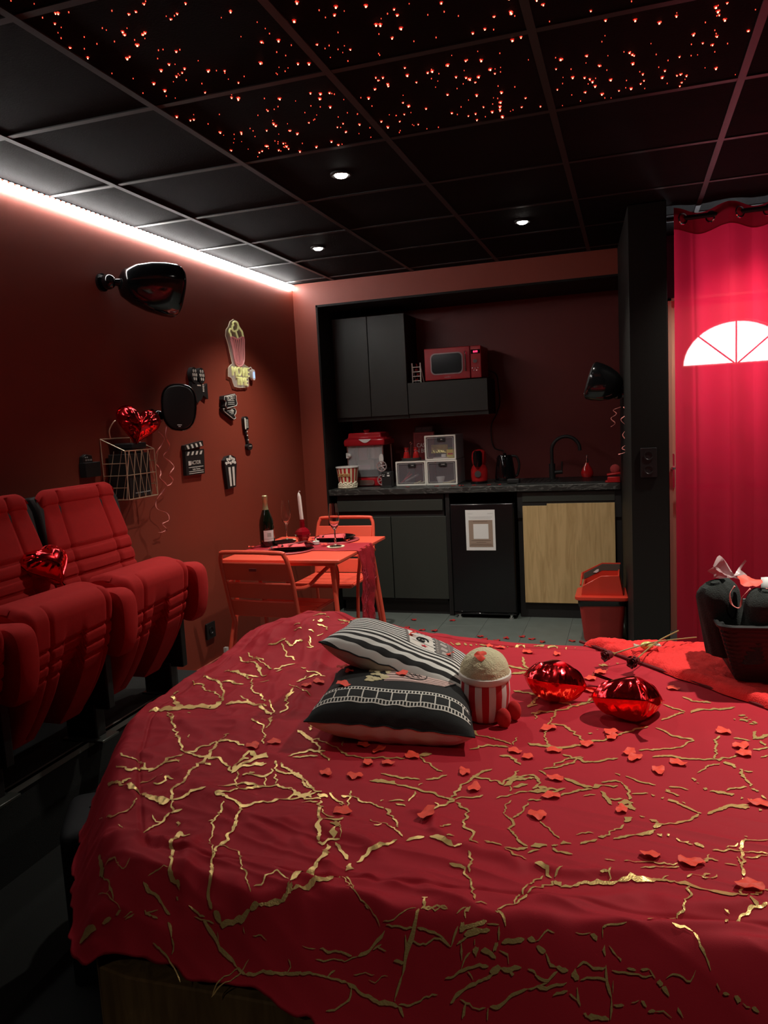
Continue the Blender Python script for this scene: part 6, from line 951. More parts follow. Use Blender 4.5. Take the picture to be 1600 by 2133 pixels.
# curled ribbons
def ribbon(P, name, label, grp, w=.0065):
    P = smooth_path([Vector(p) for p in P], 5); b = MB(); L = []
    vs = []
    for k, p in enumerate(P):
        tt = (P[min(k+1, len(P)-1)]-P[max(k-1, 0)]).normalized(); a = k*.35
        n = Vector((math.cos(a)*.5, math.sin(a), 0)); n = (n-tt*n.dot(tt)).normalized()*w/2
        vs += [p-n, p+n]
    b.add(vs, [(2*k, 2*k+1, 2*k+3, 2*k+2) for k in range(len(P)-1)])
    o = mesh_obj(name, b, RIBB); sm = o.modifiers.new('s', 'SOLIDIFY'); sm.thickness = .0012
    return tag(o, label, 'ribbon', grp)
R1 = [(3.443,1.458),(3.47,1.42),(3.418,1.374),(3.404,1.349),(3.407,1.305),(3.441,1.273),(3.44,1.243),(3.407,1.22),(3.447,1.186),(3.444,1.16),(3.40,1.12),(3.389,1.099),(3.384,1.066),(3.451,1.03),(3.446,.998),(3.392,.985),(3.449,.95),(3.426,.938),(3.382,.942)]
R2 = [(3.475,1.482),(3.442,1.435),(3.451,1.409),(3.486,1.385),(3.483,1.359),(3.445,1.331),(3.493,1.295),(3.496,1.272),(3.452,1.245),(3.45,1.231),(3.506,1.203),(3.489,1.182),(3.442,1.177),(3.42,1.185)]
ribbon([(-2.31+.015*math.sin(k), y, z) for k, (y, z) in enumerate(R1)], 'curled_ribbon', 'longer curled pink ribbon hanging below the lower left speaker', 'curled ribbons')
ribbon([(-2.28+.015*math.sin(k), y, z) for k, (y, z) in enumerate(R2)], 'curled_ribbon', 'shorter curled pink ribbon hanging below the lower left speaker', 'curled ribbons')
ribbon([(-2.27, 3.475, 1.482), (-2.25, 3.44, 1.50), (-2.25, 3.42, 1.525), (-2.27, 3.44, 1.54), (-2.28, 3.455, 1.52)], 'curled_ribbon', 'small ribbon loop tied round the lower left speaker arm', 'curled ribbons', .006)
ribbon([(-.05, 4.90, 1.46), (-.095, 4.90, 1.445), (-.075, 4.90, 1.42), (-.108, 4.90, 1.395), (-.085, 4.90, 1.365), (-.11, 4.90, 1.345)], 'curled_ribbon', 'short curled ribbon hanging left below the pillar speaker', 'curled ribbons')
ribbon([(-.035, 4.90, 1.46), (-.015, 4.90, 1.42), (-.05, 4.90, 1.385), (-.02, 4.90, 1.348), (-.012, 4.90, 1.334), (-.043, 4.90, 1.291), (-.01, 4.90, 1.245), (-.047, 4.90, 1.212), (-.018, 4.90, 1.192), (-.069, 4.90, 1.175)], 'curled_ribbon', 'long curled ribbon hanging right below the pillar speaker', 'curled ribbons')
# ================================================================== foil hearts
def heart_xy(t):
    x = 16*math.sin(t)**3; y = 13*math.cos(t)-5*math.cos(2*t)-2*math.cos(3*t)-math.cos(4*t)
    return x/17, (y+2)/17
def foil_heart(label, loc, rot, size, thick, seed):
    t = thing('foil_heart', label, 'foil balloon', loc, rot, 'red foil hearts')
    r = random.Random(seed); b = MB(); N = 96; M = 22; ph = [r.uniform(0, 6) for _ in range(8)]
    for side in (1, -1):
        def F(u, v):
            a = 2*PI*u; hx, hy = heart_xy(a); s = v**.8 if v > 0 else 0
            z = thick*max(0, 1-s*s)**.78
            edge = _sm((s-.45)/.5)
            wr = edge*thick*(.16*math.sin(23*a+ph[0])+.12*math.sin(37*a+ph[1]+3*s)+.07*math.sin(61*a+ph[2]))*(1-s)*2.2
            dent = -.35*thick*math.exp(-((hx*s)/.16)**2)*_sm((hy*s-.15)/.35)
            big = .07*thick*math.sin(4*hx*s+ph[3])*math.cos(5*hy*s+ph[4])
            k = s*(1-.10*math.sin(31*a+ph[5])*.12*edge)
            return (hx*k*size, hy*k*size, side*(max(0, z+dent*(1-s)+big*(1-s))+wr+.0012))
        b.grid(F, N, M, cu=True)
    part('envelope', b, FOIL, t, local=True)
    b = MB(); n = 96
    o = [heart_xy(2*PI*k/n) for k in range(n)]
    b.ring([[(x*size*f, y*size*f, z) for x, y in o] for f, z in ((.97, .0012), (1.06, .0012+0), (1.06, -.0012), (.97, -.0012))], caps=False); part('seam', b, FOIL, t, local=True)
    b = MB(); b.tube([(0, -.84*size, 0), (0, -1.1*size, 0), (.004, -1.26*size, 0)], [.004, .007, .011], 8); part('filling_neck', b, FOIL, t, local=True)
    return t
foil_heart('red foil heart balloon standing on the right-hand cinema seat', (-2.05, 2.285, .985), (math.radians(48), math.radians(-6), math.radians(80)), .098, .06, 1)
foil_heart('red foil heart balloon on top of the wire wall basket', (-2.25, 3.185, 1.487), (math.radians(84), math.radians(14), math.radians(52)), .108, .06, 2)
foil_heart('red foil heart balloon lying on the bed beside the popcorn plush', (-.222, 2.235, .662), tuple((Matrix.Rotation(math.radians(-17), 3, 'X') @ Matrix.Rotation(math.radians(8), 3, 'Y') @ Matrix.Rotation(math.radians(100), 3, 'Z')).to_euler()), .106, .060, 3)
foil_heart('red foil heart balloon lying nearest the camera on the bed', (-.003, 2.13, .660), tuple((Matrix.Rotation(math.radians(-19), 3, 'X') @ Matrix.Rotation(math.radians(25), 3, 'Z')).to_euler()), .106, .058, 4)

# ================================================================== decorations on the left wall
XW = -2.3695
ACR = mat('clear_acrylic', (.62, .55, .5), .1, alpha=.42); TUY = mat('neon_yellow', (.72, .72, .30), .4, emit=(.8, .8, .35), es=.28); TUP = mat('neon_pink', (.72, .3, .3), .4, emit=(1, .35, .35), es=.1)
neon = thing('neon_sign', 'wall neon sign of a popcorn bucket reading MOVIE TIME', 'sign', (XW, 4.45, 1.92))
BO = [(4.418,2.132),(4.375,2.115),(4.347,2.08),(4.318,2.06),(4.305,2.023),(4.33,1.969),(4.354,1.885),(4.364,1.856),(4.324,1.838),(4.308,1.825),(4.3,1.775),(4.336,1.769),(4.365,1.716),(4.425,1.71),(4.52,1.714),(4.558,1.721),(4.566,1.774),(4.585,1.793),(4.581,1.842),(4.519,1.857),(4.509,1.894),(4.533,2.025),(4.511,2.063),(4.483,2.083),(4.458,2.12)]  # sign and plaque outlines traced in image pixels, projected onto the left wall beforehand
b = MB(); b.plate(BO[::-1], frL(XW), .012, .018); part('backing_board', b, ACR, neon)
b = MB(); b.tube([(XW+.0155, y, z) for y, z in BO], .0028, 5, closed=True); part('board_edge', b, mat('acrylic_edge', (.75, .66, .5), .3), neon)
for P, m, c, n in (([(4.36,2.021),(4.355,2.038),(4.342,2.048),(4.352,2.066),(4.382,2.069),(4.385,2.087),(4.401,2.093),(4.396,2.11),(4.428,2.12),(4.457,2.113),(4.469,2.092),(4.497,2.073),(4.511,2.063),(4.516,2.045),(4.522,2.031)], TUY, 0, 'popcorn_tube'),
        ([(4.382,2.069),(4.403,2.057),(4.451,2.072),(4.462,2.095)], TUY, 0, 'popcorn_tube'), ([(4.426,2.059),(4.438,2.038),(4.447,2.021)], TUY, 0, 'popcorn_tube'),
        ([(4.359,2.017),(4.441,2.012),(4.522,2.031),(4.519,1.968),(4.509,1.894),(4.487,1.859),(4.446,1.844),(4.409,1.85),(4.389,1.869),(4.377,1.94)], TUP, 1, 'bucket_tube')):
    b = MB(); b.tube([(XW+.024, y, z) for y, z in smooth_path(P, 3, closed=bool(c))], .0055, 7, closed=bool(c)); part(n, b, m, neon)
for (y0, z0), (y1, z1) in (((4.377,2.01),(4.41,1.859)), ((4.399,2.009),(4.425,1.856)), ((4.426,2.009),(4.438,1.853)), ((4.453,2.011),(4.454,1.852)), ((4.479,2.016),(4.467,1.855)), ((4.505,2.022),(4.481,1.859))):
    b = MB(); b.tube([(XW+.024, y0, z0), (XW+.024, y1, z1)], .0038, 6); part('bucket_tube', b, TUP, neon)
text('movie_lettering', 'MOVIE', .083, TUY, neon, (XW+.024, 4.45, 1.807), 'left', .005, sx=.93)
text('time_lettering', 'TIME', .075, TUY, neon, (XW+.024, 4.462, 1.748), 'left', .005, sx=.93)
b = MB(); b.plate(rrect(4.597, 4.638, 1.762, 1.832, .018), frL(XW), .012, .03); part('control_box', b, WHITE, neon)
b = MB(); b.plate(rrect(4.612, 4.628, 1.775, 1.815, .006), frL(XW), .03, .0315); part('indicator', b, mat('blue_glow', (.2, .3, 1), .4, emit=(.15, .25, 1), es=3), neon)
b = MB(); b.tube(smooth_path([(XW+.02, 4.575, 1.835), (XW+.02, 4.60, 1.845), (XW+.02, 4.617, 1.832)]), .003, 6); part('lead', b, WHITE, neon)
# plaques
PL = mat('plaque_black', (.012, .011, .011), .5); PW = mat('plaque_white', (.68, .68, .62), .6)
def outline(b, P, w, x):
    b.tube([(x, y, z) for y, z in P], w, 5, closed=True)
t = thing('ticket_plaque', 'black wall plaque of two cinema tickets reading TICKET', 'plaque', (XW, 4.28, 1.59))
T1 = [(4.208,1.65),(4.335,1.666),(4.352,1.657),(4.349,1.636),(4.36,1.61),(4.35,1.596),(4.226,1.579),(4.211,1.595),(4.221,1.617),(4.202,1.631)]
T2 = [(4.197,1.578),(4.205,1.56),(4.318,1.511),(4.342,1.519),(4.331,1.538),(4.346,1.545),(4.356,1.563),(4.337,1.581),(4.229,1.576)]
def grow(P, k, c=None):
    cy = sum(p[0] for p in P)/len(P); cz_ = sum(p[1] for p in P)/len(P); return [(cy+(y-cy)*k, cz_+(z-cz_)*k) for y, z in P]
b = MB(); b.plate(grow(T1, 1.1)[::-1], frL(XW), .0, .03); b.plate(grow(T2, 1.12)[::-1], frL(XW), .0, .022); part('boards', b, PL, t)
b = MB(); outline(b, T1, .0022, XW+.031); part('upper_outline', b, PW, t)
b = MB(); outline(b, T2, .0022, XW+.023); part('lower_outline', b, PW, t)
text('ticket_lettering', 'TICKET', .034, PW, t, (XW+.031, 4.283, 1.642), 'left', .001, sx=.95, tilt=.10)
b = MB()
for z in (1.625, 1.614, 1.603): b.bb(XW+.03, XW+.0318, 4.245, 4.325, z, z+.0025)
for k, z in enumerate((1.563, 1.554, 1.545)): b.bb(XW+.022, XW+.0238, 4.245+.02*k, 4.32, z, z+.0025)
part('small_print', b, PW, t)
text('lower_lettering', 'TICKET', .024, PW, t, (XW+.023, 4.295, 1.570), 'left', .001, sx=.8, tilt=-.5)
t = thing('microphone_plaque', 'black wall plaque shaped like a microphone', 'plaque', (XW, 4.49, 1.43))
b = MB(); b.plate(rrect(4.457, 4.517, 1.440, 1.528, .022), frL(XW), 0, .02); b.tube(smooth_path([(XW+.01, 4.485, 1.442), (XW+.01, 4.482, 1.42), (XW+.01, 4.498, 1.40), (XW+.01, 4.497, 1.37), (XW+.01, 4.503, 1.345)]), .009, 8); b.plate([(4.512+.036*math.cos(a), 1.332+.022*math.sin(a)) for a in np.linspace(0, 2*PI, 20, endpoint=False)], frL(XW), 0, .02); part('board', b, PL, t)
b = MB(); b.plate(rrect(4.459, 4.474, 1.446, 1.519, .006), frL(XW), .02, .0225)
for k in range(7): b.bb(XW+.02, XW+.0225, 4.477, 4.505, 1.456+.008*k, 1.459+.008*k)
for z in (1.43, 1.405, 1.375): b.ball((XW+.018, 4.488+.008*(z < 1.4), z), .005, 8)
b.bb(XW+.02, XW+.0225, 4.494, 4.53, 1.335, 1.338)
part('white_details', b, PW, t)
t = thing('clapper_plaque', 'black clapperboard wall plaque reading ACTOR', 'plaque', (XW, 3.84, 1.29))
b = MB(); b.plate([(3.741, 1.341), (3.735, 1.208), (3.93, 1.205), (3.942, 1.347)], frL(XW), 0, .02); b.plate([(3.737, 1.349), (3.739, 1.375), (3.931, 1.395), (3.935, 1.364)], frL(XW), 0, .022); part('boards', b, PL, t)
b = MB()
for k in range(4):
    y = 3.752+.045*k; z0 = 1.3515+.0038*k
    b.plate([(y+.012, z0+.001), (y+.030, z0+.003), (y+.018, z0+.024), (y, z0+.022)], frL(XW), .022, .0245)
    b.plate([(y, 1.318), (y+.018, 1.318), (y+.032, 1.338), (y+.014, 1.338)], frL(XW), .02, .0225)
b.bb(XW+.02, XW+.0225, 3.762, 3.786, 1.262, 1.286)
for z in (1.248, 1.225, 1.214): b.bb(XW+.02, XW+.0225, 3.762, 3.915, z, z+.0032)
part('white_details', b, PW, t)
text('actor_lettering', 'ACTOR', .03, PW, t, (XW+.0205, 3.842, 1.274), 'left', .001)
text('small_lettering', 'Lights Camera', .014, PW, t, (XW+.0205, 3.842, 1.238), 'left', .001)
t = thing('popcorn_plaque', 'black wall plaque of a popcorn cup with two white stripes', 'plaque', (XW, 4.24, 1.19))
b = MB(); b.plate([(4.165,1.265),(4.197,1.287),(4.255,1.293),(4.307,1.276),(4.317,1.237),(4.287,1.095),(4.185,1.088)], frL(XW), 0, .02); part('board', b, PL, t)
b = MB(); b.plate([(4.203, 1.22), (4.23, 1.22), (4.233, 1.103), (4.212, 1.103)], frL(XW), .02, .0225); b.plate([(4.252, 1.22), (4.28, 1.22), (4.272, 1.103), (4.252, 1.103)], frL(XW), .02, .0225); part('white_stripes', b, PW, t)
b = MB()
for y, z in ((4.185, 1.245), (4.21, 1.25), (4.238, 1.244), (4.265, 1.25), (4.292, 1.245), (4.2, 1.268), (4.228, 1.27), (4.256, 1.272), (4.282, 1.265), (4.24, 1.283)):
    b.plate([(y+.0125*math.cos(a)*(1+.2*math.sin(3*a+y*90)), z+.0095*math.sin(a)) for a in np.linspace(0, 2*PI, 9, endpoint=False)], frL(XW), .02, .0225)
part('white_kernels', b, PW, t)
t = thing('movie_camera_plaque', 'black wall plaque of a film camera with two dotted reels', 'plaque', (XW, 3.93, 1.72))
b = MB()
for y in (3.895, 3.972): b.plate([(y+.036*math.cos(a), 1.766+.045*math.sin(a)) for a in np.linspace(0, 2*PI, 24, endpoint=False)], frL(XW), 0, .025)
b.plate([(3.862,1.665),(3.869,1.73),(3.98,1.73),(3.981,1.69),(4.035,1.725),(4.033,1.633),(3.98,1.655),(3.964,1.632),(3.911,1.61)], frL(XW), 0, .02); part('board', b, PL, t)
b = MB()
for y in (3.895, 3.972):
    for dy, dz in ((-.011, .021), (.011, .021), (-.018, 0), (0, 0), (.018, 0), (-.009, -.021), (.011, -.021)):
        b.plate([(y+dy+.0068*math.cos(a), 1.768+dz*1.05+.0095*math.sin(a)) for a in np.linspace(0, 2*PI, 10, endpoint=False)], frL(XW), .025, .0275)
for k in range(3): b.bb(XW+.02, XW+.0225, 3.92+.014*k, 3.93+.014*k, 1.706, 1.714)
for k in range(5): b.bb(XW+.02, XW+.0225, 3.975, 3.992, 1.675+.009*k, 1.68+.009*k)
part('white_details', b, PW, t)
# little black box with film sticker
t = thing('wall_control_box', 'small black wall box with a faint film-camera sticker above the seats', 'control box', (XW, 2.95, 1.31))
b = MB(); b.plate(rrect(2.893, 2.997, 1.268, 1.335, .004), frL(XW), 0, .035); b.plate([(2.895, 1.33), (2.9, 1.362), (2.925, 1.372), (2.962, 1.366), (2.965, 1.33)], frL(XW), 0, .02); part('case', b, BLK, t, bevel=.002)
b = MB()
for k in range(3): b.bb(XW+.02, XW+.0215, 2.912+.016*k, 2.924+.016*k, 1.342, 1.35)
for y in (2.915, 2.927): b.ball((XW+.02, y, 1.358), .004, 8)
part('sticker', b, mat('dull_white', (.3, .3, .28), .6), t)
# wire basket with black box inside
t = thing('wire_basket', 'gold wire wall basket with slanting struts', 'basket', (-2.30, 3.17, 1.148))
bx0, bx1, by0, by1, bz0, bz1 = -2.365, -2.235, 3.05, 3.28, 1.148, 1.376
# frame stands out from the wall; front corner towards the camera
P = {k: (bx1 if k[0] == 'f' else bx0, by0 if k[1] == 'n' else by1, (bz1 if k[0] == 'f' else bz1+.06) if k[2] == 't' else bz0) for k in ('fnt', 'fnb', 'fft', 'ffb', 'bnt', 'bnb', 'bft', 'bfb')}
b = MB()
for a, c in (('fnt', 'fft'), ('fft', 'bft'), ('bft', 'bnt'), ('bnt', 'fnt'), ('fnb', 'ffb'), ('ffb', 'bfb'), ('bfb', 'bnb'), ('bnb', 'fnb'), ('fnt', 'fnb'), ('fft', 'ffb'), ('bnt', 'bnb'), ('bft', 'bfb')):
    b.tube([P[a], P[c]], .0026, 6)
part('frame', b, BRASS, t)
zm = (bz0+bz1)/2; b = MB()
b.tube([(bx1, by0, zm), (bx1, by1, zm)], .002, 6)
for k in range(4):
    y = by0+(by1-by0)*(k+.6)/4.6; dy = (by1-by0)/9
    b.tube([(bx1, y, bz1), (bx1, y-dy, zm), (bx1, y, bz1)], .0017, 5); b.tube([(bx1, y, bz1), (bx1, y+dy, zm), (bx1, y+1.9*dy, bz0)], .0014, 5); b.tube([(bx1, y-dy*.1, bz1), (bx1, y-1.9*dy, bz0)], .0017, 5)
for yy in (by0, by1):
    for k in range(1, 4):
        z = bz0+(bz1-bz0)*k/4; b.tube([(bx0, yy, z+.0), (bx1, yy, z)], .0022, 5)
    for k in range(3):
        x = bx0+(bx1-bx0)*(k+.2)/3; b.tube([(x, yy, bz0), (x+.06, yy, bz1)], .0014, 5)
part('strut', b, BRASS, t)
b = MB(); b.tube(smooth_path([(bx0+.005, 3.12, bz1+.06), (bx0+.01, 3.11, bz1+.10), (bx0+.02, 3.13, bz1+.135), (bx0+.01, 3.16, bz1+.145)]), .003, 6); part('hook', b, BRASS, t)
t = thing('black_box', 'black box standing inside the gold wire basket', 'box', (-2.30, 3.165, bz0+.003))
b = MB(); b.bb(-.055, .055, -.085, .085, 0, .21); part('case', b, BLK, t, bevel=.004, local=True)
b = MB(); b.box((0.0, .02, .245), (.10, .13, .03), rz=.1); b.bb(-.03, .04, -.04, .07, .21, .235); part('top_unit', b, BLK, t, bevel=.006, local=True)
b = MB(); b.bb(.0555, .057, -.05, .07, .02, .024); part('light_line', b, mat('grey_line', (.35, .38, .4), .4), t, local=True)
# ================================================================== dining corner
TZ = .745
t = thing('dining_table', 'small square red metal table against the left wall', 'table', (-1.80, 4.08, 0))
b = MB(); b.bb(-.35, .35, -.40, .40, .727, TZ); part('table_top', b, CHAIR, t, bevel=.004, local=True)
b = MB(); b.bb(-.31, .31, -.36, .36, .705, .727); part('apron', b, CHAIR, t, local=True, bevel=.003)
for sx_ in (-1, 1):
    for sy_ in (-1, 1):
        b = MB(); b.tube(smooth_path([(sx_*.20, sy_*.30, .712), (sx_*.265, sy_*.325, .70), (sx_*.285, sy_*.33, .64), (sx_*.34, sy_*.39, 0.004)], 5), .0135, 10); part('leg', b, CHAIR, t, local=True)
        b = MB(); b.cyl((sx_*.34, sy_*.39, 0), (sx_*.34, sy_*.39, .012), .016, n=10); part('foot_cap', b, BLK, t, local=True)
def chair(label, loc, rz):
    t = thing('metal_chair', label, 'chair', loc, (0, 0, rz), 'red metal chairs')
    # local: seat faces +y, back at y=0
    H, w = .80, .205; lean = lambda z: -.10*max(0, (z-.43))/.37
    b = MB(); P = [(-w, lean(.40)+.0, .40), (-w*1.02, lean(.6), .60), (-w, lean(.74), .735), (-w*.93, lean(.79), .785), (-w*.75, lean(.8), H), (w*.75, lean(.8), H), (w*.93, lean(.79), .785), (w, lean(.74), .735), (w*1.02, lean(.6), .60), (w, lean(.40), .40)]
    b.tube(smooth_path(P, 4), .012, 10); part('back_frame', b, CHAIR, t, local=True)
    for z0, z1 in ((.640, .745), (.535, .630), (.43, .525)):
        b = MB(); b.ring([[(x, lean(z)+dy, z) for z, dy in ((z0, 0), (z0+.008, -.004), (z1-.008, -.004), (z1, .004), (z1-.003, .010), (z0+.004, .010))] for x in (-w+.008, w-.008)]); part('back_slat', b, CHAIR, t, local=True, bevel=.0015)
    for k in range(4):
        y = .035+.1*k; b = MB(); b.bb(-w+.005, w-.005, y, y+.088, .425-.008*(k == 0), .435); part('seat_slat', b, CHAIR, t, local=True, bevel=.002)
    b = MB(); b.tube([(-w, .02, .418), (-w, .42, .425), (w, .42, .425), (w, .02, .418)], .010, 8); part('seat_frame', b, CHAIR, t, local=True)
    for s in (-1, 1):
        b = MB(); b.tube(smooth_path([(s*w, .01, .42), (s*(w+.015), -.05, .2), (s*(w+.02), -.09, .005)], 4), .011, 8); part('leg', b, CHAIR, t, local=True)
        b = MB(); b.tube(smooth_path([(s*w, lean(.6)+.01, .60), (s*(w+.04), .04, .595), (s*(w+.055), .16, .635), (s*(w+.055), .30, .66), (s*(w+.055), .37, .64), (s*(w+.055), .385, .56), (s*(w+.04), .39, .45), (s*(w+.03), .40, .2), (s*(w+.03), .42, .005)], 4), .011, 8); part('arm_and_front_leg', b, CHAIR, t, local=True)
    return t
c1 = chair('red metal armchair with slatted back, nearer the bed, its back to the camera', (-1.90, 3.69, 0), math.radians(-4))
b = MB(); b.bb(.185, .2, -.003, .003, 0, 0.001)
b = MB(); b.bb(-.225, -.205, -.095, -.075, .235, .27); part('paper_tag', b, WHITE, c1, local=True)
b = MB(); b.bb(-.022, .022, -.103, -.098, .70, .715); part('stamped_mark', b, mat('mark_dark', (.12, .01, .01), .5), c1, local=True)
c2 = chair('red metal chair at the far side of the table facing the camera', (-1.895, 4.88, 0), math.radians(180))
# lace runner
LACE = mat('red_lace', (.42, .012, .025), .55, sheen=.3, bump=(150, .8))
t = thing('table_runner', 'dark red lace runner across the table, hanging down its right side', 'table runner', (-1.6, 4.1, TZ))
def runner(u, v):
    s = v*1.33; y = 3.95+.26*u; r = .004*math.sin(u*17+s*9)
    if s < .69: return (-2.14+s, y+.004*math.sin(s*30), TZ+.0015+.0015*abs(math.sin(u*13+s*17)))
    q = s-.69; return (-1.447+.006*float(vnoise(u*9, s*26, 3))+.006*math.sin(u*20+q*4)+.012*math.sin(PI*min(1, q*3))+.012*math.sin(u*11)*min(1, q*4), y+.03*(u-.5)*-q+.01*math.sin(q*14+u*5)+.01, TZ+.003-q)
b = MB(); b.grid(runner, 40, 150); o = part('lace_cloth', b, LACE, t); sm = o.modifiers.new('s', 'SOLIDIFY'); sm.thickness = .0015
b = MB()
rr_ = random.Random(4)
for k in range(46):      # loose sequins and loops on the hanging end
    u, v = rr_.random(), rr_.uniform(.58, .95); x, y, z = runner(u, v); l = rr_.uniform(.02, .05)
    b.tube([(x+.004, y, z), (x+.008, y+rr_.uniform(-.008, .008), z-l*.5), (x+.004, y+rr_.uniform(-.01, .01), z-l)], .0022, 5)
o = part('fringe', b, mat('lace_gloss', (.5, .05, .08), .25), t); o['kind'] = 'stuff'
# plates, mats, napkins, glasses
def disc(name, label, cat, x, y, z, R_, prof, m, grp=None, n=36):
    b = MB(); b.lathe(prof, n=n); o = mesh_obj(name, b, m); o.location = (x, y, z); return tag(o, label, cat, grp)
MATP = mat('placemat_red', (.40, .05, .06), .5)
def coil(name, x, y, lb):
    b = MB(); b.lathe([(.0001, 0), (.15, 0), (.152, .002), (.15, .0035), (.0001, .0035)], n=44); o = mesh_obj(name, b, MATP); o.location = (x, y, TZ+.004); tag(o, lb, 'placemat', 'round placemats')
coil('placemat', -1.87, 3.96, 'round openwork placemat at the near side of the table'); coil('placemat', -1.72, 4.31, 'round openwork placemat at the far side of the table')
pp = [(.0001, 0), (.07, 0), (.115, .012), (.125, .017), (.115, .015), (.07, .005), (.0001, .004)]
PX = ((-1.80, 3.88), (-1.77, 4.33))
disc('dinner_plate', 'black plate with napkin at the near side of the table', 'plate', -1.85, 3.98, TZ+.008, .12, pp, BLKG, 'black plates')
disc('dinner_plate', 'black plate with napkin at the far side of the table', 'plate', -1.72, 4.32, TZ+.008, .12, pp, BLKG, 'black plates')
disc('side_plate', 'smaller black plate beside the champagne bottle', 'plate', -1.99, 4.16, TZ+.004, .09, [(r*.62, z) for r, z in pp], BLKG, 'black plates')
NAP = mat('napkin_coral', (.75, .09, .10), .7)
def napkin(x, y, a, lb):
    t = thing('napkin', lb, 'napkin', (x, y, TZ+.016), (0, 0, a), 'red napkins')
    b = MB(); b.grid(lambda u, v: ((u-.5)*(.04+.13*v), (v-.5)*.20, .006+.005*math.sin(u*14)*(.3+v)), 30, 8); b.grid(lambda u, v: ((u-.5)*(.04+.07*v), (v-.5)*.15+.02, .013+.005*math.sin(u*10+1)), 20, 6)
    o = part('folded_cloth', b, NAP, t, local=True); sm = o.modifiers.new('s', 'SOLIDIFY'); sm.thickness = .002
    b = MB(); b.cyl((-.022, -.03, .011), (.022, -.03, .011), .007, n=10); part('napkin_band', b, BLK, t, local=True)
napkin(-1.88, 3.98, -1.1, 'folded coral-red napkin on the near black plate'); napkin(-1.76, 4.31, -1.3, 'folded coral-red napkin on the far black plate')
t = thing('fork', 'silver fork lying on the near plate', 'fork', (-1.83, 4.04, TZ+.034), (0, 0, -.3))
b = MB(); b.bb(-.006, .006, -.10, .0, 0, .002); part('handle', b, STEEL, t, local=True)
b = MB(); b.bb(-.012, .012, 0, .02, 0, .002)
for k in range(4): b.bb(-.0115+.0063*k, -.0085+.0063*k, .02, .06, 0, .002)
part('tines', b, STEEL, t, local=True)
def flute(x, y, lb):
    disc('coaster', 'pale round coaster under the '+lb, 'coaster', x, y, TZ+.004, .05, [(.0001, 0), (.052, 0), (.052, .004), (.0001, .004)], mat('cork', (.72, .60, .40), .7), 'pale coasters')
    t = thing('champagne_flute', lb, 'glass', (x, y, TZ+.009), group='champagne flutes')
    b = MB(); b.lathe([(.0001, 0), (.036, 0), (.036, .002), (.006, .006), (.0045, .02), (.0045, .09), (.010, .098), (.0001, .1)], n=28); part('stem', b, GLASS, t, local=True)
    b = MB(); b.lathe([(.008, .095), (.022, .115), (.030, .145), (.030, .18), (.0235, .245), (.022, .245), (.0285, .18), (.0285, .145), (.02, .117), (.0001, .103)], n=32); part('bowl', b, GLASS, t, local=True)
flute(-1.62, 4.07, 'champagne flute standing at the near right of the table'); flute(-2.03, 4.30, 'champagne flute standing behind the bottle')
t = thing('champagne_bottle', 'dark champagne bottle with gold foil neck and white label', 'bottle', (-2.06, 4.09, TZ+.004))
b = MB(); b.lathe([(.0001, 0), (.041, 0), (.044, .006), (.044, .13), (.040, .16), (.024, .205), (.017, .225)], n=32); part('glass_body', b, mat('bottle_glass', (.004, .008, .004), .06, coat=1), t, local=True)
b = MB(); b.lathe([(.0215, .208), (.0155, .235), (.0145, .27), (.0165, .273), (.0165, .30), (.013, .304), (.0001, .304)], n=24); part('foil_neck', b, mat('gold_foil_neck', (.50, .46, .25), .4, metal=.6), t, local=True)
b = MB(); n = 12; b.add([(.0445*math.cos(a), .0445*math.sin(a), z) for a in np.linspace(-1.55, -.1, n) for z in (.035, .10)], [(2*k, 2*k+2, 2*k+3, 2*k+1) for k in range(n-1)]); part('label', b, PAPER, t, local=True)
b = MB(); b.add([(.0452*math.cos(a), .0452*math.sin(a), z) for a in np.linspace(-1.55, -.1, n) for z in (.048, .051)], [(2*k, 2*k+2, 2*k+3, 2*k+1) for k in range(n-1)]); b.add([(.0452*math.cos(a), .0452*math.sin(a), z) for a in np.linspace(-1.1, -.55, n) for z in (.062, .085)], [(2*k, 2*k+2, 2*k+3, 2*k+1) for k in range(n-1)]); part('label_crest', b, mat('label_grey', (.5, .5, .46), .6), t, local=True)
b = MB(); b.lathe([(.0275, .192), (.022, .208), (.0225, .208), (.028, .192)], n=24, caps=False); part('neck_band', b, mat('band_silver', (.6, .6, .55), .3), t, local=True)
t = thing('candle_holder', 'faceted dark red glass candle holder on the table', 'candle holder', (-1.905, 4.26, TZ+.007))
RGL = mat('ruby_glass', (.25, .004, .01), .05, coat=1)
b = MB(); b.lathe([(.0001, 0), (.03, 0), (.034, .012), (.045, .03), (.05, .045), (.045, .062), (.03, .078), (.017, .085), (.014, .12), (.017, .135), (.0135, .135), (.0001, .1)], n=10); part('glass', b, RGL, t, local=True, smooth=False)
t = thing('taper_candle', 'tall white taper candle in the red glass holder', 'candle', (-1.905, 4.26, TZ+.115), (math.radians(0), math.radians(-3), 0))
b = MB(); b.lathe([(.0001, 0), (.0115, 0), (.011, .165), (.007, .182), (.003, .19)], n=16); part('wax', b, mat('wax', (.85, .8, .74), .4), t, local=True)
b = MB(); b.tube([(0, 0, .188), (.001, 0, .196), (.007, 0, .199), (.010, 0, .193)], .0016, 6); part('wick', b, WHITE, t, local=True)
t = thing('tea_light', 'small cream LED tea light beside the candle holder', 'tea light', (-1.775, 4.15, TZ+.007))
b = MB(); b.lathe([(.0001, 0), (.02, 0), (.02, .017), (.017, .018), (.0001, .014)], n=20); part('cup', b, WHITE, t, local=True)
b = MB(); b.lathe([(.006, .014), (.007, .022), (.0001, .036)], n=10); part('flame_tip', b, CREAM, t, local=True)
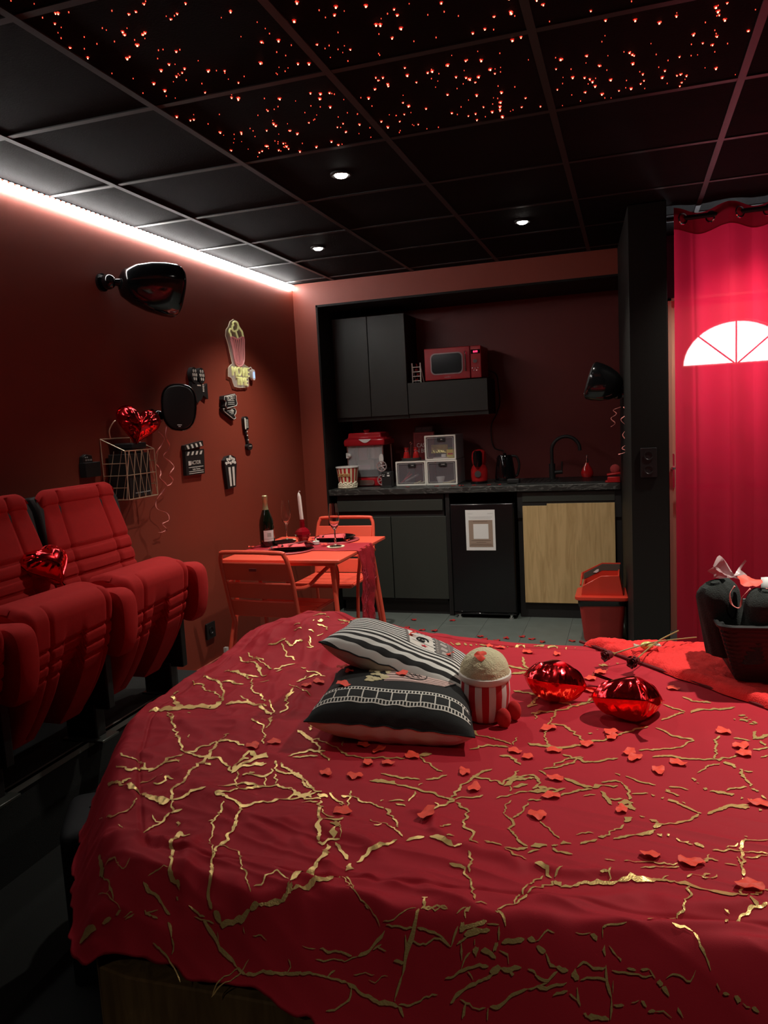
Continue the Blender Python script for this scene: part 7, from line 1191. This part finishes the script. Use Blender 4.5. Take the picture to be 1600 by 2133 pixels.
for k, (x, y) in enumerate(((-2.12, 4.15), (-2.13, 4.02), (-1.97, 3.95), (-1.70, 4.10), (-1.82, 4.25), (-2.1, 4.25), (-1.62, 4.25))):
    petal(x, y, TZ+.012, ('red petal left of the champagne bottle', 'red petal at the near left of the dining table', 'red petal behind the near chair back on the table', 'red petal between tea light and near flute', 'red petal behind the candle holder on the table', 'red petal behind the champagne bottle', 'red petal on the runner at the right of the table')[k], 'petals on the dining table', sc=1.3)
# ================================================================== things on the bed
def pillow_mesh(w, h, th, side, seed, n=56):
    ph = seed*1.7
    def F(u, v):
        x, y = (u-.5)*2, (v-.5)*2
        px = x*w/2*(1-.075*(1-y*y)*abs(x)**2*1.0); py = y*h/2*(1-.075*(1-x*x)*abs(y)**2)
        z = side*th/2*(max(0, 1-x**4)**.55*max(0, 1-y**4)**.55)
        z += .006*math.sin(5*x+ph)*math.sin(4*y+ph)*(1-x*x)*(1-y*y)+.004*math.sin(22*x+9*y*y)*max(0, abs(y)-.55)*(1-abs(x))*2
        return (px, py, z)
    b = MB(); b.grid(F, n, n); return b, F
def pillow(label, loc, rot, w, h, th, m_top, m_bot, seed):
    t = thing('cushion', label, 'cushion', loc, rot, 'cinema cushions')
    b, F = pillow_mesh(w, h, th, 1, seed); part('printed_face', b, m_top, t, local=True)
    b2, _ = pillow_mesh(w, h, th, -1, seed); b2.f = [f[::-1] for f in b2.f]; part('plain_back', b2, m_bot, t, local=True)
    b = MB(); L = [F(k/30, 0) for k in range(30)]+[F(1, k/30) for k in range(30)]+[F(1-k/30, 1) for k in range(30)]+[F(0, 1-k/30) for k in range(30)]
    b.tube(L, .0022, 5, closed=True); part('piping', b, BLK, t, local=True)
    return t, F
LINEN = mat('linen_beige', (.72, .62, .57), .9, bump=(700, .3), sheen=.2); BLKC = mat('cotton_black', (.016, .018, .018), .9, bump=(700, .25))
STR = stripes_mat('cushion_stripes', (.7, .7, .66), (.012, .012, .012), 'Y', 33, .85)
PRW = mat('print_white', (.68, .66, .60), .9); PRB = mat('print_black', (.015, .015, .015), .9)
def decal(b, F, w, h, poly, lift=.0012, seg=10):
    "flat printed patch that follows the cushion face; poly = quad in u,v"
    (a, c, d, e) = poly
    def G(u, v):
        pu = (a[0]*(1-u)+c[0]*u)*(1-v)+(e[0]*(1-u)+d[0]*u)*v; pv = (a[1]*(1-u)+c[1]*u)*(1-v)+(e[1]*(1-u)+d[1]*u)*v
        p = F(pu, pv); return (p[0], p[1], p[2]+lift)
    b.grid(G, seg, max(2, seg//2))
def rect(b, F, u0, v0, u1, v1, lift=.0012, seg=8): decal(b, F, 0, 0, ((u0, v0), (u1, v0), (u1, v1), (u0, v1)), lift, seg)
# black cushion with film strip and popcorn print
pb, FB = pillow('black cushion printed with a film strip and a popcorn box, lowest of the two', (-.635, 2.00, .660), (math.radians(-1), math.radians(5), math.radians(9)), .445, .40, .15, BLKC, LINEN, 1)
b = MB()
for v0 in (.20, .235, .075, .11): rect(b, FB, .02, v0, .98, v0+.008, seg=40)
for k in range(46):
    u = .025+.0208*k
    rect(b, FB, u, .208, u+.008, .236, seg=3); rect(b, FB, u, .082, u+.008, .111, seg=3)
for k in range(11):
    u = .05+.088*k; rect(b, FB, u, .115, u+.008, .203, seg=6)
part('film_strip_print', b, PRW, pb, local=True)
PPK = mat('print_pink', (.6, .42, .38), .9)
b = MB(); decal(b, FB, 0, 0, ((.42, .36), (.80, .42), (.90, .60), (.42, .70)), seg=20); part('popcorn_box_print', b, PPK, pb, local=True)
b = MB()
for k in range(7):
    f = k/6; decal(b, FB, 0, 0, ((.42, .37+.31*f), (.80+.08*f, .425+.165*f), (.80+.08*f, .429+.165*f), (.42, .377+.31*f)), lift=.0018, seg=16)
decal(b, FB, 0, 0, ((.80, .42), (.90, .60), (.91, .60), (.81, .415)), .0018)
part('print_lines', b, PRB, pb, local=True)
b = MB(); rr_ = random.Random(8)
for k in range(40):
    u, v = rr_.uniform(.30, .43), rr_.uniform(.36, .70); p = FB(u, v); r_ = rr_.uniform(.006, .011)
    b.lathe([(r_, p[2]+.0008+k*.00003), (r_*.8, p[2]+.0016+k*.00003), (.0001, p[2]+.002+k*.00003)], (p[0], p[1], 0), 9)
part('printed_kernels', b, mat('print_kernel', (.55, .48, .28), .9), pb, local=True)
b = MB()
pts = [FB(.60+.075*math.cos(a)*1.0, .53+.085*math.sin(a)) for a in np.linspace(0, 2*PI, 24, endpoint=False)]
b.tube([(p[0], p[1], p[2]+.0018) for p in pts], .0014, 5, closed=True)
for k in range(4):
    c0 = (.575+.018*k, .53+.02*(-1)**k); pts = [FB(c0[0]+.014*math.cos(a), c0[1]+.022*math.sin(a)) for a in np.linspace(0, 5, 10)]; b.tube([(p[0], p[1], p[2]+.0018) for p in pts], .001, 4)
part('print_badge', b, PRB, pb, local=True)
# striped cushion
ps, FS = pillow('black and white striped cushion with a cinema print, lying on the black one', (-.675, 2.21, .728), (math.radians(-7), math.radians(20), math.radians(5)), .455, .41, .12, STR, LINEN, 2)
b = MB(); decal(b, FS, 0, 0, ((.52, .36), (.70, .33), (.60, .86), (.44, .80)), seg=16); part('ticket_print', b, PRW, ps, local=True)
b = MB(); decal(b, FS, 0, 0, ((.71, .33), (.84, .34), (.78, .9), (.62, .86)), seg=16); decal(b, FS, 0, 0, ((.50, .36), (.52, .36), (.44, .80), (.42, .80)), .0014); part('filmstrip_print', b, mat('print_grey', (.16, .15, .14), .9), ps, local=True)
b = MB()
for k in range(13):
    f = k/12; u0, v0 = .715-.09*f, .345+.5*f; rect(b, FS, u0, v0, u0+.014, v0+.018, .0022, 3); u0 += .10; rect(b, FS, u0, v0, u0+.014, v0+.018, .0022, 3)
for k in range(5):
    f = k/4; u0, v0 = .745-.08*f, .36+.44*f; rect(b, FS, u0, v0, u0+.05, v0+.07, .0020, 4)
part('perforation_print', b, mat('print_light', (.42, .39, .36), .9), ps, local=True)
b = MB()
for k, (u, v) in enumerate(((.485, .72), (.515, .725), (.545, .73), (.575, .735))): decal(b, FS, 0, 0, ((u, v), (u+.012, v), (u+.008, v+.055), (u-.004, v+.05)), .002, 3); rect(b, FS, u, v, u+.028, v+.01, .002, 3)
pts = [FS(.585+.04*math.cos(a), .52+.045*math.sin(a)) for a in np.linspace(0, 5.2, 20)]; b.tube([(p[0], p[1], p[2]+.002) for p in pts], .003, 5)
pts = [FS(.585+.018*math.cos(a), .52+.02*math.sin(a)) for a in np.linspace(1, 6, 14)]; b.tube([(p[0], p[1], p[2]+.002) for p in pts], .0022, 5)
for q in (.46, .60, .67): decal(b, FS, 0, 0, ((.53-.1*(q-.36), q), (.69-.14*(q-.36), q-.02), (.69-.14*(q-.36), q-.015), (.53-.1*(q-.36), q+.005)), .002)
part('ticket_lettering', b, PRB, ps, local=True)
b = MB(); c0 = (.615, .40); star = []
for k in range(10):
    a = PI/2+k*PI/5; r_ = .03 if k % 2 == 0 else .012; p = FS(c0[0]+r_*math.cos(a), c0[1]+r_*math.sin(a)*1.07); star.append((p[0], p[1], p[2]+.0028))
b.add(star, [tuple(range(10))]); part('star_print', b, mat('print_red', (.5, .02, .04), .9), ps, local=True)
# petals lying on the cushions
def on_cushion(t, F, u, v, lb, sc=1., grp='petals on the cushions'):
    p = Vector(F(u, v)); M = Matrix.LocRotScale(t.location, t.rotation_euler, (1, 1, 1)); q = M @ (p+Vector((0, 0, .004)))
    petal(q.x, q.y, q.z, lb, grp, (t.rotation_euler.x, t.rotation_euler.y, random.uniform(0, 6)), sc)
on_cushion(pb, FB, .17, .28, 'large round orange petal on the left of the film strip of the black cushion', 1.3)
on_cushion(pb, FB, .15, .58, 'narrow orange petal on the upper left of the black cushion', .95)
on_cushion(pb, FB, .06, .82, 'curled orange petal at the upper left corner of the black cushion', 1.2)
on_cushion(pb, FB, .52, .50, 'orange petal on the popcorn print of the black cushion', 1.1)
on_cushion(pb, FB, .50, .66, 'orange petal peeking from below the striped cushion', 1.1)
on_cushion(ps, FS, .50, .58, 'orange petal on the ticket print of the striped cushion', 1.1)
on_cushion(ps, FS, .80, .42, 'square-looking orange petal on the right of the striped cushion', 1.2)
# popcorn plush
t = thing('popcorn_plush', 'plush popcorn tub with red and white stripes and a cream fluffy top', 'plush toy', (-.402, 2.075, .603), (math.radians(3), math.radians(3), math.radians(-15)))
PS = stripes_mat('plush_stripes', (.66, .60, .56), (.46, .015, .02), 'X', 0, .9, radial=11, phase=.2)
b = MB(); b.lathe([(.0001, 0), (.045, .0), (.058, .012), (.067, .05), (.070, .085), (.068, .115), (.064, .130)], n=44); part('tub', b, PS, t, local=True)
b = MB(); b.lathe([(.062, .122), (.070, .120), (.0735, .127), (.073, .138), (.066, .142)], n=44, caps=False); part('brim', b, mat('plush_white', (.78, .74, .66), .95), t, local=True)
b = MB()
def fl(u, v):
    a = 2*PI*u; e = v*PI/2; r_ = .0695*math.cos(e); k = 1+.012*math.sin(a*7+v*5)*math.cos(e)+.02*float(vnoise(u*60, v*16, 3))*math.cos(e)
    return (r_*k*math.cos(a), r_*k*math.sin(a), .133+.072*math.sin(e)*k)
b.grid(fl, 80, 36, cu=True); o = part('fluffy_top', b, mat('plush_cream', (.66, .60, .38), .95, sheen=.4, bump=(260, 1.)), t, local=True)
for y, x in ((-.03, .062), (.028, .068)):
    b = MB(); b.ball((x+.012, y-.01, .03), .021, 14, sy=.75, sz=1.4); part('foot', b, mat('plush_red', (.5, .02, .02), .95), t, local=True)
petal(-.40, 2.03, .603+.192, 'orange petal lying on the cream top of the popcorn plush', 'petal on the plush', (math.radians(38), 0, .3), 1.05, k=2)
# fluffy throw
THROW = mat('throw_red', (.80, .03, .028), .95, sheen=.6, bump=(240, 1.0), var=(30, .25))
def throw():
    # plan quad: left edge runs diagonally from the far edge towards the right
    A = np.array([-.19, 2.84]); B = np.array([.62, 1.98]); C = np.array([1.18, 1.98]); D_ = np.array([1.18, 2.84])
    nu, nv = 170, 170
    u, v = np.meshgrid(np.linspace(0, 1, nu), np.linspace(0, 1, nv))
    X = (A[0]*(1-v)+B[0]*v)*(1-u)+(D_[0]*(1-v)+C[0]*v)*u; Y = (A[1]*(1-v)+B[1]*v)*(1-u)+(D_[1]*(1-v)+C[1]*v)*u
    X = X+.012*vnoise(v*22, v*0, 3)*(1-u); Y = Y+.008*vnoise(v*14+4, v*0, 3)*(1-u)
    edge = np.minimum(u/.035, 1); k = np.sqrt(np.clip(1-(1-edge)**2, 0, 1))
    Z = bed_h(X, Y)+.004+k*.024+.008*np.abs(vnoise(X*9+Y*5, Y*14, 5))*k+.0035*vnoise(X*60, Y*60, 6)*k+.003*vnoise(X*110, Y*110, 8)*k
    b = MB(); b.v = [tuple(p) for p in np.stack([X, Y, Z], -1).reshape(-1, 3).tolist()]
    b.f = [(j*nu+i, j*nu+i+1, (j+1)*nu+i+1, (j+1)*nu+i)[::-1] for j in range(nv-1) for i in range(nu-1)]; b.m = [0]*len(b.f); return b
th_ = tag(mesh_obj('fluffy_throw', throw(), THROW), 'fluffy bright red throw spread over the right corner of the bed', 'throw')
b = MB(); P = []
for k in range(60):
    v = k/59; P.append((-.19*(1-v)+.62*v+.004, 2.84*(1-v)+1.98*v, .606))
b.tube(P, .006, 6); o = mesh_obj('throw_lining', b, mat('lining_dark', (.12, .008, .01), .9), th_)
# basket with rolled towels
t = thing('towel_basket', 'black woven basket standing on the red throw at the right edge', 'basket', (.46, 2.52, .636), (0, 0, math.radians(4)))
WV = mat('woven_black', (.008, .008, .008), .5)
def bask(u, v):
    L_ = rrect(-1, 1, -1, 1, .18, 6); n = len(L_); k = int(round(u*n)) % n; x, y = L_[k]; s = v
    return (x*(.185+.065*s), y*(.125+.05*s)+0, .235*s)
L_ = rrect(-1, 1, -1, 1, .18, 6)
loops = []
for j in range(40):
    s = j/39; w_ = .003*math.sin(j*2.1)
    loops.append([(x*(.18+.05*s+(w_ if k % 2 else -w_)), y*(.12+.045*s+(w_ if k % 2 else -w_)), .175*s) for k, (x, y) in enumerate(L_)])
b = MB(); b.ring(loops+[[(x*.93, y*.93, z) for x, y, z in loops[-1]]]+[[(x*.9, y*.9, .01) for x, y, z in loops[0]]]); part('woven_body', b, WV, t, local=True)
b = MB(); b.tube([(x*.232, y*.167, .175) for x, y in L_], .007, 8, closed=True); part('rim', b, WV, t, local=True)
TW = mat('towel_black', (.017, .021, .019), .98, sheen=.15, bump=(300, 1.))
def towel(loc, rot, R_, Lh, label, seed):
    t = thing('rolled_towel', label, 'towel', loc, rot, 'rolled towels')
    r = random.Random(seed); ph = r.uniform(0, 6)
    # folded towel standing on end: spiral in plan, soft rounded top
    b = MB(); N = 70; loops = []
    for j in range(16):
        v = j/15; z = Lh*v; kk = 1-.25*max(0, (v-.85)/.15)**2; dz = 0
        loops.append([(R_*kk*(1+.05*math.sin(3*a+ph)+.025*math.sin(9*a+4*v+ph))*math.cos(a)*1.0, R_*kk*.85*(1+.04*math.sin(2*a+ph)+.02*math.sin(11*a+ph))*math.sin(a), z+.006*math.sin(a*2+ph)) for a in np.linspace(0, 2*PI, N, endpoint=False)])
    top = loops[-1]
    loops.append([(x*.62, y*.62, Lh+.010) for x, y, z in top]); loops.append([(x*.45, y*.45, Lh-.02) for x, y, z in top])
    b.ring(loops); part('outer_roll', b, TW, t, local=True)
    b = MB(); b.ring([[(x*.4*k, y*.4*k, z) for x, y, _ in top] for z, k in ((Lh-.03, 1), (Lh+.0, 1), (Lh+.012, .7), (Lh+.008, .2))]); part('inner_roll', b, TW, t, local=True)
    return t
towel((.275, 2.49, .70), (math.radians(6), math.radians(-12), .3), .062, .215, 'rolled black towel leaning out at the left of the basket', 1)
towel((.335, 2.42, .70), (math.radians(10), math.radians(-2), 1.2), .056, .20, 'rolled black towel at the front left of the basket', 2)
towel((.475, 2.47, .70), (math.radians(5), math.radians(3), 2.2), .068, .22, 'rolled black towel at the right picture edge in the basket', 3)
b = MB(); b.grid(lambda u, v: ((u-.5)*.12, .006*math.sin(u*6), v*.19), 8, 6); o = mesh_obj('paper_card', b, PAPER); o.location = (.44, 2.575, .72); sm = o.modifiers.new('s', 'SOLIDIFY'); sm.thickness = .001; tag(o, 'white paper card standing between the towels in the basket', 'card')
b = MB(); b.grid(lambda u, v: ((u-.5)*.09+.01*math.sin(v*9), .015*math.sin(u*11+v*5), v*.07*(.6+.4*math.sin(u*7))), 14, 10); o = mesh_obj('cellophane_bag', b, mat('cellophane', (.9, .75, .75), .05, alpha=.35)); o.location = (.275, 2.50, .92); tag(o, 'crinkled clear cellophane on top of the left towel', 'cellophane')
petal(.325, 2.43, .925, 'large orange petal on top of the front left towel', 'petals on the towels', (.5, .2, 0), 1.8, k=1)
ribbon([(.285, 2.40, .92), (.27, 2.39, .90), (.275, 2.385, .87), (.295, 2.385, .86), (.305, 2.39, .89), (.325, 2.39, .915)], 'curled_ribbon', 'curled pink ribbon loop on the front left towel', 'curled ribbons', .006)
ribbon([(.375, 2.46, .90), (.40, 2.44, .895), (.42, 2.42, .91), (.425, 2.41, .94)], 'curled_ribbon', 'pink ribbon end between the towels at the right picture edge', 'curled ribbons', .006)
# roses
STEMM = mat('stem_olive', (.23, .16, .05), .6); ROSE = mat('rose_dark', (.11, .006, .01), .6)
def rose(label, head, tail, seed):
    h = Vector(head); tl = Vector(tail); t = thing('dried_rose', label, 'rose', head, group='dark roses')
    d = (h-tl).normalized(); mid = (h+tl)/2+Vector((0, 0, .012))
    b = MB(); b.tube([p-h for p in smooth_path([h-d*.02, mid, tl], 6)], .0025, 6); part('stem', b, STEMM, t, local=True)
    b = MB(); b.tube([-d*.03, -d*.012], [.004, .011], 8); part('calyx', b, STEMM, t, local=True)
    R = d.to_track_quat('Z', 'Y').to_matrix(); r = random.Random(seed)
    for k in range(9):
        a = k*2.4; rad = .005+.0016*k; w = .013+.0012*k; hh = .028-.0008*k
        b = MB(); b.grid(lambda u, v: tuple(R @ Vector(((rad+.006*v*v)*math.cos(a+(u-.5)*w/rad*.9), (rad+.006*v*v)*math.sin(a+(u-.5)*w/rad*.9), -.012+hh*v+.002*math.sin(u*9)))), 7, 5)
        o = part('petal', b, ROSE, t, local=True); sm = o.modifiers.new('s', 'SOLIDIFY'); sm.thickness = .0012
rose('dark dried rose on the throw, left of the two', (-.082, 2.565, .645), (.21, 2.80, .648), 1)
rose('dark dried rose on the throw, right of the two', (.0, 2.51, .645), (.155, 2.87, .65), 2)
t = thing('wrapped_sweet', 'yellow-green wrapped sweet lying on the red throw', 'sweet', (.045, 2.68, .648), (0, 0, .3))
b = MB(); b.ball((0, 0, 0), .014, 12, sx=1.7); part('sweet', b, mat('wrapper_lime', (.65, .68, .2), .2, metal=.3), t, local=True)
for s in (-1, 1):
    b = MB(); b.grid(lambda u, v: (s*(.02+.022*v), (u-.5)*(.006+.032*v), .006*math.sin(u*17)*v), 14, 4); o = part('wrapper_end', b, mat('wrapper_clear', (.8, .75, .6), .15, metal=.3), t, local=True)
# balloon stick of the left bed heart
t = thing('balloon_ribbon_tail', 'dark foil tail lying beside the left bed heart', 'foil strip', (-.12, 2.40, .61))
b = MB(); b.grid(lambda u, v: (.0+.11*u, -.01-.03*u+(v-.5)*.03*(1-u*.7), .028*(1-u)+.004*math.sin(v*9)), 12, 6); o = part('strip', b, mat('foil_dark', (.25, .02, .02), .2, metal=1), t, local=True); sm = o.modifiers.new('s', 'SOLIDIFY'); sm.thickness = .001
